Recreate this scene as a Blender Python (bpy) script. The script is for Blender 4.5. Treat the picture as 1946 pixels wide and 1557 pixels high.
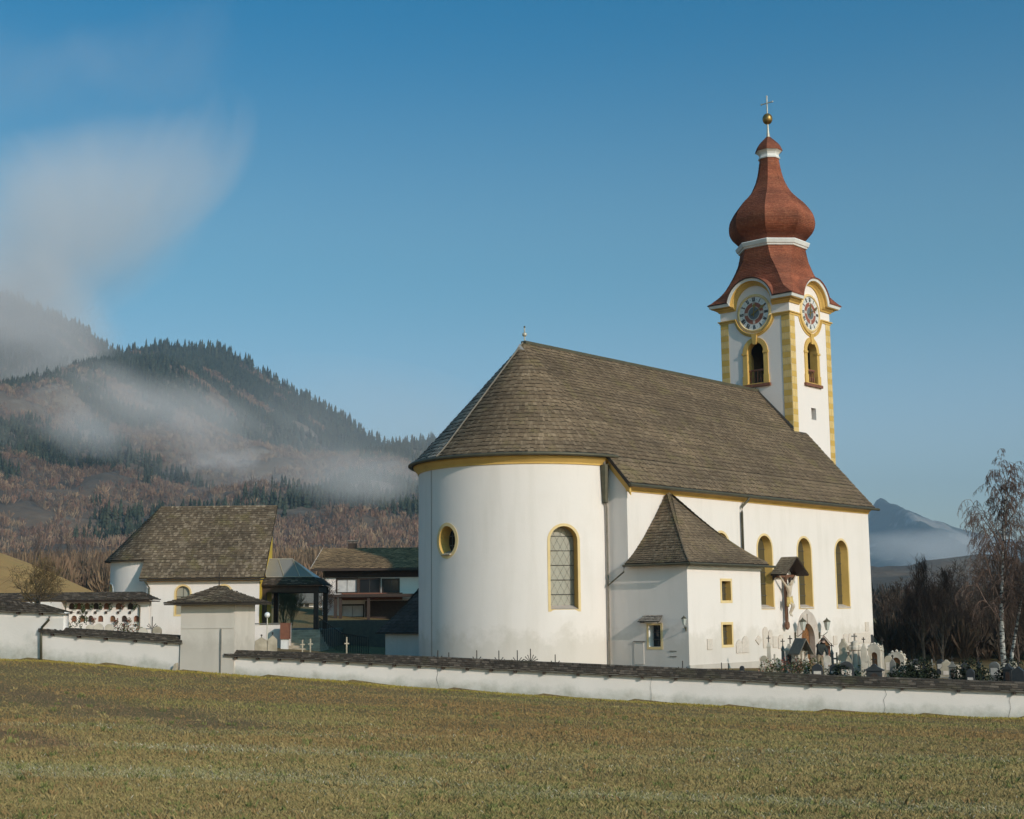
import bpy, bmesh, math, random
import numpy as np
from mathutils import Vector, Matrix, geometry
random.seed(7); RNG = np.random.default_rng(11)
PI = math.pi
for o in list(bpy.data.objects): bpy.data.objects.remove(o)
SC = bpy.context.scene
COL = SC.collection

# ------------------------------------------------------------------ camera
F_PX, PITCH, ROLL, CAM_Z = 2649.94, math.radians(8.249), math.radians(-0.577), 2.88
CAM = np.array([0.0, 0.0, CAM_Z])
_r0, _fw, _u0 = np.array([1., 0, 0]), np.array([0, math.cos(PITCH), math.sin(PITCH)]), np.array([0, -math.sin(PITCH), math.cos(PITCH)])
_R = math.cos(ROLL) * _r0 + math.sin(ROLL) * _u0
_U = math.cos(ROLL) * _u0 - math.sin(ROLL) * _r0
cd = bpy.data.cameras.new('camera'); cam = bpy.data.objects.new('camera', cd); COL.objects.link(cam)
cam.matrix_world = Matrix(((_R[0], _U[0], -_fw[0], 0), (_R[1], _U[1], -_fw[1], 0), (_R[2], _U[2], -_fw[2], CAM_Z), (0, 0, 0, 1)))
cd.sensor_width = 36.0; cd.lens = F_PX / 1946 * 36; cd.clip_start = 0.5; cd.clip_end = 30000
SC.camera = cam

# ------------------------------------------------------------------ sky, sun, exposure
PSI = math.radians(41.549)                     # heading of the church axis
Uv = np.array([math.sin(PSI), math.cos(PSI), 0]); Sv = np.array([math.cos(PSI), -math.sin(PSI), 0])
SUN_EL, SUN_E = math.radians(22.8), math.radians(10.0)    # elevation, turned from the south wall towards the east
_h = math.cos(SUN_E) * Sv - math.sin(SUN_E) * Uv
SUN = np.array([_h[0] * math.cos(SUN_EL), _h[1] * math.cos(SUN_EL), math.sin(SUN_EL)])
w = bpy.data.worlds.new('World'); SC.world = w; w.use_nodes = True
nt = w.node_tree; nt.nodes.clear()
sky = nt.nodes.new('ShaderNodeTexSky'); sky.sky_type = 'NISHITA'; sky.sun_disc = False
sky.sun_elevation = SUN_EL; sky.sun_rotation = math.atan2(SUN[0], SUN[1]); sky.altitude = 600
sky.air_density = 1.0; sky.dust_density = 2.0; sky.ozone_density = 1.5
tint = nt.nodes.new('ShaderNodeMix'); tint.data_type = 'RGBA'; tint.blend_type = 'MULTIPLY'
tint.inputs['Factor'].default_value = 1.0
# the air's own colour by height above the horizon, the same all round: pale low down, deep teal blue overhead
geo = nt.nodes.new('ShaderNodeNewGeometry'); sxyz = nt.nodes.new('ShaderNodeSeparateXYZ'); mul = nt.nodes.new('ShaderNodeMath'); mul.operation = 'MULTIPLY'; mul.inputs[1].default_value = -1.0
hue = nt.nodes.new('ShaderNodeValToRGB'); hue.color_ramp.interpolation = 'EASE'
for p_, c_ in ((0.0, (1.0, 1.0, 0.97)), (0.10, (0.85, 0.935, 0.96)), (0.25, (0.46, 0.81, 0.82)), (0.44, (0.03, 0.62, 0.82)), (1.0, (0.035, 0.58, 0.74))):
    e_ = hue.color_ramp.elements[0] if p_ == 0.0 else (hue.color_ramp.elements[-1] if p_ == 1.0 else hue.color_ramp.elements.new(p_)); e_.position = p_; e_.color = (*c_, 1)
nt.links.new(geo.outputs['Incoming'], sxyz.inputs[0]); nt.links.new(sxyz.outputs[2], mul.inputs[0]); nt.links.new(mul.outputs[0], hue.inputs[0]); nt.links.new(hue.outputs[0], tint.inputs['B'])
bg = nt.nodes.new('ShaderNodeBackground'); bg.inputs['Strength'].default_value = 0.14
out = nt.nodes.new('ShaderNodeOutputWorld')
nt.links.new(sky.outputs[0], tint.inputs['A']); nt.links.new(tint.outputs['Result'], bg.inputs[0]); nt.links.new(bg.outputs[0], out.inputs[0])
sd = bpy.data.lights.new('sun', 'SUN'); sd.energy = 2.8; sd.angle = math.radians(0.55); sd.color = (1.0, 0.89, 0.81)
so = bpy.data.objects.new('sun', sd); COL.objects.link(so)
so.rotation_euler = Vector(tuple(-SUN)).to_track_quat('-Z', 'Y').to_euler()
SC.view_settings.view_transform = 'Standard'; SC.view_settings.look = 'None'; SC.view_settings.exposure = 0.0; SC.view_settings.gamma = 1.0
SC.view_settings.use_curve_mapping = False
SC.render.engine = 'CYCLES'
cy = SC.cycles
cy.use_denoising = True; cy.max_bounces = 6; cy.diffuse_bounces = 3; cy.glossy_bounces = 2; cy.transmission_bounces = 4
cy.volume_bounces = 2; cy.transparent_max_bounces = 8; cy.volume_step_rate = 0.4; cy.volume_max_steps = 160
cy.use_adaptive_sampling = True; cy.adaptive_threshold = 0.015

# ------------------------------------------------------------------ pixel -> place helpers (1946 x 1557 photograph)
def ray(px, py):
    a, b = px - 973.0, py - 778.5
    return _fw + a / F_PX * _R - b / F_PX * _U
def on_plane(px, py, n, c):
    D = ray(px, py); return CAM + (c - n @ CAM) / (n @ D) * D
def on_y(px, py, y): return on_plane(px, py, np.array([0, 1., 0]), y)
def on_z(px, py, z): return on_plane(px, py, np.array([0, 0, 1.]), z)
CO = np.array([5.383, 65.802, 0.0])             # south-east corner of the nave
def to_church(P): q = np.asarray(P) - CO; return np.array([q @ Sv, q @ Uv, q[2]])
def on_s(px, py, s): return to_church(on_plane(px, py, Sv, Sv @ CO + s))   # -> (s, u, z)
def on_e(px, py, u): return to_church(on_plane(px, py, Uv, Uv @ CO + u))
def church_pt(s, u, z): return CO + s * Sv + u * Uv + np.array([0, 0, z])

# ------------------------------------------------------------------ objects
def tag(o, label=None, cat=None, group=None, kind=None):
    if label: o['label'] = label
    if cat: o['category'] = cat
    if group: o['group'] = group
    if kind: o['kind'] = kind
    return o
def link(name, me, parent=None, mats=()):
    for m in mats: me.materials.append(m)
    o = bpy.data.objects.new(name, me); COL.objects.link(o)
    if parent is not None: o.parent = parent
    return o
def empty(name, loc=(0, 0, 0), rz=0.0, label=None, cat=None, group=None):
    o = bpy.data.objects.new(name, None); COL.objects.link(o)
    o.location = tuple(float(c) for c in loc); o.rotation_euler = (0, 0, rz); o.empty_display_size = 0.2
    return tag(o, label, cat, group)
def copy_tree(o, parent=None):
    c = o.copy(); COL.objects.link(c); c.parent = parent
    for ch in [x for x in COL.objects if x.parent == o]: copy_tree(ch, c)
    return c
class MB:
    """collects faces; build() links them as one mesh object"""
    def __init__(s): s.v = []; s.f = []; s.m = []; s.cur = 0
    def add(s, vs, fs):
        b = len(s.v); s.v += [tuple(map(float, p)) for p in vs]
        for f in fs: s.f.append(tuple(b + i for i in f)); s.m.append(s.cur)
        return s
    def quad(s, a, b, c, d): return s.add([a, b, c, d], [(0, 1, 2, 3)])
    def box(s, x0, x1, y0, y1, z0, z1, M=None):
        vs = [(x, y, z) for z in (z0, z1) for y in (y0, y1) for x in (x0, x1)]
        if M is not None: vs = [tuple(M @ Vector(p)) for p in vs]
        return s.add(vs, [(0, 2, 3, 1), (4, 5, 7, 6), (0, 1, 5, 4), (1, 3, 7, 5), (3, 2, 6, 7), (2, 0, 4, 6)])
    def tube(s, pts, r, n=8, cap=True):
        pts = [np.array(p, float) for p in pts]; rs = r if isinstance(r, (list, tuple)) else [r] * len(pts)
        vs = []; k = len(pts)
        for i, p in enumerate(pts):
            t = pts[min(i + 1, k - 1)] - pts[max(i - 1, 0)]; t = t / (np.linalg.norm(t) + 1e-9)
            a = np.cross(t, (0, 0, 1.)) if abs(t[2]) < 0.95 else np.cross(t, (1., 0, 0)); a /= np.linalg.norm(a); b = np.cross(t, a)
            for j in range(n):
                q = 2 * PI * j / n; vs.append(p + rs[i] * (math.cos(q) * a + math.sin(q) * b))
        fs = [(i * n + j, i * n + (j + 1) % n, (i + 1) * n + (j + 1) % n, (i + 1) * n + j) for i in range(k - 1) for j in range(n)]
        if cap: fs += [tuple(range(n))[::-1], tuple((k - 1) * n + j for j in range(n))]
        return s.add(vs, fs)
    def lathe(s, prof, n=16, c=(0, 0), rot=0.0):
        vs = [(c[0] + r * math.cos(rot + 2 * PI * j / n), c[1] + r * math.sin(rot + 2 * PI * j / n), z) for z, r in prof for j in range(n)]
        k = len(prof)
        fs = [(i * n + j, i * n + (j + 1) % n, (i + 1) * n + (j + 1) % n, (i + 1) * n + j) for i in range(k - 1) for j in range(n)]
        fs += [tuple(range(n))[::-1], tuple((k - 1) * n + j for j in range(n))]
        return s.add(vs, fs)
    def prism(s, poly, f0, f1):
        """poly: 2D loop; f0/f1 map (a,b) to the two end faces"""
        n = len(poly)
        vs = [f0(*p) for p in poly] + [f1(*p) for p in poly]
        return s.add(vs, [tuple(range(n))[::-1], tuple(range(n, 2 * n))] + [(j, (j + 1) % n, n + (j + 1) % n, n + j) for j in range(n)])
    def build(s, name, mats, parent=None, smooth=False, fix=False, bevel=0):
        me = bpy.data.meshes.new(name); me.from_pydata(s.v, [], s.f)
        mats = mats if isinstance(mats, (list, tuple)) else [mats]
        o = link(name, me, parent, mats)
        if len(mats) > 1: me.polygons.foreach_set('material_index', s.m)
        if fix:
            bm = bmesh.new(); bm.from_mesh(me); bmesh.ops.remove_doubles(bm, verts=bm.verts, dist=1e-4); bmesh.ops.recalc_face_normals(bm, faces=bm.faces); bm.to_mesh(me); bm.free()
        if smooth: me.polygons.foreach_set('use_smooth', [True] * len(me.polygons))
        if bevel:
            m = o.modifiers.new('bevel', 'BEVEL'); m.width = bevel; m.segments = 2; m.limit_method = 'ANGLE'
        me.update(); return o
def np_mesh(name, V, Fidx, nper, mats, parent=None, cols=None, midx=None):
    """fast mesh from numpy arrays; all faces have nper corners"""
    V = np.asarray(V, np.float32).reshape(-1, 3); Fi = np.asarray(Fidx, np.int32).reshape(-1)
    nf = len(Fi) // nper
    me = bpy.data.meshes.new(name)
    me.vertices.add(len(V)); me.vertices.foreach_set('co', V.ravel())
    me.loops.add(len(Fi)); me.loops.foreach_set('vertex_index', Fi)
    me.polygons.add(nf); me.polygons.foreach_set('loop_start', np.arange(0, nf * nper, nper, dtype=np.int32))
    try: me.polygons.foreach_set('loop_total', np.full(nf, nper, np.int32))
    except Exception: pass
    if midx is not None: me.polygons.foreach_set('material_index', np.asarray(midx, np.int32))
    me.update(calc_edges=True); me.validate()
    if cols is not None:
        at = me.color_attributes.new('tint', 'FLOAT_COLOR', 'POINT')
        c4 = np.ones((len(V), 4), np.float32); c4[:, :3] = cols; at.data.foreach_set('color', c4.ravel())
    return link(name, me, parent, mats if isinstance(mats, (list, tuple)) else [mats])

# ------------------------------------------------------------------ materials
def new_mat(name):
    m = bpy.data.materials.new(name); m.use_nodes = True
    n = m.node_tree.nodes; b = n['Principled BSDF']; return m, m.node_tree, b
def nod(t, kind, **kw):
    x = t.nodes.new(kind)
    for k, v in kw.items():
        if k.startswith('in_'): x.inputs[k[3:].replace('_', ' ')].default_value = v
        else: setattr(x, k, v)
    return x
def noise(t, scale, detail=4, vec=None, rough=0.55):
    x = nod(t, 'ShaderNodeTexNoise', in_Scale=scale, in_Detail=detail, in_Roughness=rough)
    if vec is not None: t.links.new(vec, x.inputs['Vector'])
    return x.outputs['Fac']
def ramp(t, fac, stops):
    r = t.nodes.new('ShaderNodeValToRGB'); e = r.color_ramp.elements
    while len(e) < len(stops): e.new(0.5)
    for x, (p, c) in zip(e, stops): x.position = p; x.color = (*c, 1) if len(c) == 3 else c
    t.links.new(fac, r.inputs[0]); return r.outputs[0]
def mixc(t, fac, a, b, mode='MIX'):
    m = t.nodes.new('ShaderNodeMix'); m.data_type = 'RGBA'; m.blend_type = mode
    for k, v in (('Factor', fac), ('A', a), ('B', b)):
        i = m.inputs[k]
        if hasattr(v, 'links') or hasattr(v, 'is_linked'): t.links.new(v, i)
        else: i.default_value = v if k == 'Factor' else (*v, 1)
    return m.outputs['Result']
def pos(t, scale=(1, 1, 1)):
    g = t.nodes.new('ShaderNodeNewGeometry'); mp = t.nodes.new('ShaderNodeMapping'); mp.inputs['Scale'].default_value = scale
    t.links.new(g.outputs['Position'], mp.inputs[0]); return mp.outputs[0]
def bump(t, b, h, strength=0.3, dist=0.02):
    x = nod(t, 'ShaderNodeBump', in_Strength=strength, in_Distance=dist); t.links.new(h, x.inputs['Height']); t.links.new(x.outputs[0], b.inputs['Normal'])
def simple(name, c, rough=0.7, c2=None, sc=4.0, bmp=0.25, bsc=30.0, metal=0.0, bd=0.01):
    m, t, b = new_mat(name); p = pos(t)
    c2 = c2 or tuple(x * 0.75 for x in c)
    f = noise(t, sc, 6, p); t.links.new(ramp(t, f, [(0.3, c2), (0.68, c)]), b.inputs['Base Color'])
    b.inputs['Roughness'].default_value = rough; b.inputs['Metallic'].default_value = metal
    if bmp: bump(t, b, noise(t, bsc, 5, p), bmp, bd)
    return m
def shingle_mat(name, cols, moss=None, sc=0.35, rough=0.85, patch=0.35):
    m, t, b = new_mat(name); g = t.nodes.new('ShaderNodeNewGeometry')
    base = ramp(t, g.outputs['Random Per Island'], [(i / (len(cols) - 1), c) for i, c in enumerate(cols)])
    p = pos(t)
    base = mixc(t, 1.0, base, ramp(t, noise(t, sc, 5, p), [(0.3, (1 - patch,) * 3), (0.7, (1 + patch * .6,) * 3)]), 'MULTIPLY')
    fine = ramp(t, noise(t, 1.0, 3, pos(t, (24, 24, 3))), [(0.3, (0.74,) * 3), (0.7, (1.2,) * 3)])
    base = mixc(t, 1.0, base, ramp(t, noise(t, 1.0, 4, pos(t, (.12, .12, 2.4))), [(0.35, (0.80,) * 3), (0.65, (1.16,) * 3)]), 'MULTIPLY')
    base = mixc(t, 1.0, base, fine, 'MULTIPLY')
    if moss: base = mixc(t, ramp(t, noise(t, 0.9, 6, p), [(0.55, (0, 0, 0)), (0.7, (.7, .7, .7))]), base, moss)
    t.links.new(base, b.inputs['Base Color']); b.inputs['Roughness'].default_value = rough
    bump(t, b, noise(t, 1.0, 3, pos(t, (40, 40, 5))), 0.35, 0.01)
    return m
def plaster(name, c=(0.80, 0.72, 0.655), stain=(0.60, 0.53, 0.45), amt=0.5, sc=0.5, bmp=0.35):
    m, t, b = new_mat(name); p = pos(t)
    f = noise(t, sc, 8, p, 0.62); f2 = noise(t, 1.0, 5, pos(t, (1.6, 1.6, 0.22)))
    k = mixc(t, 0.5, ramp(t, f, [(0.50, (0, 0, 0)), (0.85, (amt,) * 3)]), ramp(t, f2, [(0.50, (0, 0, 0)), (0.8, (amt * 1.3,) * 3)]))
    gz = t.nodes.new('ShaderNodeNewGeometry'); sz = t.nodes.new('ShaderNodeSeparateXYZ'); t.links.new(gz.outputs['Position'], sz.inputs[0])
    mz = nod(t, 'ShaderNodeMath', operation='MULTIPLY_ADD'); t.links.new(noise(t, 1.1, 6, p, .65), mz.inputs[0]); mz.inputs[1].default_value = -3.0; t.links.new(sz.outputs[2], mz.inputs[2])
    damp = ramp(t, mz.outputs[0], [(0.0, (.55, .55, .55)), (0.6, (0, 0, 0))]); k = mixc(t, 1.0, k, damp, 'ADD')      # rising damp at the foot of the walls
    t.links.new(mixc(t, k, c, stain), b.inputs['Base Color']); b.inputs['Roughness'].default_value = 0.92
    h = mixc(t, 0.4, noise(t, 2.2, 6, p), noise(t, 26, 4, p)); bump(t, b, h, bmp, 0.03)
    return m
MAT = {}
ORD = ['first', 'second', 'third', 'fourth', 'fifth', 'sixth', 'seventh', 'eighth', 'ninth', 'tenth', 'eleventh', 'twelfth', 'thirteenth', 'fourteenth', 'fifteenth', 'sixteenth', 'seventeenth', 'eighteenth', 'nineteenth', 'twentieth']
MAT['white'] = plaster('white_plaster')
MAT['white_clean'] = plaster('tower_plaster', (0.81, 0.73, 0.675), (0.66, 0.59, 0.52), 0.25)
MAT['grey_plaster'] = plaster('grey_plaster', (0.64, 0.57, 0.49), (0.48, 0.42, 0.35), 0.8, 0.8)
MAT['yellow'] = simple('ochre_paint', (0.68, 0.43, 0.12), 0.8, (0.57, 0.35, 0.09), 1.2, 0.2)
MAT['quoin'] = simple('quoin_paint', (0.62, 0.40, 0.10), 0.85, (0.50, 0.31, 0.07), 1.1, 0.2)
MAT['quoin2'] = simple('quoin_paint_pale', (0.72, 0.51, 0.21), 0.85, (0.62, 0.43, 0.16), 1.1, 0.2)
MAT['pale_yellow'] = simple('pale_ochre_paint', (0.78, 0.58, 0.29), 0.8, (0.72, 0.52, 0.24), 1.2, 0.2)
MAT['white_trim'] = simple('white_trim', (0.78, 0.76, 0.72), 0.7, (0.66, 0.64, 0.60), 2.0, 0.1)
MAT['shingle'] = shingle_mat('weathered_shingle', [(0.135, 0.092, 0.053), (0.185, 0.130, 0.078), (0.165, 0.114, 0.067), (0.25, 0.182, 0.115), (0.15, 0.103, 0.06)], (0.18, 0.14, 0.06), 0.35, 0.85, 0.25)
MAT['shingle_grey'] = shingle_mat('silvered_shingle', [(0.34, 0.27, 0.21), (0.50, 0.41, 0.33), (0.42, 0.34, 0.27)])
MAT['shingle_moss'] = shingle_mat('mossy_shingle', [(0.095, 0.066, 0.04), (0.17, 0.122, 0.074), (0.12, 0.086, 0.054), (0.30, 0.23, 0.155), (0.135, 0.095, 0.058)], (0.17, 0.135, 0.05), 0.5)
MAT['shingle_cap'] = shingle_mat('coping_shingle', [(0.030, 0.022, 0.014), (0.065, 0.047, 0.032), (0.045, 0.033, 0.022), (0.15, 0.115, 0.085), (0.05, 0.037, 0.026)], (0.06, 0.055, 0.022), 0.8)
MAT['shingle_cap2'] = shingle_mat('pale_brown_shingle', [(0.20, 0.15, 0.10), (0.30, 0.24, 0.165), (0.24, 0.185, 0.125)])
MAT['shingle_red'] = shingle_mat('red_shingle', [(0.30, 0.085, 0.042), (0.37, 0.115, 0.055), (0.34, 0.10, 0.05), (0.40, 0.14, 0.07)], None, 0.6, 0.8, 0.38)
MAT['shingle_dark'] = shingle_mat('dark_slate_shingle', [(0.05, 0.048, 0.046), (0.09, 0.085, 0.08), (0.07, 0.066, 0.062)])
MAT['tile_brown'] = shingle_mat('brown_tile', [(0.25, 0.155, 0.075), (0.31, 0.20, 0.10), (0.21, 0.13, 0.062)], None, 0.4)
MAT['butt'] = simple('shingle_butt_dirt', (0.035, 0.025, 0.016), 0.95)
MAT['butt_red'] = simple('red_shingle_butt', (0.13, 0.035, 0.018), 0.95)
MAT['underlay'] = simple('roof_underlay', (0.06, 0.045, 0.03), 0.9)
MAT['red_base'] = simple('red_roof_base', (0.28, 0.08, 0.045), 0.9)
MAT['gutter'] = simple('patinated_copper', (0.115, 0.10, 0.06), 0.55, (0.075, 0.07, 0.045), 3, 0.1, metal=0.3)
MAT['dark_metal'] = simple('dark_iron', (0.03, 0.028, 0.025), 0.6, (0.05, 0.035, 0.025), 6, 0.15, metal=0.4)
MAT['gold'] = simple('gilded_copper', (0.40, 0.255, 0.085), 0.45, (0.25, 0.155, 0.05), 4, 0.1, metal=0.85)
MAT['pale_metal'] = simple('pale_painted_metal', (0.62, 0.57, 0.46), 0.45, (0.5, 0.45, 0.36), 5, 0.05, metal=0.3)
MAT['wood_dark'] = simple('dark_brown_timber', (0.055, 0.032, 0.02), 0.75, (0.035, 0.02, 0.013), 5, 0.3)
MAT['wood_red'] = simple('red_brown_timber', (0.23, 0.085, 0.045), 0.7, (0.16, 0.06, 0.03), 4, 0.3)
MAT['wood_cross'] = simple('brown_carved_wood', (0.19, 0.085, 0.045), 0.7, (0.13, 0.058, 0.03), 4, 0.3)
MAT['wood_grey'] = simple('grey_timber', (0.22, 0.19, 0.15), 0.85, (0.15, 0.13, 0.10), 5, 0.3)
MAT['wood_door'] = simple('oiled_oak', (0.28, 0.125, 0.042), 0.55, (0.17, 0.07, 0.024), 5, 0.4)
MAT['stone_pink'] = simple('pinkish_limestone', (0.58, 0.50, 0.43), 0.8, (0.48, 0.40, 0.34), 2.5, 0.3)
MAT['stone_pale'] = simple('pale_gravestone', (0.50, 0.42, 0.31), 0.85, (0.29, 0.24, 0.17), 2.2, 0.5)
MAT['stone_white'] = simple('white_marble', (0.66, 0.57, 0.46), 0.7, (0.44, 0.37, 0.28), 2.0, 0.3)
MAT['stone_grey'] = simple('grey_granite', (0.22, 0.205, 0.18), 0.75, (0.13, 0.12, 0.10), 3, 0.4)
MAT['stone_dark'] = simple('dark_granite', (0.045, 0.045, 0.045), 0.45, (0.025, 0.025, 0.026), 5, 0.1)
MAT['tablet'] = simple('carved_tablet', (0.70, 0.60, 0.51), 0.85, (0.56, 0.48, 0.40), 14, 0.5, 60)
MAT['mortar'] = simple('lime_joint', (0.72, 0.62, 0.38), 0.9)
MAT['hedge'] = simple('dark_evergreen', (0.022, 0.032, 0.016), 0.8, (0.012, 0.016, 0.009), 8, 0.3)
MAT['bark'] = simple('grey_brown_bark', (0.15, 0.115, 0.085), 0.9, (0.075, 0.055, 0.04), 5, 0.6, 20)
MAT['twig'] = simple('brown_twig', (0.10, 0.062, 0.045), 0.9, (0.06, 0.038, 0.03), 3, 0)
MAT['twig_red'] = simple('russet_twig', (0.18, 0.115, 0.085), 0.9, (0.12, 0.075, 0.055), 3, 0)
MAT['twig_dark'] = simple('dark_twig', (0.105, 0.07, 0.05), 0.9, (0.065, 0.045, 0.033), 3, 0)
MAT['twig_gold'] = simple('ochre_twig', (0.21, 0.145, 0.06), 0.9, (0.14, 0.09, 0.04), 3, 0)
def birch_mat():
    m, t, b = new_mat('birch_bark'); f = noise(t, 1.0, 5, pos(t, (3, 3, 9)))
    t.links.new(ramp(t, f, [(0.42, (0.05, 0.04, 0.035)), (0.52, (0.50, 0.47, 0.42)), (0.8, (0.60, 0.56, 0.50))]), b.inputs['Base Color']); b.inputs['Roughness'].default_value = 0.85
    return m
MAT['birch'] = birch_mat()
def glass_mat(name, c, rough=0.12, spec=0.5):
    m, t, b = new_mat(name); b.inputs['Base Color'].default_value = (*c, 1); b.inputs['Roughness'].default_value = rough
    b.inputs['Specular IOR Level'].default_value = spec; bump(t, b, noise(t, 7, 3, pos(t)), 0.08, 0.01); return m
MAT['glass'] = glass_mat('dark_window_glass', (0.02, 0.021, 0.022))
MAT['leaded'] = glass_mat('pale_leaded_glass', (0.33, 0.31, 0.245), 0.4)
MAT['leaded_dark'] = glass_mat('olive_leaded_glass', (0.075, 0.06, 0.03), 0.35)
MAT['glass_roof'] = glass_mat('frosted_roof_glass', (0.27, 0.25, 0.215), 0.3)
MAT['globe'] = simple('opal_glass', (0.82, 0.80, 0.76), 0.2, (0.8, 0.78, 0.74), 1, 0)
MAT['lead'] = simple('window_lead', (0.11, 0.105, 0.09), 0.7)
MAT['curtain'] = simple('pale_curtain', (0.62, 0.60, 0.56), 0.8, (0.5, 0.48, 0.45), 3, 0.1)
def attr_mat(name, rough=0.85, trans=0.0):
    m, t, b = new_mat(name); a = nod(t, 'ShaderNodeAttribute', attribute_name='tint')
    t.links.new(a.outputs['Color'], b.inputs['Base Color']); b.inputs['Roughness'].default_value = rough
    b.inputs['Specular IOR Level'].default_value = 0.2
    return m
MAT['tint'] = attr_mat('plant_tint')
# ------------------------------------------------------------------ surface builders
def in_poly(x, y, poly):
    c = False; n = len(poly); j = n - 1
    for i in range(n):
        xi, yi = poly[i]; xj, yj = poly[j]
        if (yi > y) != (yj > y) and x < (xj - xi) * (y - yi) / (yj - yi) + xi: c = not c
        j = i
    return c
def resample(poly, step):
    r = []
    for i, a in enumerate(poly):
        b = poly[(i + 1) % len(poly)]; L = math.dist(a, b); k = max(1, int(math.ceil(L / step)))
        r += [(a[0] + (b[0] - a[0]) * j / k, a[1] + (b[1] - a[1]) * j / k) for j in range(k)]
    return r
def wall2d(mb, outer, holes, mapf, step=3.0):
    """flat or curved wall sheet with real openings"""
    O = resample(outer, step); pts = []; edges = []
    for loop in [O] + holes:
        b = len(pts); pts += loop; edges += [(b + i, b + (i + 1) % len(loop)) for i in range(len(loop))]
    xs = [p[0] for p in O]; ys = [p[1] for p in O]
    gx = min(xs) + step * 0.5
    while gx < max(xs):
        gy = min(ys) + step * 0.5
        while gy < max(ys):
            if in_poly(gx, gy, O) and not any(in_poly(gx, gy, h) for h in holes): pts.append((gx, gy))
            gy += step
        gx += step
    vo, _, fo, *_r = geometry.delaunay_2d_cdt([Vector(p) for p in pts], edges, [], 0, 1e-5)
    fs = []
    for f in fo:
        cx_ = sum(vo[i].x for i in f) / len(f); cy_ = sum(vo[i].y for i in f) / len(f)
        if in_poly(cx_, cy_, O) and not any(in_poly(cx_, cy_, h) for h in holes): fs.append(tuple(f))
    mb.add([mapf(v.x, v.y) for v in vo], fs)
def arch(cx_, hw, z0, zt, n=14, rise=None):
    rise = rise or hw; zc = zt - rise
    return [(cx_ - hw, z0), (cx_ + hw, z0)] + [(cx_ + hw * math.cos(PI * k / n), zc + rise * math.sin(PI * k / n)) for k in range(n + 1)]
def oval(cx_, cz, a, b, n=28): return [(cx_ + a * math.cos(2 * PI * k / n), cz + b * math.sin(2 * PI * k / n)) for k in range(n)]
def rect(x0, x1, z0, z1): return [(x0, z0), (x1, z0), (x1, z1), (x0, z1)]
def window(parent, name, mapf, inward, inner, outer, depth, glass, frame_mats, bars=None, proud=0.018, shrink=0.0, sill=True):
    """opening = painted band on the wall + lined reveal + glass (+ lead bars, sill); mapf(x,z,offset outwards)"""
    n = len(inner); inw = np.array(inward)
    mb = MB(); A = [np.array(mapf(x, z, proud)) for x, z in outer]; B = [np.array(mapf(x, z, proud)) for x, z in inner]
    A0 = [np.array(mapf(x, z, -0.03)) for x, z in outer]
    cxm = sum(p[0] for p in inner) / n; czm = sum(p[1] for p in inner) / n
    D = []
    for (x, z), b in zip(inner, B):
        sx_, sz_ = shrink if isinstance(shrink, tuple) else (shrink, shrink); q = np.array(mapf(cxm + (x - cxm) * (1 - sx_), czm + (z - czm) * (1 - sz_), 0)); D.append(q + inw * depth)
    for i in range(n):
        j = (i + 1) % n
        mb.cur = 0; mb.quad(A[i], A[j], B[j], B[i]); mb.quad(A0[i], A0[j], A[j], A[i])
        mb.cur = 1; mb.quad(B[i], B[j], D[j], D[i])
    o = mb.build(name, frame_mats, parent)
    g = MB(); e = inw * (-0.02); g.add([d + e for d in D], [tuple(range(n))])
    go = g.build('glass', glass, o)
    lead = MB()
    for kind, v in (bars or ()):
        zs = [p[1] for p in inner]
        if kind == 'h': seg = sorted(row_hits(inner, v)); p0, p1, r = (seg[0], v), (seg[-1], v), 0.018
        elif kind == 'v': p0, p1, r = (v, min(zs)), (v, max(zs) - 0.05), 0.016
        else: p0, p1, r = v[0], v[1], 0.0035
        l = lead if kind == 'd' else MB()
        l.tube([np.array(mapf(*p0, 0)) + inw * (depth - 0.05), np.array(mapf(*p1, 0)) + inw * (depth - 0.05)], r, 4)
        if kind != 'd': l.build('glazing_bar', MAT['lead'], o)
    if lead.v: lead.build('diamond_leading', MAT['lead'], o)['kind'] = 'stuff'
    return o
def row_hits(poly, z):
    r = []
    for i, a in enumerate(poly):
        b = poly[(i + 1) % len(poly)]
        if (a[1] > z) != (b[1] > z): r.append(a[0] + (b[0] - a[0]) * (z - a[1]) / (b[1] - a[1]))
    return r or [poly[0][0], poly[1][0]]
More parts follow.
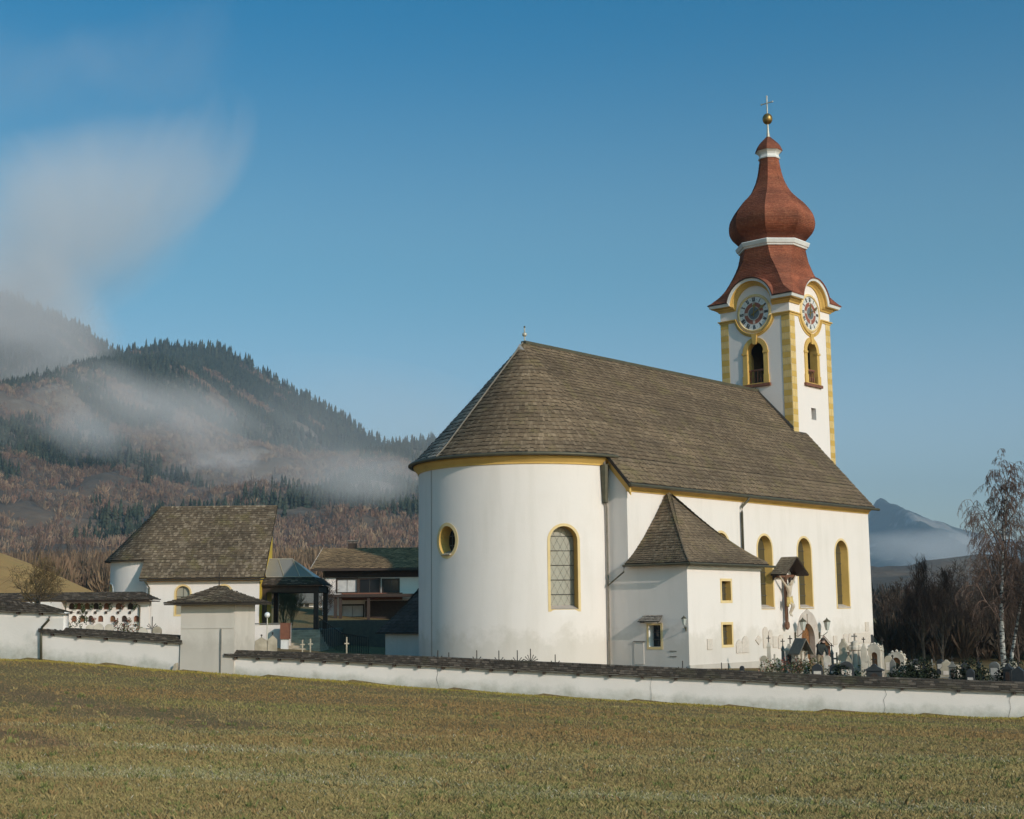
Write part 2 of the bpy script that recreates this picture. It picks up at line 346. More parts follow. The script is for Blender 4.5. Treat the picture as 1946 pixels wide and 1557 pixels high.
def shingles(name, posf, rows, width, mat, parent, centre, thick=0.028, keep=None, jit=0.18, eave=True):
    """rows of separate overlapping shingles on the surface posf(r, f); r 0 eave .. 1 top, f along the row"""
    Vs = []; n = rows; ff = np.linspace(0, 1, 25)
    for i in range(n):
        r0 = i / n; r1 = min((i + 1.22) / n, 1.0)
        P = posf(np.full(25, r0), ff); L = np.linalg.norm(np.diff(P, axis=0), axis=1).sum()
        k = max(1, int(round(L / width)))
        e = (np.arange(k + 1) + (0.5 * (i % 2)) + RNG.uniform(-jit, jit, k + 1)) / k; e[0] = 0; e[-1] = 1; e = np.clip(np.sort(e), 0, 1)
        f0, f1 = e[:-1], e[1:] - 0.04 / k
        rr = np.clip(r0 + RNG.uniform(-0.16, 0.12, k) / n, 0, 1)
        if i == 0 and eave: rr = np.clip(r0 + RNG.uniform(0, 0.25, k) / n, 0, 1)
        tt = np.full(k, r1)
        BL, BR, TL, TR = posf(rr, f0), posf(rr, f1), posf(tt, f0), posf(tt, f1)
        N = np.cross(BR - BL, (TL + TR - BL - BR)); N /= (np.linalg.norm(N, axis=1, keepdims=True) + 1e-9)
        s = np.sign(((BL - centre) * N).sum(1, keepdims=True)); N *= s
        h = thick * RNG.uniform(0.6, 1.5, (k, 1)); h2 = thick * 0.12
        hr = h * RNG.uniform(0.85, 1.15, (k, 1))
        q = np.stack([BL + N * h, BR + N * hr, TR + N * h2, TL + N * h2, BL - N * 0.01, BR - N * 0.01], 1)
        if keep is not None:
            q = q[keep((BL + TR) / 2)]
        Vs.append(q)
    V = np.concatenate(Vs); m = len(V); b = (np.arange(m) * 6)[:, None]
    Fi = np.concatenate([b + np.array([[0, 1, 2, 3]]), b + np.array([[4, 5, 1, 0]])], 1).reshape(-1)
    o = np_mesh(name, V.reshape(-1, 3), Fi, 4, [mat, MAT['butt_red' if mat is MAT['shingle_red'] else 'butt']], parent, None, np.tile([0, 1], m)); o['kind'] = 'stuff'
    return o
def sheet(mb, posf, nr, nf, keep=None):
    R_, F_ = np.meshgrid(np.linspace(0, 1, nr + 1), np.linspace(0, 1, nf + 1), indexing='ij')
    P = posf(R_.ravel(), F_.ravel()); fs = []
    for i in range(nr):
        for j in range(nf):
            a = i * (nf + 1) + j; f = (a, a + 1, a + nf + 2, a + nf + 1)
            if keep is None or keep(P[list(f)].mean(0)[None])[0]: fs.append(f)
    mb.add(P, fs)
def bilinear(a, b, c, d):
    """a,b eave ends; c,d top ends (above a and b)"""
    a, b, c, d = map(lambda p: np.array(p, float), (a, b, c, d))
    def f(r, t):
        r = np.asarray(r)[:, None]; t = np.asarray(t)[:, None]
        return (a * (1 - t) + b * t) * (1 - r) + (c * (1 - t) + d * t) * r
    return f

# ------------------------------------------------------------------ terrain
WA, WD = np.array([-11.7, 58.0]), np.array([30.8, -6.0])
WN = np.array([6.0, 30.8, 0]) / math.hypot(6, 30.8)
def on_wall(px, py, back=0.0): return on_plane(px, py, WN, WN @ np.array([WA[0], WA[1], 0]) + back)
_wb = [on_wall(px, py) for px, py in [(-260, 1243), (0, 1254), (80, 1256), (200, 1265), (335, 1276.5), (440, 1283), (620, 1295), (700, 1301), (1000, 1322), (1400, 1346), (1600, 1356), (1946, 1368), (2300, 1378)]]
_wbx = np.array([p[0] for p in _wb]); _wbz = np.array([p[2] for p in _wb])
def zbase(x): return np.interp(x, _wbx, _wbz)
def wall_y(x): return WA[1] + (x - WA[0]) * WD[1] / WD[0]
def T(x, y):
    x = np.asarray(x, float); y = np.asarray(y, float)
    yw = wall_y(np.clip(x, -60, 60)); zb = zbase(np.clip(x, -28, 26))
    t = np.clip(y / yw, -0.4, 1)
    field = (1 - t) * 1.23 + t * zb
    yard = 0.27 + 0.07 * np.clip(-x - 2, 0, 28) - 0.045 * np.clip(x - 7.8, 0, 22) + 0.06 * np.clip(y - 95, 0, 30)
    k = np.clip((y - yw - 0.3) / 6.0, 0, 1); k = k * k * (3 - 2 * k)
    beh = (1 - k) * (zb + 0.2) + k * yard
    z = np.where(y <= yw + 0.25, field, beh)
    far = np.clip((np.hypot(x, y) - 180) / 400, 0, 1)
    return z * (1 - far) + far * 1.0
def Tz(x, y): return float(T(np.array([x]), np.array([y]))[0])
def axis(fine0, fine1, step, far0, far1):
    a = list(np.arange(fine0, fine1 + 1e-6, step)); s = step
    v = fine1; up = []
    while v < far1: s *= 1.35; v += s; up.append(min(v, far1))
    s = step; v = fine0; dn = []
    while v > far0: s *= 1.35; v -= s; dn.append(max(v, far0))
    return np.array(dn[::-1] + a + up)
gx, gy = axis(-42, 42, 0.7, -9000, 9000), axis(4, 132, 0.7, -300, 14000)
GX, GY = np.meshgrid(gx, gy, indexing='ij'); GZ = T(GX, GY)
def swell(x, y): return np.where(np.hypot(x, y) < 60, 0.022 * np.sin(x * 1.1 + 0.6 * np.sin(y * 0.7)) * np.sin(y * 0.9 + x * 0.3), 0.0)
GZ = GZ + swell(GX, GY)
ni, nj = GX.shape; I, J = np.meshgrid(np.arange(ni - 1), np.arange(nj - 1), indexing='ij'); b0 = (I * nj + J).ravel()
def ground_mat():
    m, t, b = new_mat('field_soil_and_turf'); p = pos(t)
    a = ramp(t, noise(t, 0.35, 8, p, 0.65), [(0.3, (0.23, 0.15, 0.075)), (0.5, (0.26, 0.18, 0.08)), (0.7, (0.22, 0.17, 0.065))])
    f = ramp(t, noise(t, 9, 6, p), [(0.3, (0.6,) * 3), (0.7, (1.25,) * 3)])
    t.links.new(mixc(t, 1.0, a, f, 'MULTIPLY'), b.inputs['Base Color']); b.inputs['Roughness'].default_value = 1.0; b.inputs['Specular IOR Level'].default_value = 0.1
    bump(t, b, noise(t, 14, 6, p), 0.7, 0.08); return m
go = np_mesh('ground', np.stack([GX, GY, GZ], -1), np.stack([b0, b0 + nj, b0 + nj + 1, b0 + 1], 1), 4, ground_mat()); tag(go, kind='structure')
go.data.polygons.foreach_set('use_smooth', [True] * len(go.data.polygons))
# ------------------------------------------------------------------ the church (local axes: x south s, y west u, z up)
church = empty('church', tuple(CO), -PSI, 'large white church with round apse, brown shingle roof and red onion-domed clock tower', 'church')
A, HW = -6.63, 6.63; ZR, SL = 16.60, 1.114
def roof_z(s): return ZR - SL * abs(s - A)
YF = [MAT['pale_yellow'], MAT['yellow']]
# --- nave walls
nv = MB()
smap = lambda u, z: (0.0, u, z)
NW = [7.95, 12.14, 16.29, 20.53]
nave_holes = [arch(c, 0.71, 2.98, 6.78) for c in NW] + [arch(16.28, 0.74, -0.6, 2.08, 14, 0.9)]
wall2d(nv, rect(0, 24, -1.5, 9.0), nave_holes, smap, 4)
gab = [(-13.26, -1.5), (0, -1.5), (0, 9.1), (A, 16.45), (-13.26, 9.1)]
wall2d(nv, gab, [], lambda s, z: (s, 24.0, z), 5); wall2d(nv, gab, [], lambda s, z: (s, 0.0, z), 5)
wall2d(nv, rect(0, 24, -1.5, 9.0), [], lambda u, z: (-13.26, u, z), 5)
nv.build('nave_wall', MAT['white'], church)
def smap3(u, z, o): return (o, u, z)
for i, c in enumerate(NW):
    bars = [('h', 2.98 + 0.62 * k) for k in range(1, 6)]
    wo = window(church, 'window', smap3, (-1, 0, 0), arch(c, 0.71, 2.98, 6.78), arch(c, 0.83, 2.86, 6.90), 0.42, MAT['leaded_dark'], [MAT['pale_yellow'], MAT['yellow']], bars, shrink=(.14, .03))
    s_ = MB(); s_.add([(0.02, c - 0.72, 2.97), (0.02, c + 0.72, 2.97), (-0.40, c + 0.61, 3.11), (-0.40, c - 0.61, 3.11)], [(0, 1, 2, 3)]); s_.box(-0.02, 0.06, c - 0.74, c + 0.74, 2.90, 2.985)
    s_.build('sill', MAT['stone_pink'], wo)
# --- apse
CU, RA = 0.4, 5.45
def amap(x, z, o=0.0):                      # x = arc length measured from due south, towards the east negative
    th = x / RA; return (A + (RA + o) * math.cos(th), CU + (RA + o) * math.sin(th), z)
aw_c, oc_c = math.radians(-30.5) * RA, math.radians(-93.5) * RA
w_in, w_out = arch(aw_c, 0.68, 2.97, 6.82), arch(aw_c, 0.81, 2.86, 6.95)
o_in, o_out = oval(oc_c, 6.26, 0.58, 0.70), oval(oc_c, 6.26, 0.75, 0.86)
ap = MB(); wall2d(ap, rect(-PI * RA, 0, -1.5, 9.95), [w_in, o_in], lambda x, z: amap(x, z), 0.42)
apo = ap.build('apse_wall', MAT['white'], church, smooth=True)
def nrm(x): th = x / RA; return np.array([math.cos(th), math.sin(th), 0])
lat = []
for k in range(-6, 12):                     # diamond leading
    for sgn in (-1, 1):
        seg = []
        for j in range(0, 60):
            z = 2.97 + j * 0.065; x = aw_c + sgn * ((k * 0.33 + j * 0.065 * 0.55) - 1.6)
            if in_poly(x, z, w_in): seg.append((x, z))
        if len(seg) > 2: lat.append(('d', (seg[0], seg[-1])))
wo = window(church, 'window', amap, -nrm(aw_c), w_in, w_out, 0.55, MAT['leaded'], YF, [('h', 2.97 + 0.68 * k) for k in range(1, 6)] + lat)
tag(wo, 'tall arched window of the round apse with diamond leading')
sm = MB(); n_ = nrm(aw_c); L0, L1 = np.array(amap(aw_c - 0.66, 2.985)), np.array(amap(aw_c + 0.66, 2.985)); sm.add([L0, L1, L1 - n_ * 0.53 + (0, 0, 0.17), L0 - n_ * 0.53 + (0, 0, 0.17)], [(0, 1, 2, 3)]); sm.build('sill', MAT['stone_pink'], wo)
oo = window(church, 'oculus', amap, -nrm(oc_c), o_in, o_out, 0.6, MAT['glass'], [MAT['pale_yellow'], MAT['yellow']], [('h', 6.05), ('h', 6.5), ('v', oc_c - 0.2), ('v', oc_c + 0.2)], shrink=0.12)
sm = MB(); sm.box(-0.3, 0.3, -0.25, 0.28, -0.02, 0.03, Matrix.Translation(Vector(amap(oc_c + 0.02, 5.66, -0.12))) @ Matrix.Rotation(oc_c / RA + PI / 2, 4, 'Z') @ Matrix.Rotation(0.35, 4, 'X')); sm.build('sill', MAT['stone_pale'], oo)
# --- cornices
def ring_profile(mb, prof, n, th0, th1):
    """prof: (radius, z) closed loop swept round the apse"""
    k = len(prof); vs = []
    for i in range(n + 1):
        th = th0 + (th1 - th0) * i / n; vs += [(A + r * math.cos(th), CU + r * math.sin(th), z) for r, z in prof]
    mb.add(vs, [(i * k + j, i * k + (j + 1) % k, (i + 1) * k + (j + 1) % k, (i + 1) * k + j) for i in range(n) for j in range(k)])
cm = MB(); ring_profile(cm, [(RA - 0.02, 9.74), (RA + 0.05, 9.74), (RA + 0.06, 9.82), (RA + 0.13, 9.90), (RA + 0.24, 10.02), (RA + 0.26, 10.12), (RA - 0.02, 10.14)], 64, -PI, 0.0)
cm.build('cornice', MAT['yellow'], church, smooth=False)
cm = MB(); pr = [(-0.02, 8.46), (0.05, 8.46), (0.06, 8.55), (0.13, 8.62), (0.27, 8.70), (0.29, 8.82), (-0.02, 8.86)]
cm.prism(pr, lambda a, b: (a, -0.02, b), lambda a, b: (a, 24.02, b)); cm.build('cornice', MAT['yellow'], church)
cm = MB()                                    # rising cornice under the east verge
for s0, s1 in ((-0.95, 0.27),):
    for (a0, a1, y0, y1) in ((-0.50, -0.26, -0.13, 0.0), (-0.66, -0.50, -0.06, 0.0), (-0.26, -0.12, -0.22, 0.0)):
        cm.add([(s0, y0, roof_z(s0) + a0), (s1, y0, roof_z(s1) + a0), (s1, y0, roof_z(s1) + a1), (s0, y0, roof_z(s0) + a1), (s0, y1, roof_z(s0) + a0), (s1, y1, roof_z(s1) + a0), (s1, y1, roof_z(s1) + a1), (s0, y1, roof_z(s0) + a1)],
               [(0, 1, 2, 3), (7, 6, 5, 4), (0, 4, 5, 1), (1, 5, 6, 2), (2, 6, 7, 3), (3, 7, 4, 0)])
cm.build('cornice', MAT['yellow'], church)
# --- main roof
E_S, E_A = 0.35, -0.89                      # eave lines of nave and apse (s)
S_T = -4.088                                # south face of the tower
def P3(s, u, d=0.0): return (s, u, roof_z(s) + d)
rf = MB()
for sg in (1, -1):
    m_ = lambda s: s if sg > 0 else 2 * A - s
    rf.quad(P3(m_(E_S), -0.28, -.02), P3(m_(E_S), 24.22, -.02), P3(m_(E_A), 24.22, -.02), P3(m_(E_A), -0.28, -.02))
    rf.quad(P3(m_(E_A), 0.3, -.02), P3(m_(E_A), 24.22, -.02), P3(m_(S_T), 24.22, -.02), P3(m_(S_T), 0.3, -.02))
    rf.quad(P3(m_(S_T), 0.3, -.02), P3(m_(S_T), 22.8, -.02), P3(A, 22.8, -.02), P3(A, 0.3, -.02))
    rf.quad(P3(m_(E_S), -0.28, -.10), P3(m_(E_S), 24.22, -.10), P3(m_(E_S), 24.22, -.02), P3(m_(E_S), -0.28, -.02))
    rf.quad(P3(m_(E_S), -0.28, -.10), P3(m_(E_S), 24.22, -.10), P3(m_(-.1), 24.22, -.10), P3(m_(-.1), -0.28, -.10))
    rf.quad(P3(m_(E_S), 24.22, -.16), P3(m_(S_T), 24.22, -.16), P3(m_(S_T), 24.22, 0), P3(m_(E_S), 24.22, 0))
RAE = E_A - A                                # apse eave radius
def cone(r, f):
    th = -PI * np.asarray(f); r = np.asarray(r); rad = RAE * (1 - r); fl = 0.10 * np.clip(1 - r * 9, 0, 1) ** 2
    return np.stack([A + (rad + fl * .6) * np.cos(th), CU + (rad + fl * .6) * np.sin(th), ZR - SL * rad + fl * .35], -1)
sheet(rf, lambda r, f: cone(r, f) - np.array([0, 0, 0.03]), 12, 64)
ring_profile(rf, [(RA + 0.1, 10.10), (RAE + 0.05, 10.13), (RAE + 0.06, 10.22), (RA + 0.1, 10.30)], 64, -PI, 0.0)
roof = rf.build('roof', MAT['underlay'], church)
ctr = np.array([A, 12.0, 8.0])
shingles('shingles', bilinear(P3(E_S, -0.28), P3(E_S, 24.24), P3(E_A, -0.28), P3(E_A, 24.24)), 6, 0.13, MAT['shingle'], roof, ctr, 0.045)
shingles('shingles', bilinear(P3(E_A, 0.28), P3(E_A, 24.24), P3(S_T, 0.4), P3(S_T, 24.24)), 16, 0.13, MAT['shingle'], roof, ctr, 0.045, eave=False)
shingles('shingles', bilinear(P3(S_T, 0.4), P3(S_T, 22.78), P3(A, 0.4), P3(A, 22.78)), 16, 0.13, MAT['shingle'], roof, ctr, 0.045, eave=False)
ccone = np.array([A, CU, 8.0]); HIP = 96.5 / 180
shingles('shingles', lambda r, f: cone(r, np.asarray(f) * HIP), 30, 0.14, MAT['shingle'], roof, ccone, 0.045)
shingles('shingles', lambda r, f: cone(r, HIP + np.asarray(f) * (1 - HIP)), 30, 0.14, MAT['shingle_grey'], roof, ccone, 0.045)  # weathered paler past the hip, with grazing light also put into the colour
hb = MB(); pp = cone(np.linspace(0.0, 0.985, 20), np.full(20, HIP)); hb.tube([p + (0, -.05, .05) for p in pp], 0.045, 5); hb.build('hip_batten', MAT['wood_grey'], roof)
rc = MB(); rc.box(A - 0.16, A + 0.16, 0.3, 22.76, ZR - 0.10, ZR + 0.045); rc.build('ridge_cap', MAT['gutter'], roof)
fl = MB()                                     # lead flashing where roof meets tower
fl.quad((A, 22.74, ZR + 0.1), (S_T, 22.74, roof_z(S_T) + 0.28), (S_T + 0.05, 22.60, roof_z(S_T) + 0.06), (A, 22.60, ZR + 0.06))
fl.quad((A - 0.12, 22.74, ZR + 0.2), (S_T, 22.74, roof_z(S_T) + 0.30), (S_T, 22.745, roof_z(S_T) + 0.05), (A, 22.745, ZR - .1))
fl.quad((S_T - .02, 22.6, roof_z(S_T) + .03), (S_T - .02, 24.25, roof_z(S_T) + .03), (S_T + .20, 24.25, roof_z(S_T + .2) + .05), (S_T + .20, 22.6, roof_z(S_T + .2) + .05))
fl.build('flashing', MAT['dark_metal'], roof)
vb = MB()                                     # east verge board
vb.add([P3(E_S + .03, -0.30, -.17), P3(E_A - .1, -0.30, -.17), P3(E_A - .1, -0.30, .05), P3(E_S + .03, -0.30, .05), P3(E_S + .03, -0.24, -.17), P3(E_A - .1, -0.24, -.17), P3(E_A - .1, -0.24, .05), P3(E_S + .03, -0.24, .05)], [(0, 1, 2, 3), (7, 6, 5, 4), (0, 4, 5, 1), (3, 2, 6, 7)])
vb.add([P3(E_S + .03, -0.28, -.14), P3(E_A - .1, -0.28, -.14), P3(E_A - .1, 0.0, -.14), P3(E_S + .03, 0.0, -.14)], [(0, 1, 2, 3)])
vb.build('verge_board', MAT['dark_metal'], roof)
# finial on the apse
fn = MB(); fn.tube([(A, CU, ZR), (A, CU, ZR + 0.75)], 0.035, 6); fn.build('finial_rod', MAT['pale_metal'], church)
fn = MB(); fn.lathe([(ZR + 0.28, 0.02), (ZR + .31, .09), (ZR + .38, .13), (ZR + .46, .11), (ZR + .52, .02)], 12, (A, CU)); fn.build('finial_ball', MAT['pale_metal'], church, smooth=True)
fn = MB(); fn.lathe([(ZR + 0.72, 0.01), (ZR + .76, .05), (ZR + .81, .05), (ZR + .85, .01)], 8, (A, CU)); fn.build('finial_tip', MAT['gutter'], church, smooth=True)
# gutters and pipes
gt = MB(); gt.tube([(0.44, -0.32, 8.74), (0.44, 24.55, 8.74)], 0.085, 8); gt.build('gutter', MAT['gutter'], church)
gt = MB(); gt.tube([cone(np.array([0.]), np.array([f]))[0] * 1.0 + np.array([math.cos(-PI * f), math.sin(-PI * f), 0]) * 0.10 - (0, 0, .06) for f in np.linspace(0.005, 0.995, 70)], 0.085, 7); gt.build('gutter', MAT['gutter'], church, smooth=True)
up = on_s(1410.5, 990, 0.12)[1]
gt = MB(); gt.tube([(0.44, up + .25, 8.72), (0.40, up + .2, 8.55), (0.14, up, 8.2), (0.12, up, 7.9), (0.12, up, 4.9)], 0.065, 8); gt.build('downpipe', MAT['gutter'], church, smooth=True)
sj = -1.08
gt = MB(); gt.lathe([(7.95, .10), (8.0, .13), (8.9, .17), (9.7, .21), (9.78, .21)], 8, (sj - .02, -0.26)); gt.build('hopper', MAT['gutter'], church)
gt = MB(); gt.tube([(sj - .02, -0.26, 10.1), (sj - .02, -.26, 9.7)], .07, 8); gt.tube([(sj, -0.22, 7.98), (sj, -0.18, 7.6), (sj, -0.18, -0.4)], 0.05, 8); gt.build('downpipe', MAT['wood_grey'], church)
lc = MB(); x_ = math.radians(-106.5) * RA; lc.tube([amap(x_, 9.8, .03), amap(x_, -.4, .03)], 0.013, 4); lc.build('lightning_cable', MAT['dark_metal'], church)
# --- south annex
AS, AU, AZ = 3.302, 6.238, 4.93
def emap3(s, z, o): return (s, -o, z)
def asmap3(u, z, o): return (AS + o, u, z)
an = MB(); e_h = rect(1.10, 1.76, 1.22, 2.20)
a_h = [rect(2.80, 3.56, 3.30, 4.20), rect(2.78, 3.54, 1.25, 2.18)]
wall2d(an, rect(0, AS, -1.2, AZ), [e_h], lambda s, z: (s, -0.004, z), 3); wall2d(an, rect(0, AU, -1.2, AZ), a_h, lambda u, z: (AS, u, z), 3); wall2d(an, rect(0, AS, -1.2, AZ), [], lambda s, z: (s, AU, z), 3)
an.build('annex_wall', MAT['white'], church)
window(church, 'window', emap3, (0, 1, 0), e_h, rect(0.98, 1.88, 1.10, 2.28), 0.38, MAT['glass'], [MAT['pale_yellow'], MAT['white_trim']], [('v', 1.43), ('h', 1.55), ('h', 1.88)])
for (x0, x1, z0, z1) in ((2.80, 3.56, 3.30, 4.20), (2.78, 3.54, 1.25, 2.18)):
    window(church, 'window', asmap3, (-1, 0, 0), rect(x0, x1, z0, z1), rect(x0 - .12, x1 + .12, z0 - .12, z1 + .12), 0.30, MAT['leaded_dark'], YF, [('v', x0 + .25), ('v', x0 + .5), ('h', z0 + .3), ('h', z0 + .6)])
an = MB(); an.box(AS - .01, AS + 0.06, -0.03, AU + .03, -1.2, 0.42); an.build('plinth', MAT['grey_plaster'], church)
an = MB(); an.box(AS - .02, AS + 0.10, -0.03, AU + .08, AZ - .12, AZ - .03); an.box(AS - .02, AS + .05, -.03, AU + .03, AZ - .19, AZ - .12); an.build('cornice', MAT['white_trim'], church)
apx = np.array([0.22, 3.12, 8.50]); EZ = 5.02
def pyr(a, b, apex=apx, k=0.30, w=0.35):
    """flared pyramid face from eave a-b to the apex ridge"""
    a, b = np.array(a, float), np.array(b, float); d_ = (b - a) / np.linalg.norm(b - a)
    def f(r, t):
        r = np.asarray(r)[:, None]; t = np.asarray(t)[:, None]
        p = (a * (1 - t) + b * t) * (1 - r) + (apex + d_ * (t - .5) * w) * r
        p[:, 2] -= (k * 4 * (r * (1 - r)) * (1 - 0.45 * r))[:, 0] * 1.15
        return p
    return f
c1, c2, c3, c4 = (0.0, -0.32, EZ), (3.66, -0.32, EZ), (3.66, 6.52, EZ), (0.0, 6.52, EZ)
ar = MB()
for a, b in ((c1, c2), (c2, c3), (c3, c4)): sheet(ar, lambda r, t, a=a, b=b: pyr(a, b)(r, t) - np.array([0, 0, .03]), 12, 6)
ar.box(0, 3.62, -.28, 6.48, EZ - .10, EZ - .035)
aro = ar.build('annex_roof', MAT['underlay'], church)
cc_ = np.array([1.0, 3.1, 3.0])
for a, b in ((c1, c2), (c2, c3), (c3, c4)): shingles('shingles', pyr(a, b), 26, 0.15, MAT['shingle'] if a != c1 else MAT['shingle'], aro, cc_, 0.03)
hp = MB()
for c_, in ((c2,), (c3,)): hp.tube([pyr(c_, (c_[0], c_[1] + 1e-3, EZ), w=0)(np.array([r]), np.array([0.]))[0] + (0, 0, .035) for r in np.linspace(0.02, 1, 14)], 0.05, 5)
hp.build('hip_cap', MAT['shingle'], aro)
gt = MB(); gt.tube([(-0.02, -0.40, EZ - .07), (3.72, -0.40, EZ - .07)], 0.06, 6); gt.tube([(3.74, -0.42, EZ - .07), (3.74, 6.95, EZ - .10)], 0.06, 6); gt.build('gutter', MAT['gutter'], church)
gt = MB(); gt.tube([(0.05, -0.40, EZ - .12), (0.02, -.38, EZ - .35), (-1.0, -0.30, 4.05)], .035, 6); gt.build('downpipe', MAT['gutter'], church)
# canopy above the low east window
cn = MB(); cv = bilinear((0.70, -0.34, 2.36), (1.95, -0.34, 2.36), (0.86, 0.0, 2.66), (1.90, 0.0, 2.66)); sheet(cn, lambda r, t: cv(r, t) - np.array([0, 0, .02]), 2, 3); cn.box(.8, .86, -.3, 0, 2.30, 2.36); cn.box(1.8, 1.86, -.3, 0, 2.30, 2.36)
cno = cn.build('window_canopy', MAT['wood_grey'], church); shingles('shingles', cv, 4, 0.14, MAT['shingle_grey'], cno, np.array([1.3, .2, 1.5]), 0.03)
mk = MB(); mk.box(.25, .80, -0.03, 0.0, .42, 1.42); mk.build('wall_panel', MAT['white'], church)
mk = MB(); mk.box(.22, .90, -0.07, 0.0, 1.44, 1.48); mk.build('panel_lintel', MAT['stone_grey'], church)
for z in (0.78, 1.02): mk = MB(); mk.box(2.25, 2.62, -.03, 0, z, z + .035); mk.build('iron_strap', MAT['wood_grey'], church)
dirt = MB(); dirt.box(-1.0, 3.35, -0.5, -0.006, -0.6, 0.30); dirt.build('earth_strip', simple('dry_earth', (0.20, 0.15, 0.08), 0.95, (0.12, 0.09, 0.05), 6, 0.6), church)
# --- north annex with low steep roof
n1 = MB(); n1.box(-16.56, -13.2, 0.0, 6.0, -1, 1.95); n1.build('annex_wall', MAT['white'], church)
n1 = MB(); na = np.array([-13.3, 2.6, 7.0]); d1, d2, d3, d4 = (-13.2, -0.4, 1.80), (-16.95, -0.4, 1.80), (-16.95, 6.3, 1.80), (-13.2, 6.3, 1.80)
for a, b in ((d1, d2), (d2, d3)): sheet(n1, lambda r, t, a=a, b=b: pyr(a, b, na, .35)(r, t) - np.array([0, 0, .03]), 12, 6)
n1o = n1.build('annex_roof', MAT['underlay'], church)
for a, b in ((d1, d2), (d2, d3)): shingles('shingles', pyr(a, b, na, .35), 26, 0.2, MAT['shingle_dark'], n1o, np.array([-14.5, 3, 0.5]), 0.03)
n1 = MB(); nb = np.array([-13.0, 4.6, 8.2]); e1, e2, e3 = (-13.2, 2.0, 5.35), (-15.9, 2.0, 5.35), (-15.9, 7, 5.35)
for a, b in ((e1, e2), (e2, e3)): sheet(n1, lambda r, t, a=a, b=b: pyr(a, b, nb, .1)(r, t) - np.array([0, 0, .03]), 6, 4)
n1.box(-15.8, -13, 2.1, 7, 5.2, 5.3); n2o = n1.build('upper_roof', MAT['underlay'], church)
for a, b in ((e1, e2), (e2, e3)): shingles('shingles', pyr(a, b, nb, .1), 14, 0.3, MAT['shingle_dark'], n2o, np.array([-14, 5, 4.5]), 0.03)
n1 = MB(); n1.box(-15.4, -13.2, 2.5, 7, 1.0, 5.2); n1.build('annex_wall', MAT['white'], church)
# ------------------------------------------------------------------ tower
TU, TW = 22.762, 5.083; TC = TU + TW / 2; H2 = TW / 2
FACES = {'e': ((0, -1), (1, 0)), 's': ((1, 0), (0, 1)), 'w': ((0, 1), (-1, 0)), 'n': ((-1, 0), (0, -1))}   # outward normal, lateral axis
def tmap(face):
    (nx, ny), (lx, ly) = FACES[face]
    return lambda t, z, o=0.0: (A + nx * (H2 + o) + lx * t, TC + ny * (H2 + o) + ly * t, z)
tb = MB(); ZC = 21.57; AC, AR = 22.06, 1.50
def tower_outline():
    a0 = math.asin((22.40 - AC) / 1.40)
    return [(-H2, 7.0), (H2, 7.0), (H2, 22.40)] + [(1.40 * math.cos(q), AC + 1.40 * math.sin(q)) for q in np.linspace(a0, PI - a0, 20)] + [(-H2, 22.40)]
bell = arch(0.0, 0.60, 17.05, 19.70, 14, 0.62)
slit = rect(-0.30, 0.30, 14.70, 15.45)
for f in FACES:
    wall2d(tb, tower_outline(), [bell] + ([slit] if f == 's' else []), lambda t, z, g=tmap(f): g(t, z), 3)
tb.build('tower_wall', MAT['white_clean'], church)
rm = MB(); rm.box(A - H2 + .5, A + H2 - .5, TC - H2 + .5, TC + H2 - .5, 16.6, 20.3)
rm.f = [f[::-1] for f in rm.f]
for f in FACES: pass
belfry = MB()
for f in FACES:
    g = tmap(f); wall2d(belfry, rect(-H2 + .45, H2 - .45, 16.6, 20.6), [bell], lambda t, z, g=g: g(t, z, -0.45), 3)
belfry.add([(A - 2.1, TC - 2.1, 16.9), (A + 2.1, TC - 2.1, 16.9), (A + 2.1, TC + 2.1, 16.9), (A - 2.1, TC + 2.1, 16.9)], [(0, 1, 2, 3)])
belfry.add([(A - 2.1, TC - 2.1, 20.5), (A + 2.1, TC - 2.1, 20.5), (A + 2.1, TC + 2.1, 20.5), (A - 2.1, TC + 2.1, 20.5)], [(0, 1, 2, 3)])
belfry.build('belfry_room', simple('shade_dark_plaster', (.10, .09, .078), .95), church)  # room shade is put into the wall colour so the openings read near black
bl = MB(); bl.lathe([(17.6, .62), (17.7, .60), (18.0, .45), (18.5, .36), (18.75, .30), (18.85, .12), (19.4, .05)], 16, (A, TC)); bl.build('bell', simple('bronze', (0.12, 0.09, 0.04), 0.5, metal=0.7), church, smooth=True)
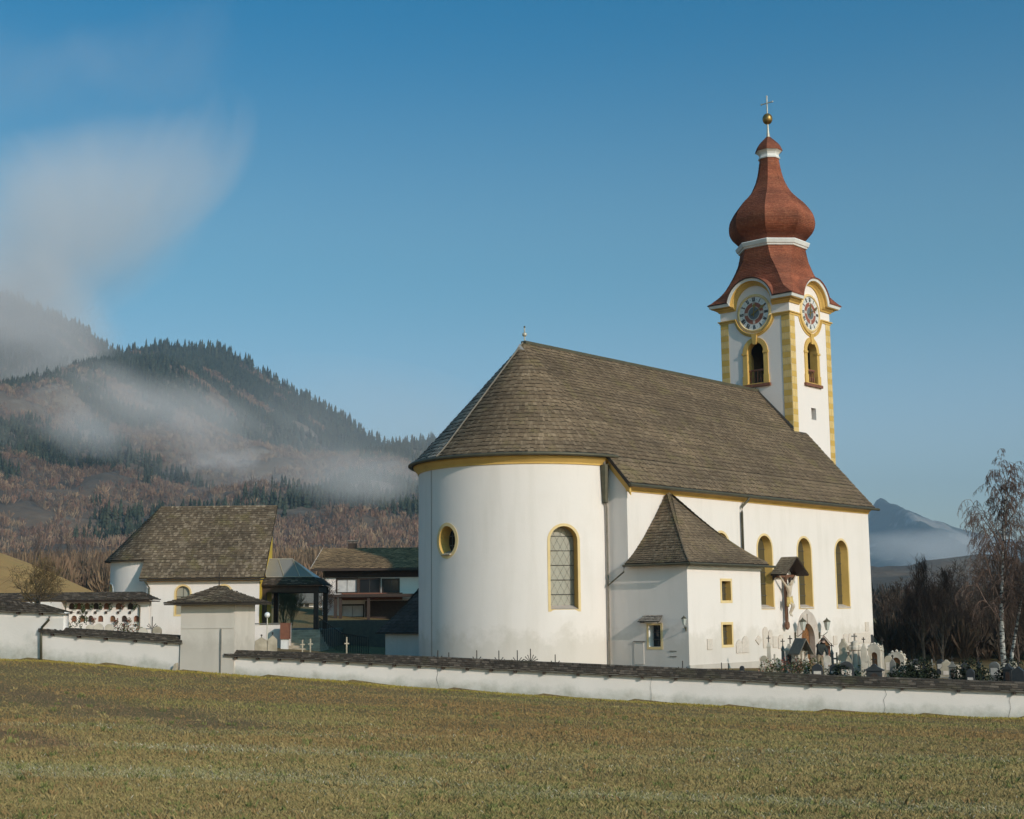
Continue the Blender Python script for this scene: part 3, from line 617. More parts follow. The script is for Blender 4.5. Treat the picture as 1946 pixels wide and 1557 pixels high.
for f in ('e', 's', 'w', 'n'):
    (nx, ny), (lx, ly) = FACES[f]; g = tmap(f)
    # belfry opening: frame with keystone, imposts, sill and balustrade
    wo = window(church, 'belfry_window', g, (-nx, -ny, 0), bell, arch(0, 0.92, 16.98, 20.0, 14, 0.94), 0.45, MAT['glass'], [MAT['yellow'], MAT['yellow']], proud=0.07)
    for ch in [c for c in bpy.data.objects if c.parent == wo]: bpy.data.objects.remove(ch)
    if f in 'es':
        def gb(x0, x1, z0, z1, o0, o1, name, mat, par):
            m_ = MB(); m_.add([g(x, z, o) for o in (o0, o1) for z in (z0, z1) for x in (x0, x1)], [(0, 1, 3, 2), (4, 6, 7, 5), (0, 4, 5, 1), (1, 5, 7, 3), (3, 7, 6, 2), (2, 6, 4, 0)]); return m_.build(name, mat, par)
        ks = MB(); ks.add([g(-.12, 19.55, .13), g(.12, 19.55, .13), g(.2, 20.25, .15), g(-.2, 20.25, .15), g(-.12, 19.55, 0), g(.12, 19.55, 0), g(.2, 20.25, 0), g(-.2, 20.25, 0)], [(0, 1, 2, 3), (0, 4, 5, 1), (1, 5, 6, 2), (2, 6, 7, 3), (3, 7, 4, 0)]); ks.build('keystone', MAT['yellow'], wo)
        for sx in (-1, 1): gb(min(sx * .58, sx * .97), max(sx * .58, sx * .97), 18.93, 19.06, -.1, .12, 'impost', MAT['yellow'], wo)
        for sx in (-1, 1): gb(min(sx * .58, sx * .96), max(sx * .58, sx * .96), 17.0, 17.55, -.02, .10, 'frame_foot', MAT['yellow'], wo)
        gb(-1.06, 1.06, 16.80, 16.98, -.45, .17, 'sill', MAT['wood_red'], wo)
        gb(-.6, .6, 17.86, 17.96, -.22, -.12, 'handrail', MAT['wood_red'], wo); gb(-.6, .6, 16.98, 17.05, -.22, -.12, 'bottom_rail', MAT['wood_red'], wo)
        for k in range(5):
            x = -.48 + .24 * k; c_ = g(x, 0, -.17); bb = MB(); bb.lathe([(17.05, .05), (17.15, .03), (17.38, .062), (17.5, .03), (17.8, .025), (17.86, .05)], 8, (c_[0], c_[1])); bb.build('baluster', MAT['wood_red'], wo, smooth=True)
wo = window(church, 'slit_window', tmap('s'), (-1, 0, 0), slit, rect(-.32, .32, 14.68, 15.47), 0.5, MAT['glass'], [MAT['white_clean'], MAT['white_clean']], proud=0.004)
# quoins: courses of one long or two short blocks
for f in ('e', 's', 'w', 'n'):
    g = tmap(f); QW = 0.60
    for sx in (-1, 1):
        z = 9.6 if f == 's' else 11.6; k = 0
        bk = MB(); xa, xb = sorted((sx * H2, sx * (H2 - QW))); 
        bk.add([g(xa - (.012 if sx < 0 else 0), z, .008), g(xb + (.012 if sx > 0 else 0), z, .008), g(xb + (.012 if sx > 0 else 0), 21.22, .008), g(xa - (.012 if sx < 0 else 0), 21.22, .008)], [(0, 1, 2, 3)]); bk.build('quoin_joint', MAT['mortar'], church)
        if f in 'wn': continue
        while z < 21.0:
            h = 0.40; z1 = min(z + h, 21.2)
            cuts = [(xa, xb)] if k % 2 else [(xa, (xa + xb) / 2), ((xa + xb) / 2, xb)]
            for a, b in cuts:
                a2, b2 = a + .014, b - .014; m_ = MB(); z0_, z1_ = z + .014, z1 - .014
                m_.add([g(x, zz, o) for o in (.004, .022) for zz in (z0_, z1_) for x in (a2, b2)], [(4, 5, 7, 6), (0, 1, 5, 4), (1, 3, 7, 5), (3, 2, 6, 7), (2, 0, 4, 6)])
                m_.build('quoin', MAT['quoin'] if k % 2 else MAT['quoin2'], church)
            z = z1; k += 1
# mouldings: path along one face, dipping round or arching over the clock
def sweep_face(mb, face, path, prof, ext):
    """path: list of (t,z) along the face; prof: (outward, up) section; ends mitred by ext"""
    g = tmap(face); k = len(prof); n = len(path); vs = []
    for i, (t, z) in enumerate(path):
        a, b = path[max(i - 1, 0)], path[min(i + 1, n - 1)]; dx, dz = b[0] - a[0], b[1] - a[1]; L = math.hypot(dx, dz); nx_, nz_ = -dz / L, dx / L
        if i == 0 or i == n - 1: nx_, nz_ = 0, 1
        for o, u_ in prof:
            tt = t + nx_ * u_; zz = z + nz_ * u_
            if i == 0: tt -= o
            if i == n - 1: tt += o
            vs.append(g(tt, zz, o))
    mb.add(vs, [(i * k + j, i * k + (j + 1) % k, (i + 1) * k + (j + 1) % k, (i + 1) * k + j) for i in range(n - 1) for j in range(k)])
dip = [(-H2, 21.28)] + [(1.40 * math.cos(q), ZC + 1.40 * math.sin(q)) for q in np.linspace(PI + .2, 2 * PI - .2, 28)] + [(H2, 21.28)]
a1 = math.asin((22.22 - AC) / AR)
def over(z, r): 
    q0 = math.asin(max(-1, min(1, (z - AC) / r))); return [(-H2, z)] + [(r * math.cos(q), AC + r * math.sin(q)) for q in np.linspace(PI - q0, q0, 26)] + [(H2, z)]
for f in FACES:
    m_ = MB(); sweep_face(m_, f, dip, [(-.01, -.13), (.05, -.13), (.06, -.03), (.14, 0.0), (.15, .07), (-.01, .10)], 0); m_.build('string_moulding', MAT['yellow'], church)
    m_ = MB(); sweep_face(m_, f, over(21.98, 1.36), [(-.01, -.06), (.07, -.06), (.12, .02), (.26, .10), (.28, .16), (-.01, .18)], 0); m_.build('cornice', MAT['yellow'], church)
    m_ = MB(); sweep_face(m_, f, over(22.14, 1.50), [(-.01, 0.02), (.44, 0.02), (.46, .05), (-.01, .07)], 0); m_.build('cornice_soffit', MAT['yellow'], church)
    m_ = MB(); sweep_face(m_, f, over(22.20, 1.55), [(.40, 0.0), (.50, 0.0), (.53, .10), (.56, .17), (.40, .18)], 0); m_.build('cornice_fascia', MAT['white_trim'], church)
    m_ = MB(); sweep_face(m_, f, over(22.38, 1.70), [(-1.4, 0.0), (.60, 0.0), (.61, .055), (-1.4, .06)], 0); m_.build('eave_board', MAT['red_base'] if f == 's' else MAT['wood_dark'], church)
# tower roof: chamfered square growing into an octagon
ZS = [22.43, 22.55, 22.75, 23.0, 23.4, 23.95, 24.58, 25.2, 25.75, 26.15]
HS = [3.14, 3.03, 2.88, 2.72, 2.50, 2.28, 2.11, 2.02, 1.97, 1.95]
RS = [4.42, 4.19, 3.90, 3.58, 3.22, 2.86, 2.52, 2.27, 2.16, 2.11]
def oct_pts(z):
    h = np.interp(z, ZS, HS); R_ = np.interp(z, ZS, RS); y = np.sqrt(np.clip(R_ ** 2 - h ** 2, 0.0, None)); y = np.minimum(y, h)
    # smooth by sampling spline-like: linear is enough with dense rows
    return h, y
def skirt_face(i):
    """i even: main faces e,s,w,n ; odd: corner facets"""
    order = ['e', 's', 'w', 'n']
    def f(r, t):
        r = np.asarray(r, float); t = np.asarray(t, float); z = 22.43 + (26.15 - 22.43) * r; h, y = oct_pts(z)
        fc = order[i // 2]; (nx, ny), (lx, ly) = FACES[fc]
        if i % 2 == 0: lat = (2 * t - 1) * y; X = A + nx * h + lx * lat; Y = TC + ny * h + ly * lat
        else:
            (n2x, n2y), _ = FACES[order[(i // 2 + 1) % 4]]
            ax, ay = nx * h + lx * y, ny * h + ly * y            # end of this face
            (m2x, m2y) = FACES[order[(i // 2 + 1) % 4]][1]
            bx, by = n2x * h - m2x * y, n2y * h - m2y * y
            X = A + ax * (1 - t) + bx * t; Y = TC + ay * (1 - t) + by * t
        return np.stack([X, Y, z], -1)
    return f
def outside_arch(P):
    P = np.asarray(P); q = np.ones(len(P), bool)
    for f in FACES:
        (nx, ny), (lx, ly) = FACES[f]
        d_ = (P[:, 0] - A) * nx + (P[:, 1] - TC) * ny; t = (P[:, 0] - A) * lx + (P[:, 1] - TC) * ly
        q &= ~((d_ > 1.9) & (np.hypot(t, P[:, 2] - AC) < 1.78))
    return q
tr = MB()
for i in range(8): sheet(tr, lambda r, t, i=i: skirt_face(i)(r, t), 26, 22 if i % 2 == 0 else 6, outside_arch)
tro = tr.build('tower_roof', MAT['red_base'], church)
tctr = np.array([A, TC, 24.0])
for i in range(8): shingles('shingles', skirt_face(i), 34, 0.13, MAT['shingle_red'], tro, tctr, 0.02, outside_arch)
for f in ('e', 's', 'w', 'n'):                # curved hoods over the clocks
    g = tmap(f)
    def hood(r, t, g=g):
        q0 = 0.20; q = PI - q0 - (PI - 2 * q0) * np.asarray(t); rr = 1.76 + 0 * q
        o = 0.62 - 1.3 * np.asarray(r)
        return np.array([g(a, b, c) for a, b, c in zip(rr * np.cos(q), AC + rr * np.sin(q) + .15 * np.asarray(r), o)])
    hm = MB(); sheet(hm, hood, 4, 24); hm.build('clock_hood', MAT['red_base'], church, smooth=True)
    shingles('shingles', hood, 9, 0.14, MAT['shingle_red'], tro, np.array([A, TC, 20.0]), 0.012)
# onion
ONION = [(26.42, 2.02), (26.55, 2.10), (26.75, 2.30), (26.95, 2.50), (27.18, 2.67), (27.45, 2.78), (27.76, 2.82), (28.1, 2.78), (28.42, 2.67), (28.8, 2.44), (29.24, 2.10), (29.6, 1.72), (30.06, 1.32), (30.5, 1.08), (30.88, .92), (31.3, .80), (31.7, .72), (32.05, .66), (32.36, .62)]
CAP = [(32.86, .90), (32.98, .87), (33.15, .80), (33.35, .68), (33.55, .50), (33.72, .32), (33.9, .15)]
def lathe_face(prof, i):
    z_ = np.array([p[0] for p in prof]); r_ = np.array([p[1] for p in prof])
    L = np.concatenate([[0], np.cumsum(np.hypot(np.diff(z_), np.diff(r_)))]); L /= L[-1]
    def f(r, t):
        r = np.asarray(r, float); t = np.asarray(t, float); R_ = np.interp(r, L, r_); z = np.interp(r, L, z_)
        q0 = PI / 8 + i * PI / 4; q1 = q0 + PI / 4
        return np.stack([A + R_ * ((1 - t) * math.cos(q0) + t * math.cos(q1)), TC + R_ * ((1 - t) * math.sin(q0) + t * math.sin(q1)), z], -1)
    return f
def dense(prof, k=4):
    z = [p[0] for p in prof]; n = len(z); t = np.linspace(0, n - 1, (n - 1) * k + 1)
    def cr(v, t):
        i = np.clip(t.astype(int), 0, n - 2); u = t - i; g = lambda j: np.array(v)[np.clip(j, 0, n - 1)]
        p0, p1, p2, p3 = g(i - 1), g(i), g(i + 1), g(i + 2)
        return .5 * (2 * p1 + (p2 - p0) * u + (2 * p0 - 5 * p1 + 4 * p2 - p3) * u * u + (3 * p1 - p0 - 3 * p2 + p3) * u ** 3)
    return list(zip(cr(z, t), cr([p[1] for p in prof], t)))
on = MB()
for i in range(8): sheet(on, lathe_face(dense(ONION), i), 60, 1); 
ono = on.build('onion_dome', MAT['red_base'], church)
for i in range(8): shingles('shingles', lathe_face(dense(ONION), i), 62, 0.125, MAT['shingle_red'], ono, np.array([A, TC, 28.2]), 0.02)
on = MB()
for i in range(8): sheet(on, lathe_face(dense(CAP), i), 16, 1)
cpo = on.build('lantern_cap', MAT['red_base'], church)
for i in range(8): shingles('shingles', lathe_face(dense(CAP), i), 14, 0.12, MAT['shingle_red'], cpo, np.array([A, TC, 32.6]), 0.015)
def oct_band(name, prof, mat):
    m_ = MB(); m_.lathe(prof, 8, (A, TC), PI / 8); return m_.build(name, mat, church)
oct_band('dome_band', [(26.02, 2.10), (26.04, 2.24), (26.14, 2.28), (26.16, 2.34), (26.20, 2.36), (26.38, 2.44), (26.44, 2.42), (26.46, 1.9)], MAT['white_trim'])
oct_band('lantern_band', [(32.34, .55), (32.34, .72), (32.42, .74), (32.46, .66), (32.62, .64), (32.74, .72), (32.84, .86), (32.88, .88), (32.90, .5)], MAT['white_trim'])
sp = MB(); sp.lathe([(33.82, .16), (34.0, .11), (34.35, .075), (34.8, .055), (34.85, .04)], 10, (A, TC)); sp.build('spire_neck', MAT['pale_metal'], church, smooth=True)
sp = MB(); sp.lathe([(34.78, .03)] + [(35.17 - .38 * math.cos(q), .335 * math.sin(q)) for q in np.linspace(.15, PI - .15, 14)] + [(35.56, .03)], 20, (A, TC)); sp.build('gilded_ball', MAT['gold'], church, smooth=True)
sp = MB(); sp.tube([(A, TC, 35.5), (A, TC, 36.72)], .045, 8); sp.tube([(A - .42, TC, 36.27), (A + .42, TC, 36.27)], .038, 8)
for p in ((A - .42, TC, 36.27), (A + .42, TC, 36.27), (A, TC, 36.74)): sp.lathe([(p[2] - .06, .01), (p[2] - .03, .06), (p[2] + .03, .06), (p[2] + .06, .01)], 8, (p[0], p[1]))
sp.build('tower_cross', MAT['pale_metal'], church)
# clocks
ROM = ['XII', 'I', 'II', 'III', 'IV', 'V', 'VI', 'VII', 'VIII', 'IX', 'X', 'XI']
def numeral(g, txt, ang, r0, r1, wd, o):
    m_ = MB(); ws = {'I': .55, 'V': 1.2, 'X': 1.2}; tot = sum(ws[c] for c in txt); x = -tot / 2
    H = r1 - r0; e1 = (math.cos(ang - PI / 2), math.sin(ang - PI / 2)); e2 = (math.cos(ang), math.sin(ang))
    def bar(x0, y0, x1, y1, w_):
        dx, dy = x1 - x0, y1 - y0; L = math.hypot(dx, dy); px, py = -dy / L * w_ / 2, dx / L * w_ / 2
        m_.add([g(e1[0] * a + e2[0] * (r0 + b), ZC + e1[1] * a + e2[1] * (r0 + b), o) for a, b in ((x0 + px, y0 + py), (x1 + px, y1 + py), (x1 - px, y1 - py), (x0 - px, y0 - py))], [(0, 1, 2, 3)])
    for c in txt:
        w_ = ws[c] * wd; xc = x * wd + w_ / 2
        if c == 'I': bar(xc, 0, xc, H, .05)
        elif c == 'V': bar(xc - w_ * .36, H, xc, 0, .055); bar(xc + w_ * .36, H, xc, 0, .028)
        else: bar(xc - w_ * .36, H, xc + w_ * .36, 0, .055); bar(xc + w_ * .36, H, xc - w_ * .36, 0, .028)
        if c != 'V': bar(xc - w_ * .35, 0.008, xc + w_ * .35, 0.008, .018)
        bar(xc - w_ * .45, H - .008, xc + w_ * .45, H - .008, .018); x += ws[c]
    return m_
ink = simple('clock_black', (0.025, 0.022, 0.02), .6); dialw = simple('clock_enamel', (0.72, 0.70, 0.66), .5, (.64, .62, .58)); dialr = simple('clock_red', (0.33, 0.105, 0.06), .6); dialb = simple('clock_slate', (0.13, 0.15, 0.16), .5)
def disc(g, r, o, n=48, r0=0.0):
    m_ = MB(); ang = [2 * PI * k / n for k in range(n)]
    P = [g(r * math.cos(q), ZC + r * math.sin(q), o) for q in ang]
    if r0 <= 0: m_.add(P, [tuple(range(n))])
    else: m_.add(P + [g(r0 * math.cos(q), ZC + r0 * math.sin(q), o) for q in ang], [(k, (k + 1) % n, n + (k + 1) % n, n + k) for k in range(n)])
    return m_
for f in ('e', 's'):
    g = tmap(f); c_ = disc(g, 1.10, .03).build('clock_dial', dialw, church); tag(c_, 'clock dial in shade on the east face of the tower' if f == 'e' else 'sunlit clock dial on the south face of the tower')
    rg = MB(); n = 56; sec = [(1.08, .02), (1.09, .09), (1.13, .11), (1.17, .08), (1.24, .06), (1.26, -.01)]
    vs = [g(r * math.cos(2 * PI * k / n), ZC + r * math.sin(2 * PI * k / n), o) for k in range(n) for r, o in sec]; q = len(sec)
    rg.add(vs, [(k * q + j, k * q + j + 1, ((k + 1) % n) * q + j + 1, ((k + 1) % n) * q + j) for k in range(n) for j in range(q - 1)]); rg.build('rim', MAT['pale_yellow'], c_, smooth=True)
    disc(g, .70, .040, 48, .44).build('hour_ring', dialr, c_); disc(g, .725, .036, 48, .69).build('ring_line', MAT['stone_pink'], c_); disc(g, .40, .044).build('centre', dialb, c_); disc(g, .45, .048, 48, .40).build('ring_line', MAT['stone_pink'], c_)
    for k in range(12):
        numeral(g, ROM[k], PI / 2 - k * PI / 6, .76, 1.03, .105, .038).build('numeral', ink, c_)
        q = PI / 2 - (k + .5) * PI / 6; d_ = MB(); d_.add([g(.9 * math.cos(q) + .022 * math.cos(a), ZC + .9 * math.sin(q) + .022 * math.sin(a), .038) for a in np.linspace(0, 2 * PI, 7)[:-1]], [tuple(range(6))]); d_.build('dot', ink, c_)
    for k in range(4):
        q = k * PI / 2; e2 = (math.cos(q), math.sin(q)); e1 = (-e2[1], e2[0]); d_ = MB()
        d_.add([g(e1[0] * a + e2[0] * b, ZC + e1[1] * a + e2[1] * b, .046) for a, b in ((-.085, .46), (.085, .46), (.085, .68), (-.085, .68))], [(0, 1, 2, 3)]); d_.build('quarter_mark', MAT['stone_pink'], c_)
    def hand(ang, r, wd, o, mat, nm):
        e2 = (math.cos(ang), math.sin(ang)); e1 = (-e2[1], e2[0]); h_ = MB()
        sh = [(-wd * .5, -.22), (wd * .5, -.22), (wd * .35, r * .55), (wd * 1.5, r * .72), (0, r), (-wd * 1.5, r * .72), (-wd * .35, r * .55)]
        h_.prism(sh, lambda a, b: g(e1[0] * a + e2[0] * b, ZC + e1[1] * a + e2[1] * b, o), lambda a, b: g(e1[0] * a + e2[0] * b, ZC + e1[1] * a + e2[1] * b, o + .02)); h_.build(nm, mat, c_)
    hand(PI / 2 - math.radians(61), .98, .07, .075, MAT['gold'], 'minute_hand'); hand(PI / 2 - math.radians(5), .66, .09, .055, MAT['gold'], 'hour_hand')
# ------------------------------------------------------------------ small plant clusters
def leaf_cloud(name, centres, radii, n, size, cols, parent=None, seed=1, flat=0.6, mat=None):
    """many small leaf faces spread through one or more blobs"""
    g = np.random.default_rng(seed); C_ = np.asarray(centres, float); R_ = np.asarray(radii, float)
    k = g.integers(0, len(C_), n); d = g.normal(size=(n, 3)); d /= np.linalg.norm(d, axis=1, keepdims=True)
    P = C_[k] + d * (R_[k][:, None] if R_.ndim == 1 else R_[k]) * (g.uniform(0.25, 1, (n, 1)) ** 0.5)
    a = g.normal(size=(n, 3)); a /= np.linalg.norm(a, axis=1, keepdims=True); b = np.cross(a, g.normal(size=(n, 3))); b /= np.linalg.norm(b, axis=1, keepdims=True)
    s = size * g.uniform(0.5, 1.3, (n, 1)); V = np.stack([P - a * s, P + b * s * flat, P + a * s, P - b * s * flat], 1)
    c = np.asarray(cols, float)[g.integers(0, len(cols), n)] * g.uniform(0.7, 1.2, (n, 1))
    return np_mesh(name, V, np.arange(4 * n), 4, mat or MAT['tint'], parent, np.repeat(c, 4, 0))
def plant_thing(mesh, name, label, cat, group=None, part='leaves'):
    """an Empty at the plant's foot that carries its mass of leaves"""
    v = np.empty(len(mesh.data.vertices) * 3, np.float32); mesh.data.vertices.foreach_get('co', v); v = v.reshape(-1, 3); c = v.mean(0); c[2] = v[:, 2].min()
    e = empty(name, tuple(c), 0, label, cat, group); mesh.name = part; mesh.parent = e; mesh.location = tuple(float(-q) for q in c); mesh['kind'] = 'stuff'; return e
GREENS = [(0.035, 0.05, 0.018), (0.05, 0.065, 0.02), (0.03, 0.04, 0.016), (0.08, 0.07, 0.03)]
# ------------------------------------------------------------------ churchyard walls
def wall_plaster():
    m, t, b = new_mat('dirty_wall_plaster'); a = nod(t, 'ShaderNodeAttribute', attribute_name='tint'); sep = nod(t, 'ShaderNodeSeparateColor'); t.links.new(a.outputs['Color'], sep.inputs[0])
    p = pos(t); n1 = noise(t, 0.9, 8, p, .68); n2 = noise(t, 3.5, 8, p, .7)
    ad = nod(t, 'ShaderNodeMath', operation='MULTIPLY_ADD'); t.links.new(n1, ad.inputs[0]); ad.inputs[1].default_value = 1.1; t.links.new(sep.outputs[0], ad.inputs[2])
    k = ramp(t, ad.outputs[0], [(0.62, (1, 1, 1)), (1.0, (0, 0, 0))])
    st = ramp(t, n2, [(0.3, (0.40, 0.37, 0.30)), (0.7, (0.58, 0.56, 0.50))])
    base = ramp(t, noise(t, 0.6, 6, p), [(0.3, (0.74, 0.67, 0.60)), (0.7, (0.81, 0.735, 0.67))])
    t.links.new(mixc(t, k, base, st), b.inputs['Base Color']); b.inputs['Roughness'].default_value = .95
    bump(t, b, mixc(t, .5, noise(t, 3, 6, p), noise(t, 22, 4, p)), .45, .03); return m
MAT['field_wall'] = wall_plaster()
CRACK = simple('crack_shadow', (0.16, 0.15, 0.13), .95)
def field_wall(label, pts, cracks=(), ends=(True, True), hip=(0, 0)):
    Pr = [on_wall(p[0], p[1], 0.22) for p in pts]; Pe = [on_wall(p[0], p[2], -0.2) for p in pts]; Pb = [on_wall(p[0], p[3]) for p in pts]
    root = empty('churchyard_wall', Pb[len(pts) // 2], 0, label, 'wall', 'white walls round the churchyard'); off = np.array(root.location)
    Lw = sum(np.linalg.norm(Pb[i + 1] - Pb[i]) for i in range(len(pts) - 1)); nx = max(8, int(Lw * 1.6)); nz = 8
    tt = np.linspace(0, 1, len(pts)); g_ = np.linspace(0, 1, nx + 1)
    def ip(Q, f): f = np.asarray(f); q = np.array(Q); return np.stack([np.interp(f, tt, q[:, k]) for k in range(3)], -1)
    B, E_ = ip(Pb, g_), ip(Pe, g_); B = B.copy(); V = []; cols = []
    top = E_[:, 2] + 0.03
    for k in range(nz + 1):
        q = B.copy(); h = k / nz; q[:, 2] = (B[:, 2] - 0.35) * (1 - h) + top * h
        w_ = 0.012 * np.sin(g_ * Lw * 1.1 + 2 * h) + 0.008 * np.sin(g_ * Lw * 3.1); q -= WN * w_[:, None]; V.append(q); cols.append(np.full(len(q), max(0, (q[:, 2] - B[:, 2]).mean() / max(.3, (top - B[:, 2]).mean()))))
    V = np.array(V); c3 = np.repeat(np.array(cols).reshape(-1, 1), 3, 1)
    I, J = np.meshgrid(np.arange(nz), np.arange(nx), indexing='ij'); a = (I * (nx + 1) + J).ravel()
    back = V[-1] + WN * 0.45; n0 = V.reshape(-1, 3).shape[0]
    VV = np.concatenate([V.reshape(-1, 3), V[0] + WN * .45, back]); c3 = np.concatenate([c3, np.ones((2 * (nx + 1), 3))])
    Fs = [np.stack([a, a + 1, a + nx + 2, a + nx + 1], 1)]
    j = np.arange(nx); Fs += [np.stack([n0 + j + 1, n0 + j, n0 + nx + 1 + j, n0 + nx + 2 + j], 1), np.stack([nz * (nx + 1) + j, nz * (nx + 1) + j + 1, n0 + nx + 2 + j, n0 + nx + 1 + j], 1)]
    Fs += [np.array([[0, nz * (nx + 1), n0 + nx + 1, n0], [nx, n0 + nx, n0 + 2 * nx + 1, nz * (nx + 1) + nx]])]
    np_mesh('wall_body', VV - off, np.concatenate(Fs), 4, MAT['field_wall'], root, c3)
    ext = WD / np.linalg.norm(WD); ext = np.array([ext[0], ext[1], 0])
    R_ = [p.copy() for p in Pr]; Q_ = [p.copy() for p in Pe]
    Q_[0] = Q_[0] - ext * .15; Q_[-1] = Q_[-1] + ext * .15; R_[0] = R_[0] + ext * (hip[0] - .15); R_[-1] = R_[-1] - ext * (hip[1] - .15)
    def front(r, f):
        r = np.asarray(r)[:, None]; return ip(Q_, f) * (1 - r) + ip(R_, f) * r - off
    def backf(r, f):
        e = ip(Q_, f) + WN * 0.84; r = np.asarray(r)[:, None]; return e * (1 - r) + ip(R_, f) * r - off
    cm_ = MB(); sheet(cm_, lambda r, f: front(r, f) - np.array([0, 0, .02]), 2, nx); sheet(cm_, backf, 2, nx); sheet(cm_, lambda r, f: (ip(Q_, f) + WN * 0.84 * np.asarray(r)[:, None]) - off - np.array([0, 0, .03]), 1, nx)
    co = cm_.build('coping', MAT['wood_grey'], root)
    cen = np.array([0, 0, -1.5]) + 6 * WN
    shingles('shingles', front, 4, 0.15, MAT['shingle_cap'], co, cen, 0.03, None, .3)
    d_ = 0.6
    while d_ < Lw - .3:
        e = ip(Q_, [d_ / Lw])[0] - off; b_ = MB(); M_ = Matrix.Translation(Vector(e)) @ Matrix.Rotation(math.atan2(ext[1], ext[0]), 4, 'Z'); b_.box(-.05, .05, .02, .26, -.12, -.025, M_); b_.build('bracket', MAT['wood_dark'], root); d_ += 1.22 + random.uniform(-.06, .06)
    for cp in cracks:
        P = [on_wall(x, y, -.006 - .014) - off for x, y in cp]; ck = MB()
        for i in range(len(P) - 1):
            w_ = .007; ck.quad(P[i] - ext * w_, P[i] + ext * w_, P[i + 1] + ext * w_ * .7, P[i + 1] - ext * w_ * .7)
        ck.build('crack', CRACK, root)
    return root
field_wall('long low white wall with dark shingle coping between field and church', [(432, 1234.5, 1246, 1282.5), (560, 1239, 1252, 1290), (700, 1243.4, 1259, 1301), (850, 1249, 1266.5, 1312), (1000, 1256, 1274, 1322), (1200, 1265, 1283.5, 1334.5), (1400, 1274, 1292, 1346), (1600, 1284, 1302, 1356), (1946, 1296, 1314.5, 1368), (2160, 1303, 1322, 1374)],
    [[(829, 1268), (832, 1280), (829, 1290), (835, 1308)], [(1238, 1288), (1236, 1305), (1238, 1320), (1237, 1336)], [(1681, 1310), (1685, 1320), (1679, 1330), (1682, 1345), (1679, 1358)], [(1923, 1316), (1918, 1332), (1921, 1345), (1916, 1365)]])
field_wall('lower white wall between the downpipe and the square gatehouse', [(79, 1189.5, 1201, 1256), (200, 1197.5, 1211, 1265), (340, 1207.5, 1222, 1277)])
w1 = field_wall('taller white wall with hipped shingle coping at the left edge', [(-300, 1116, 1146, 1241), (-100, 1132, 1155, 1249), (0, 1139.5, 1161, 1254), (118, 1148, 1165, 1257)], (), (True, True), (0, 1.0))
dp = MB(); off = np.array(w1.location); dp.tube([on_wall(p[0], p[1], -.12) - off for p in ((94, 1172), (93, 1178), (80, 1192), (78, 1203), (78, 1256))], .055, 8); dp.build('downpipe', MAT['gutter'], w1, smooth=True)
# gatehouse
gA, gB = on_wall(341, 1276.5, -.12), on_wall(443, 1283, -.12); gzt = on_wall(392, 1146, -.12)[2]
ex = np.array([WD[0], WD[1], 0]) / np.linalg.norm(WD); gh = empty('gatehouse', gA, math.atan2(ex[1], ex[0]), 'square grey plastered gatehouse with mossy pyramid roof set in the wall', 'gatehouse')
gw = np.linalg.norm((gB - gA)[:2]); gd = 2.3; gh_h = gzt - gA[2]
gb_ = MB(); wall2d(gb_, rect(0, gw, -.5, gh_h), [], lambda x, z: (x, 0.03 * math.sin(z * 1.3), z), .8); gb_.box(0, gw, .05, gd, -.5, gh_h - .01); gb_.build('gatehouse_wall', MAT['grey_plaster'], gh)
gs = MB(); gs.box(gw * .76, gw * .76 + .03, -.045, 0, -.2, gh_h * .62); gs.build('cable_duct', MAT['stone_grey'], gh)
gp = MB(); gp.box(.02, gw - .02, -.006, 0.0, gh_h * .625, gh_h * .64); gp.build('plaster_ledge', MAT['grey_plaster'], gh)
ov = .55; za = on_y(413, 1113, gA[1] + 1.0)[2] - gA[2]; ga = np.array([gw * .5, gd * .5, za]); q1, q2, q3, q4 = (-ov, -ov, gh_h), (gw + ov, -ov, gh_h), (gw + ov, gd + ov, gh_h), (-ov, gd + ov, gh_h)
gr_ = MB()
for a, b in ((q1, q2), (q2, q3), (q3, q4), (q4, q1)): sheet(gr_, lambda r, t, a=a, b=b: pyr(a, b, ga, .04, .1)(r, t) - np.array([0, 0, .02]), 6, 4)
gr_.box(-ov + .03, gw + ov - .03, -ov + .03, gd + ov - .03, gh_h - .08, gh_h - .03); gro = gr_.build('gatehouse_roof', MAT['underlay'], gh)
for a, b in ((q1, q2), (q2, q3), (q4, q1)): shingles('shingles', pyr(a, b, ga, .04, .1), 12, 0.17, MAT['shingle_moss'], gro, np.array([gw / 2, gd / 2, 0]), 0.035, None, .3)
fi = MB(); fi.tube([ga, ga + (0, 0, .55)], .022, 5); fi.build('roof_spike', MAT['dark_metal'], gh)
ls = MB(); ls.prism([(-.02, 0), (-.22, 0), (-.1, .35), (-.02, .4)], lambda a, b: (a - .1, -.1, b - .05), lambda a, b: (a - .1, .12, b - .05)); ls.build('buttress_slab', MAT['stone_pale'], gh)

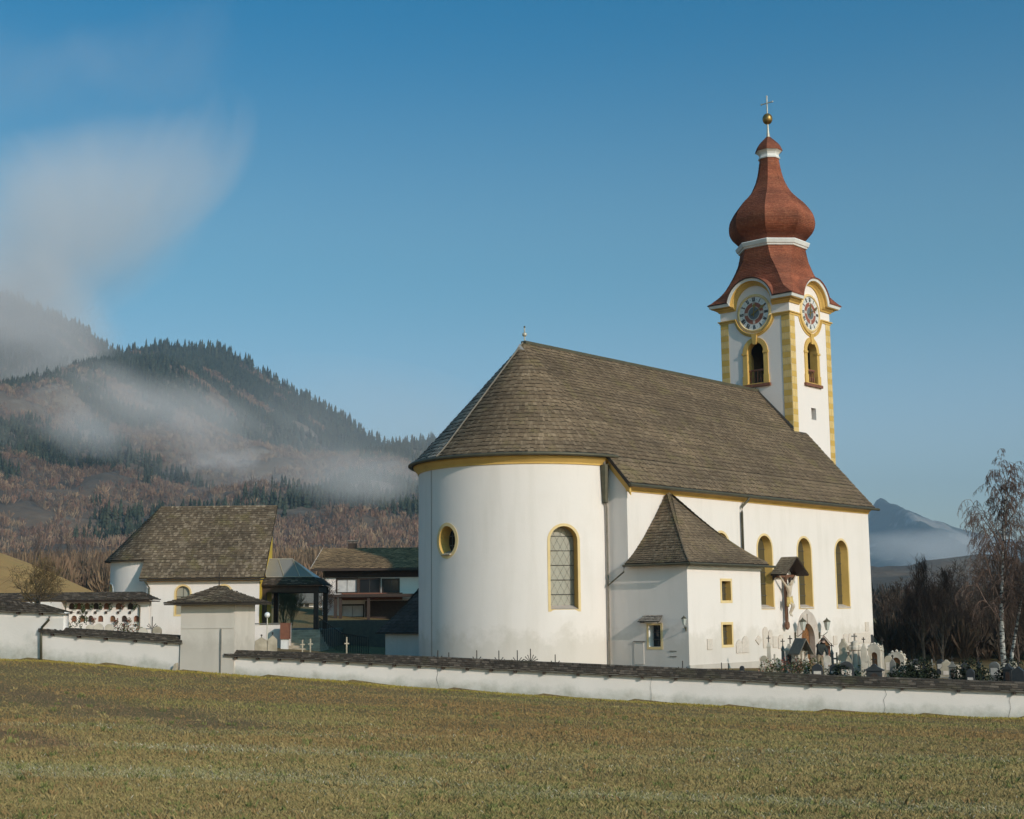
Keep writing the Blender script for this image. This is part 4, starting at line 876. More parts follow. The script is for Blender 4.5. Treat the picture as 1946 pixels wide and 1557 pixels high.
# ------------------------------------------------------------------ urn wall (columbarium)
UY = 70.0
def uw(px, py, y=UY): return on_y(px, py, y)
u0, u1 = uw(127, 1150), uw(283, 1143); ub = Tz(u0[0], UY) - .3
urn = empty('urn_wall', (u0[0], UY, ub), 0, 'white urn wall with rows of arched niches under a shingle roof', 'urn wall')
uo = np.array(urn.location); ul = u1[0] - u0[0]; utop = u1[2] - uo[2]
TOPN = [136, 149.5, 165, 182, 202, 225, 247.5]; BOTN = [126.5, 140.6, 156.5, 172, 191, 214, 236, 259]
nl = []
for px in TOPN: a = uw(px, 1158.5) - uo; b = uw(px, 1146) - uo; nl.append((a[0], a[2], b[2], .145))
for px in BOTN[1:]: a = uw(px, 1182) - uo; b = uw(px, 1170) - uo; nl.append((a[0], a[2], b[2], .135))
um = MB(); wall2d(um, rect(0, ul, 0, utop + .1), [arch(x, h_, z0, z1, 8) for x, z0, z1, h_ in nl], lambda x, z: (x, 0, z), 1.5)
um.box(0, ul, .35, .5, 0, utop); um.box(-.02, 0, 0, .5, 0, utop + .05)
um.box(-2.6, 0.0, -2.2, -2.0, 0, utop + .0); um.box(-2.6, -.1, -2.0, .1, utop * .2, utop); um.build('urn_wall_body', MAT['white'], urn)
for i, (x, z0, z1, h_) in enumerate(nl):
    window(urn, 'niche', lambda a, b, o: (a, -o, b), (0, 1, 0), arch(x, h_, z0, z1, 8), arch(x, h_ + .015, z0 - .015, z1 + .015, 8), .10, [MAT['wood_dark'], MAT['wood_red'], simple('niche_bronze', (.22, .10, .04), .6)][i % 3 if i != 14 else 2], [MAT['white'], MAT['white']], proud=.012)
for px, py in [(p, 1164) for p in TOPN] + [(236, 1188), (259, 1188)]:
    c_ = uw(px, py) - uo; l_ = MB(); l_.box(c_[0] - .05, c_[0] + .05, -.08, 0, c_[2] - .06, c_[2] + .06); l_.build('niche_lamp', MAT['wood_dark'], urn)
ue = uw(200, 1141)[2] - uo[2]; ur = uw(200, 1125)[2] - uo[2]; xl = -7.5
uf = bilinear((xl, -.55, ue), (ul + .35, -.55, ue), (xl, .35, ur), (ul - .45, .35, ur)); uh = bilinear((ul + .35, -.55, ue), (ul + .35, 1.1, ue), (ul - .45, .35, ur), (ul - .44, .36, ur))
um = MB(); sheet(um, lambda r, t: uf(r, t) - np.array([0, 0, .03]), 2, 8); sheet(um, uh, 2, 2); um.box(xl, ul + .3, -.5, 1.0, ue - .09, ue - .04); uro = um.build('urn_wall_roof', MAT['wood_dark'], urn)
shingles('shingles', uf, 6, 0.19, MAT['shingle_cap'], uro, np.array([0, 2, 0]), .03, None, .3); shingles('shingles', uh, 6, .19, MAT['shingle_cap'], uro, np.array([-2, 0, 0]), .03, None, .3)
dpm = MB(); q = uw(266, 1150, UY - .1) - uo; dpm.tube([(q[0] - .25, -.5, ue - .1), (q[0], -.12, ue - .3), (q[0], -.12, 0.2)], .04, 6); dpm.build('downpipe', MAT['gutter'], urn)
FL = [[(0.34, 0.10, 0.07), (0.26, .12, .08), (.07, .08, .03), (.05, .07, .03)], [(0.05, 0.07, 0.025), (.09, .10, .035), (.04, .05, .02)], [(.42, .35, .25), (.1, .12, .04), (.3, .16, .10)]]
for i, (px, py, k) in enumerate([(144, 1150, 1), (157, 1151, 1), (174, 1151, 1), (191, 1151, 1), (210, 1151, 1), (233, 1150, 0), (256, 1151, 1), (178, 1176, 0), (221, 1178, 0), (245, 1177, 0)]):
    c_ = uw(px, py, UY - .18); fo = leaf_cloud('flower_bunch', [c_, c_ + (0, 0, -.12)], [.13, .10], 70, .045, FL[k], None, 50 + i)
    plant_thing(fo, 'flower_bunch', f"{'red' if k == 0 else 'dark green'} bunch in the {'upper' if i < 7 else 'lower'} niche row, {ORD[i if i < 7 else i - 7]} from the left", 'flowers', 'bunches beside the urn niches')
# ------------------------------------------------------------------ chapel
CY = 80.0; cz0 = 1.2
chapel = empty('chapel', (-20.9, CY, 0), 0, 'small white chapel with big mossy shingle roof behind the gatehouse', 'chapel')
def cp(px, py, y): return on_y(px, py, y) - np.array([-20.9, CY, 0])
cw = 6.42; ce = cp(400, 1103, CY)[2]; cr_y = 3.85; crz = cp(400, 961.5, CY + cr_y)[2]; cez = cp(400, 1099, CY - .4)[2]
csl = (crz - cez) / (cr_y + .4)
ch_w = [(cp(347, 1150, CY)[0], .40), (cp(425, 1150, CY)[0], .40)]; wz0, wz1 = cp(347, 1168, CY)[2], cp(347, 1114, CY)[2]
cm = MB(); hl = [arch(x, h_, wz0, wz1, 12) for x, h_ in ch_w]
wall2d(cm, rect(0, cw, 0.2, ce + .2), hl, lambda x, z: (x, 0, z), 2)
gpoly = [(0, .2), (cr_y + .25, .2), (cr_y + .25, crz - .3), (cr_y, crz - .15), (0, ce)]
cm.add([(0, y, z) for y, z in gpoly], [tuple(range(5))]); cm.add([(0, cr_y + .25, .2), (cw, cr_y + .25, .2), (cw, cr_y + .25, crz - .3), (0, cr_y + .25, crz - .3)], [(0, 1, 2, 3)])
cm.build('chapel_wall', MAT['white'], chapel)
cm = MB(); cm.add([(cw, y, z) for y, z in gpoly], [tuple(range(5))]); cm.build('gable_wall', simple('bright_yellow_paint', (.72, .50, .06), .8, (.64, .43, .05), 1, .1), chapel)
for x, h_ in ch_w: window(chapel, 'window', lambda a, b, o: (a, -o, b), (0, 1, 0), arch(x, h_, wz0, wz1, 12), arch(x, h_ + .1, wz0 - .1, wz1 + .1, 12), .2, MAT['leaded'], YF, [('v', x), ('h', wz0 + .5), ('h', wz0 + 1.0)])
ARc = 2.85; acx, acy = -.25, cr_y
hap = [arch(-ARc * math.radians(62), .42, cp(237, 1145, CY + 1.2)[2], cp(237, 1109, CY + 1.2)[2], 10)]
cz_ap = crz - csl * 3.2
ca = MB(); cmap = lambda x, z, o=0.0: (acx - (ARc + o) * math.sin(-x / ARc), acy - (ARc + o) * math.cos(-x / ARc), z)
wall2d(ca, rect(-ARc * PI * .95, 0.1, .2, cz_ap), hap, lambda x, z: cmap(x, z), .4); ca.build('apse_wall', MAT['white'], chapel, smooth=True)
nn = np.array(cmap(-ARc * math.radians(62), 0, 1.)) - np.array(cmap(-ARc * math.radians(62), 0, 0.)); window(chapel, 'window', cmap, -nn, hap[0], arch(-ARc * math.radians(62), .5, cp(237, 1145, CY + 1.2)[2] - .1, cp(237, 1109, CY + 1.2)[2] + .08, 10), .25, MAT['glass'], [MAT['white_trim'], MAT['pale_yellow']])
cmf = bilinear((-.35, -.4, cez), (cw + .32, -.4, cez), (-.35, cr_y - 3.2, crz - csl * 3.2), (cw + .32, cr_y - 3.2, crz - csl * 3.2)); cmg = bilinear((-.25, cr_y - 3.2, crz - csl * 3.2), (cw + .32, cr_y - 3.2, crz - csl * 3.2), (-.25, cr_y, crz), (cw + .32, cr_y, crz))
def ccone(r, t):
    th = np.asarray(t) * PI * .97; rad = 3.2 * (1 - np.asarray(r)); return np.stack([acx - rad * np.sin(th), acy - rad * np.cos(th), crz - csl * rad], -1)
cm = MB(); lo = np.array([0, 0, .03]); sheet(cm, lambda r, t: cmf(r, t) - lo, 2, 6); sheet(cm, lambda r, t: cmg(r, t) - lo, 2, 6); sheet(cm, lambda r, t: ccone(r, t) - lo, 8, 24)
cm.box(-.33, cw + .3, -.38, 0.0, cez - .13, cez - .06); cm.add([(cw + .33, -.42, cez - .18), (cw + .33, cr_y, crz - .18), (cw + .33, cr_y, crz + .03), (cw + .33, -.42, cez + .03)], [(0, 1, 2, 3)])
chr_ = cm.build('chapel_roof', MAT['underlay'], chapel)
cc3 = np.array([3, 4, 3.])
shingles('shingles', cmf, 6, .14, MAT['shingle_moss'], chr_, cc3, .035, None, .3); shingles('shingles', cmg, 24, .14, MAT['shingle_moss'], chr_, cc3, .035, None, .3, eave=False); shingles('shingles', ccone, 24, .14, MAT['shingle_moss'], chr_, np.array([acx, acy, 3]), .035, None, .3)
cm = MB(); cm.box(0.02, cw + .02, -.16, 0, ce - .05, ce + .12); cm.build('cornice', MAT['yellow'], chapel)
cm = MB(); q = cp(284, 1110, CY - .1); cm.tube([(q[0] - .2, -.4, cez - .12), (q[0], -.12, cez - .5), (q[0], -.12, 1.0)], .05, 6); cm.build('downpipe', MAT['gutter'], chapel)
# ------------------------------------------------------------------ covered gateway beside the chapel
GYa, GYb = 80.9, 85.2
def cg(px, py, y=GYa): return on_y(px, py, y)
gx0, gx1 = cg(494, 1150)[0], cg(604, 1150)[0]; gzb, gz1 = cg(550, 1197)[2], cg(550, 1126)[2]; gz2 = cg(550, 1112)[2]; gz3 = cg(550, 1097, GYa + .6)[2]; gz4 = cg(530, 1063, GYa + 2.2)[2]
gate = empty('covered_gateway', (gx0, GYa, gzb), 0, 'open timber gateway with shingle apron and hipped glass roof beside the chapel', 'gateway'); go_ = np.array(gate.location)
def gbx(name, x0, x1, y0, y1, z0, z1, mat, par=gate):
    m_ = MB(); m_.box(x0 - go_[0], x1 - go_[0], y0 - GYa, y1 - GYa, z0 - gzb, z1 - gzb); return m_.build(name, mat, par, bevel=.01)
for x, y in ((gx0 + .1, GYa), (gx1 - .25, GYa), (gx0 + .1, GYb - .3), (gx1 - .25, GYb - .3)): gbx('post', x, x + .26, y, y + .26, gzb - .6, gz1, MAT['wood_dark'])
for y in (GYa - .02, GYb - .3): gbx('beam', gx0 - .1, gx1 + .05, y, y + .28, gz1, gz2 - .05, MAT['wood_dark'])
for x in (gx0 + .02, gx1 - .28): gbx('side_beam', x, x + .26, GYa + .3, GYb - .32, gz1 + .02, gz2 - .06, MAT['wood_dark'])
ax0, ax1 = gx0 - go_[0] - .2, gx1 - go_[0] + .25; az, az2, az3 = gz2 - gzb, gz3 - gzb, gz4 - gzb; D_ = GYb - GYa
apr = [((ax0, -.3, az), (ax1, -.3, az), (ax0 + .5, .5, az2), (ax1 - .55, .5, az2)), ((ax1, -.3, az), (ax1, D_ + .3, az), (ax1 - .55, .5, az2), (ax1 - .55, D_ - .5, az2))]
gm = MB()
for q in apr: sheet(gm, lambda r, t, q=q: bilinear(*q)(r, t) - lo, 1, 2)
gm.box(ax0 + .05, ax1 - .05, -.25, D_ + .25, az - .07, az - .04); gro2 = gm.build('apron_roof', MAT['wood_dark'], gate)
for q in apr: shingles('shingles', bilinear(*q), 5, .2, MAT['shingle_cap'], gro2, np.array([1.5, 2, 0]), .03)
tx0, tx1 = cg(503, 1063, GYa + 2.2)[0] - go_[0], cg(556, 1063, GYa + 2.2)[0] - go_[0]; b0x, b1x = ax0 + .45, ax1 - .6
cells = [(b0x, b0x + (b1x - b0x) * .38, tx0, (tx0 + tx1) / 2), (b0x + (b1x - b0x) * .38, b0x + (b1x - b0x) * .72, (tx0 + tx1) / 2, tx1)]
for a, b, c, d_ in cells:
    gm = MB(); gm.quad((a + .02, .5, az2), (b - .02, .5, az2), (d_ - .02, D_ / 2, az3), (c + .02, D_ / 2, az3)); gm.build('roof_pane', MAT['glass_roof'], gate)
gm = MB(); gm.add([(cells[1][1] + .02, .5, az2), (b1x, .5, az2), (tx1 + .02, D_ / 2, az3)], [(0, 1, 2)]); gm.build('roof_pane', MAT['glass_roof'], gate)
gm = MB(); gm.add([(b1x, .5, az2), (b1x, D_ - .5, az2), (tx1 + .02, D_ / 2, az3)], [(0, 1, 2)]); gm.add([(b0x, D_ - .5, az2), (b1x, D_ - .5, az2), (tx1, D_ / 2, az3), (tx0, D_ / 2, az3)], [(3, 2, 1, 0)]); gm.build('roof_pane', MAT['glass_roof'], gate)
for p, q in (((b0x, .5, az2), (b1x, .5, az2)), ((tx0, D_ / 2, az3), (tx1, D_ / 2, az3)), ((cells[0][1], .5, az2), ((tx0 + tx1) / 2, D_ / 2, az3)), ((cells[1][1], .5, az2), (tx1, D_ / 2, az3)), ((b1x, .5, az2), (tx1, D_ / 2, az3)), ((b0x, .5, az2), (tx0, D_ / 2, az3))):
    gm = MB(); gm.tube([np.array(p) + (0, -.02, .02), np.array(q) + (0, -.02, .02)], .025, 4); gm.build('glazing_bar', MAT['pale_metal'], gate)
# terrace, steps, low walls
ter = MB(); ter.box(-14.4, -10.9, 80.55, 92, -1, gzb - .02); ter.build('terrace', simple('terrace_stone', (.20, .15, .11), .9, (.13, .10, .07), 3)); tag(bpy.data.objects['terrace'], kind='structure')
lw = empty('terrace_wall', cg(500, 1236, 77.5), 0, 'low white wall with grey cap below the covered gateway', 'wall'); lo_ = np.array(lw.location)
def lwb(name, pxa, pxb, pya, pyb, y0, y1, mat, par, o):
    a = on_y(pxa, pyb, y0); b = on_y(pxb, pya, y0); m_ = MB(); m_.box(a[0] - o[0], b[0] - o[0], y0 - o[1], y1 - o[1], a[2] - o[2], b[2] - o[2]); return m_.build(name, mat, par)
lwb('wall_body', 446, 552, 1187, 1262, 77.5, 77.8, MAT['white'], lw, lo_); lwb('wall_cap', 445, 553, 1184, 1187.2, 77.42, 77.86, MAT['stone_grey'], lw, lo_)
sg = empty('notice_pillar', on_y(541, 1238, 76.5), 0, 'white pillar carrying a dark red-brown box beside the steps', 'pillar'); so_ = np.array(sg.location)
lwb('pillar_base', 533, 547, 1215, 1262, 76.5, 76.85, MAT['white_trim'], sg, so_); lwb('box', 532, 550, 1184, 1215, 76.42, 76.9, MAT['wood_red'], sg, so_)
st = empty('stone_steps', on_y(565, 1238, 76), 0, 'pale stone steps climbing to the covered gateway', 'steps'); sto = np.array(st.location)
for k in range(9):
    y = 76.4 + k * .5; a, b = on_y(549, 1200, y)[0], on_y(608, 1200, y)[0]; z = on_y(560, 1238, 76)[2] + k * (gzb - on_y(560, 1238, 76)[2]) / 8.0
    m_ = MB(); m_.box(a - sto[0], b - sto[0], y - sto[1], 80.5 - sto[1] + .0 * k, z - .35 - sto[2], z - sto[2]); m_.build('step', MAT['stone_pale'], st)
rl = empty('stair_railing', on_y(606, 1200, 80), 0, 'black iron railing dropping beside the shaded steps', 'railing'); ro = np.array(rl.location)
RP = [(606, 1174, 80.5), (650, 1204, 78), (700, 1212, 76)]
top_ = []
for i in range(25):
    f = i / 24 * 2; j = min(int(f), 1); u_ = f - j; a, b = RP[j], RP[j + 1]; p = on_y(a[0] + (b[0] - a[0]) * u_, a[1] + (b[1] - a[1]) * u_, a[2] + (b[2] - a[2]) * u_) - ro; top_.append(p)
    m_ = MB(); m_.tube([p, p - (0, 0, 1.15)], .018, 4); m_.build('railing_bar', MAT['dark_metal'], rl)
m_ = MB(); m_.tube(top_, .03, 5); m_.build('handrail', MAT['dark_metal'], rl)
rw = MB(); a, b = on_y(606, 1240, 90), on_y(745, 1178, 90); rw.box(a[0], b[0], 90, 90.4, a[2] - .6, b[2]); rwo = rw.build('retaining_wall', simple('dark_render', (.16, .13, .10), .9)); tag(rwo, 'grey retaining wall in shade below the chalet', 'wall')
lp = empty('globe_lamp', on_y(508, 1236, 73), 0, 'slim lamp post with white globe before the terrace wall', 'lamp post'); q = on_y(508, 1169, 73) - np.array(lp.location)
m_ = MB(); m_.tube([(0, 0, -.4), q - (0, 0, .12)], .028, 6); m_.build('post', MAT['pale_metal'], lp); m_ = MB(); m_.lathe([(q[2] + .15 * math.sin(a), max(.01, .15 * math.cos(a))) for a in np.linspace(-1.5, 1.5, 12)], 14, (q[0], q[1])); m_.build('globe', MAT['globe'], lp, smooth=True)
# ------------------------------------------------------------------ chalet behind
HY = 120.0; hx0, hx1 = on_y(613, 1100, HY)[0], -5.0; hz0 = 1.5; hez = on_y(650, 1081, HY - 1.2)[2]; hrz = on_y(700, 1041.5, HY + 4.5)[2]; hb_ = on_y(650, 1098, HY)[2]
hs = empty('chalet', (hx0, HY, hz0), 0, 'white chalet with brown tiled roof and dark timber balcony behind the church', 'house'); ho = np.array(hs.location)
def hp_(px, py, y=HY): return on_y(px, py, y) - ho
wins = [(641, 678, 1101, 1125.5), (683.5, 721, 1101, 1126), (728, 757, 1102, 1126), (649, 690, 1151, 1172)]
hm = MB(); hol = []
for a, b, c, d_ in wins: p, q = hp_(a, d_), hp_(b, c); hol.append(rect(p[0], q[0], p[2], q[2]))
wall2d(hm, rect(0, hx1 - hx0, -.5, hb_ - hz0), hol, lambda x, z: (x, 0, z), 4); hm.box(0, hx1 - hx0, .5, 9, -.5, hb_ - hz0); hm.build('chalet_wall', MAT['white'], hs)
for i, r_ in enumerate(hol):
    (x0, z0), (x1, z1) = r_[0], r_[2]; window(hs, 'window', lambda a, b, o: (a, -o, b), (0, 1, 0), r_, rect(x0 - .12, x1 + .12, z0 - .12, z1 + .12), .15, MAT['curtain'] if i in (0, 3) else MAT['glass'], [MAT['wood_dark'], MAT['wood_dark']], [('v', (x0 + x1) / 2)], proud=.04)
def hbx(name, x0, x1, y0, y1, z0, z1, mat): m_ = MB(); m_.box(x0, x1, y0, y1, z0, z1); return m_.build(name, mat, hs)
hbx('timber_band', .05, hx1 - hx0, -.12, .02, hb_ - hz0, hez - hz0 - .15, MAT['wood_dark'])
p, q = hp_(650, 1141), hp_(765, 1126.5); hbx('balcony_panel', p[0], q[0], -.25, -.02, p[2], q[2], MAT['wood_red'])
rx0, rx1 = hp_(594, 1081)[0], hx1 - hx0 + 1; rz, ez = hrz - hz0, hez - hz0
hf = bilinear((rx0, -1.2, ez), (rx1, -1.2, ez), (rx0 + .25, 4.5, rz), (rx1, 4.5, rz)); hm = MB(); sheet(hm, lambda r, t: hf(r, t) - lo, 1, 1); hm.add([(rx0 + .25, 4.5, rz - .05), (rx1, 4.5, rz - .05), (rx1, 10, ez), (rx0, 10, ez)], [(0, 1, 2, 3)]); hm.box(rx0, rx1, -1.25, -1.15, ez - .18, ez + .02); hro = hm.build('chalet_roof', MAT['wood_dark'], hs)
shingles('tiles', hf, 16, .30, MAT['tile_brown'], hro, np.array([5, 4, -3]), .05, None, .02)
hm = MB(); hm.add([(rx0, -1.25, ez - .15), (rx0 + .25, 4.5, rz - .15), (rx0 + .25, 4.5, rz + .08), (rx0, -1.25, ez + .08)], [(0, 1, 2, 3)]); hm.build('verge_board', MAT['white_trim'], hs)
p, q = hp_(662, 1044, HY + 4.5), hp_(678, 1033, HY + 4.5); hm = MB(); hm.box(p[0], q[0], 4.2, 4.9, p[2] - .4, q[2]); cho = hm.build('chimney', MAT['wood_dark'], hs); hm = MB(); hm.box(p[0] - .08, q[0] + .08, 4.1, 5.0, q[2] + .18, q[2] + .25); hm.build('chimney_cap', MAT['stone_grey'], cho)
hm = MB(); a, b = hp_(618, 1130, HY - 3.2), hp_(790, 1136, HY - 3.2); hm.box(a[0], b[0], -3.2, -.3, a[2] - .25, a[2]); hm.build('porch_roof', MAT['wood_dark'], hs)
p, q = hp_(694, 1176, HY - .1), hp_(800, 1141, HY - .1); hbx('wall_shade_panel', p[0], q[0], -.16, -.03, p[2] - 1, q[2], MAT['wood_dark'])  # added dark panel stands in for shade on the chalet's lower right wall
for px in (637, 646.5, 700): a = hp_(px, 1176, HY - 3.0); hbx('porch_post', a[0] - .12, a[0] + .12, -3.0, -2.75, -1, hp_(px, 1134, HY - 3)[2], MAT['wood_dark'])
a = hp_(617, 1100, HY - .2); hm = MB(); hm.tube([(a[0], -1.1, ez - .1), (a[0], -.12, ez - .8), (a[0], -.12, 0)], .05, 6); hm.build('downpipe', MAT['gutter'], hs)
# distant white house seen through the gateway
FY = 210.0; f0, f1 = on_y(528, 1172, FY), on_y(604, 1145, FY); fh = empty('distant_house', (f0[0], FY, f0[2] - 1), 0, 'distant long white house seen through the covered gateway', 'house'); fo_ = np.array(fh.location)
hm = MB(); hm.box(0, f1[0] - f0[0], 0, 9, 0, f1[2] - fo_[2]); hm.build('wall', MAT['white'], fh)
for px in (541, 556, 573, 583.5):
    for py in (1151, 1163): c_ = on_y(px, py, FY) - fo_; m_ = MB(); m_.box(c_[0] - .3, c_[0] + .3, -.05, .0, c_[2] - .28, c_[2] + .28); m_.build('window', MAT['glass'], fh)
hm = MB(); z_ = f1[2] - fo_[2]; L_ = f1[0] - f0[0]; hm.add([(-.6, -.8, z_ - .1), (L_ + .6, -.8, z_ - .1), (L_ + .6, 4.5, z_ + 2.4), (-.6, 4.5, z_ + 2.4), (-.6, 9.8, z_ - .1), (L_ + .6, 9.8, z_ - .1)], [(0, 1, 2, 3), (3, 2, 5, 4), (0, 3, 4), (1, 5, 2)]); hm.build('roof', MAT['wood_grey'], fh)
# ------------------------------------------------------------------ skinned figures
def skin_figure(name, V, Ed, R_, mats, parent, root=0, face_mat=None, sub=2):
    me = bpy.data.meshes.new(name); me.from_pydata([tuple(map(float, v)) for v in V], Ed, [])
    bm = bmesh.new(); bm.from_mesh(me); ly = bm.verts.layers.skin.verify(); bm.verts.ensure_lookup_table()
    for i, v in enumerate(bm.verts):
        r = R_[i]; v[ly].radius = (r, r) if not isinstance(r, tuple) else r; v[ly].use_root = (i == root)
    bm.to_mesh(me); bm.free()
    o = link(name, me, parent, mats); o.modifiers.new('skin', 'SKIN').use_smooth_shade = True
    s_ = o.modifiers.new('sub', 'SUBSURF'); s_.levels = sub; s_.render_levels = sub
    dg = bpy.context.evaluated_depsgraph_get(); m2 = bpy.data.meshes.new_from_object(o.evaluated_get(dg)); o.modifiers.clear(); o.data = m2
    for p in m2.polygons:
        p.use_smooth = True
        if face_mat: p.material_index = face_mat(p.center)
    return o
# ------------------------------------------------------------------ crucifix on the nave wall (local x out from the wall, y west)
cu = on_s(1497, 1150, .30); c0z = on_s(1497, 1197, .3)[2]
cr = empty('crucifix', tuple(church_pt(0.02, cu[1], c0z)), -PSI, 'carved wooden crucifix under a small shingled gable roof on the nave wall', 'crucifix')
zz = lambda py: on_s(1497, py, .3)[2] - c0z
m_ = MB(); m_.box(.12, .26, -.075, .075, .42, zz(1078)); m_.build('upright', MAT['wood_cross'], cr, bevel=.01)
m_ = MB(); m_.prism([(0, 0), (.16, .14), (.16, .30), (.10, .42), (-.10, .42), (-.16, .30), (-.16, .14)], lambda a, b: (.13, a, b), lambda a, b: (.27, a, b)); m_.build('pointed_foot', MAT['wood_cross'], cr)
zc_ = zz(1095); m_ = MB(); m_.box(.10, .24, -.95, .95, zc_ - .08, zc_ + .08); m_.build('crossbar', MAT['wood_cross'], cr, bevel=.01)
ra_, re_ = zz(1059.5), zz(1093); hw_ = 1.18; fr = .95
rm_ = MB()
for sg in (-1, 1): rm_.add([(0, 0, ra_), (fr, 0, ra_), (fr, sg * hw_, re_), (0, sg * hw_, re_), (0, 0, ra_ - .05), (fr, 0, ra_ - .05), (fr, sg * hw_, re_ - .05), (0, sg * hw_, re_ - .05)], [(0, 1, 2, 3), (7, 6, 5, 4), (1, 5, 6, 2), (2, 6, 7, 3)])
rro = rm_.build('gable_roof', MAT['wood_dark'], cr)
for sg in (-1, 1): shingles('shingles', bilinear((0, sg * (hw_ + .03), re_ + .01), (fr + .03, sg * (hw_ + .03), re_ + .01), (0, 0, ra_ + .02), (fr + .03, 0, ra_ + .02)), 9, .13, MAT['shingle_cap2'], rro, np.array([.5, 0, re_ - 1]), .02)
for sg in (-1, 1): m_ = MB(); m_.prism([(0, 0), (.0, .45), (.35, .45)], lambda a, b: (.02 + a, sg * (hw_ - .22), re_ - .3 + b), lambda a, b: (.02 + a, sg * (hw_ - .14), re_ - .3 + b)); m_.build('side_bracket', MAT['wood_dark'], cr)
hz, sh, hipz, kn, ft = zz(1108), zz(1115), zz(1138), zz(1152), zz(1170)
fx = .38
V = [(fx, 0, hipz), (fx + .02, 0, (hipz + sh) / 2 - .1), (fx + .04, 0, sh - .12), (fx + .06, .02, sh + .05), (fx + .14, .05, hz + .06), (fx + .15, .06, hz + .22),      # 0 pelvis 1 waist 2 chest 3 neck 4 head 5 crown
     (fx + .02, -.20, sh - .02), (fx - .02, -.50, sh + .24), (fx - .05, -.80, zc_ - .02), (fx - .05, -.90, zc_ + .04),     # 6-9 arm
     (fx + .02, .20, sh - .02), (fx - .02, .50, sh + .24), (fx - .05, .80, zc_ - .02), (fx - .05, .90, zc_ + .04),        # 10-13
     (fx, -.10, hipz - .10), (fx + .20, .02, kn + .05), (fx + .02, -.02, ft + .14), (fx + .10, .0, ft - .04),             # 14-17 leg
     (fx, .10, hipz - .10), (fx + .22, .14, kn), (fx + .04, .05, ft + .12), (fx + .14, .06, ft - .06)]
Ed = [(0, 1), (1, 2), (2, 3), (3, 4), (4, 5), (2, 6), (6, 7), (7, 8), (8, 9), (2, 10), (10, 11), (11, 12), (12, 13), (0, 14), (14, 15), (15, 16), (16, 17), (0, 18), (18, 19), (19, 20), (20, 21)]
Rr = [.14, .115, .16, .06, .105, .07, .075, .055, .038, .032, .075, .055, .038, .032, .095, .075, .045, .04, .095, .075, .045, .04]
pale = simple('painted_pale_wood', (.60, .50, .38), .6, (.48, .38, .28), 4, .1)
skin_figure('carved_figure', V, Ed, Rr, [pale], cr, 0)
m_ = MB(); n = 18; vs = []
for z, r, w_ in ((hipz + .12, .165, 0), (hipz - .05, .19, .02), (hipz - .26, .21, .035)):
    for k in range(n): q = 2 * PI * k / n; rr_ = r + w_ * math.sin(q * 5 + z * 9); vs.append((fx + .04 + rr_ * .8 * math.cos(q), .02 + rr_ * math.sin(q), z + .04 * math.sin(q * 2)))
m_.add(vs, [(i * n + k, i * n + (k + 1) % n, (i + 1) * n + (k + 1) % n, (i + 1) * n + k) for i in range(2) for k in range(n)]); m_.prism([(0, 0), (.13, .02), (.16, -.42), (.02, -.5)], lambda a, b: (fx + .05, -.22 - a, hipz + .05 + b), lambda a, b: (fx + .12, -.20 - a, hipz + .05 + b))
m_.build('gilded_loincloth', simple('gilt_cloth', (.62, .44, .14), .5, (.5, .33, .1), 5, .2), cr, smooth=True)
m_ = MB(); m_.lathe([(hz - .05, .06), (hz + .04, .115), (hz + .16, .125), (hz + .27, .09), (hz + .32, .02)], 12, (fx + .09, .06)); m_.build('carved_hair', MAT['wood_dark'], cr, smooth=True)
# ------------------------------------------------------------------ church door and lamps (parts of the church)
dr = MB(); d_in = arch(16.28, .72, -.6, 2.05, 14, .88); dr.add([(-.30, u, z) for u, z in d_in], [tuple(range(len(d_in)))]); dro = dr.build('door', MAT['wood_door'], church)
for k in range(-4, 5):                      # boarded herringbone of the two leaves
    for sg in (-1, 1):
        z0 = .1 + (k + 4) * .22
        if z0 > 1.75: continue
        b_ = MB(); b_.add([(-.275, 16.28 + sg * .04, z0), (-.275, 16.28 + sg * .62, z0 + .34), (-.275, 16.28 + sg * .62, z0 + .50), (-.275, 16.28 + sg * .04, z0 + .16), (-.30, 16.28 + sg * .04, z0), (-.30, 16.28 + sg * .62, z0 + .34), (-.30, 16.28 + sg * .62, z0 + .5), (-.30, 16.28 + sg * .04, z0 + .16)], [(0, 1, 2, 3), (0, 4, 5, 1), (1, 5, 6, 2), (2, 6, 7, 3), (3, 7, 4, 0)])
        b_.build('door_board', MAT['wood_door'], dro)
fo_u = [(16.28 - 1.08, -.6), (16.28 + 1.08, -.6), (16.28 + 1.08, 1.55), (16.28 + .98, 2.05), (16.28 + .62, 2.48), (16.28, 2.82), (16.28 - .62, 2.48), (16.28 - .98, 2.05), (16.28 - 1.08, 1.55)]
ds = MB(); N_ = 40
def walk(poly, n):
    L = [0]
    for i in range(len(poly)): L.append(L[-1] + math.dist(poly[i], poly[(i + 1) % len(poly)]))
    q = []; 
    for t in np.linspace(0, L[-1], n, endpoint=False):
        i = max(j for j in range(len(poly)) if L[j] <= t + 1e-9); f = (t - L[i]) / (L[i + 1] - L[i]); a, b = poly[i], poly[(i + 1) % len(poly)]; q.append((a[0] + (b[0] - a[0]) * f, a[1] + (b[1] - a[1]) * f))
    return q
op, ip_ = [(16.28 + 1.1 * math.cos(q), 1.55 + 1.22 * math.sin(q) + (.10 if abs(q - PI / 2) < .12 else 0)) for q in np.linspace(0, PI, 15)], [(16.28 + .73 * math.cos(q), 1.17 + .89 * math.sin(q)) for q in np.linspace(0, PI, 15)]
op = [(17.38, -.6)] + op + [(15.18, -.6)]; ip_ = [(17.01, -.6)] + ip_ + [(15.55, -.6)]
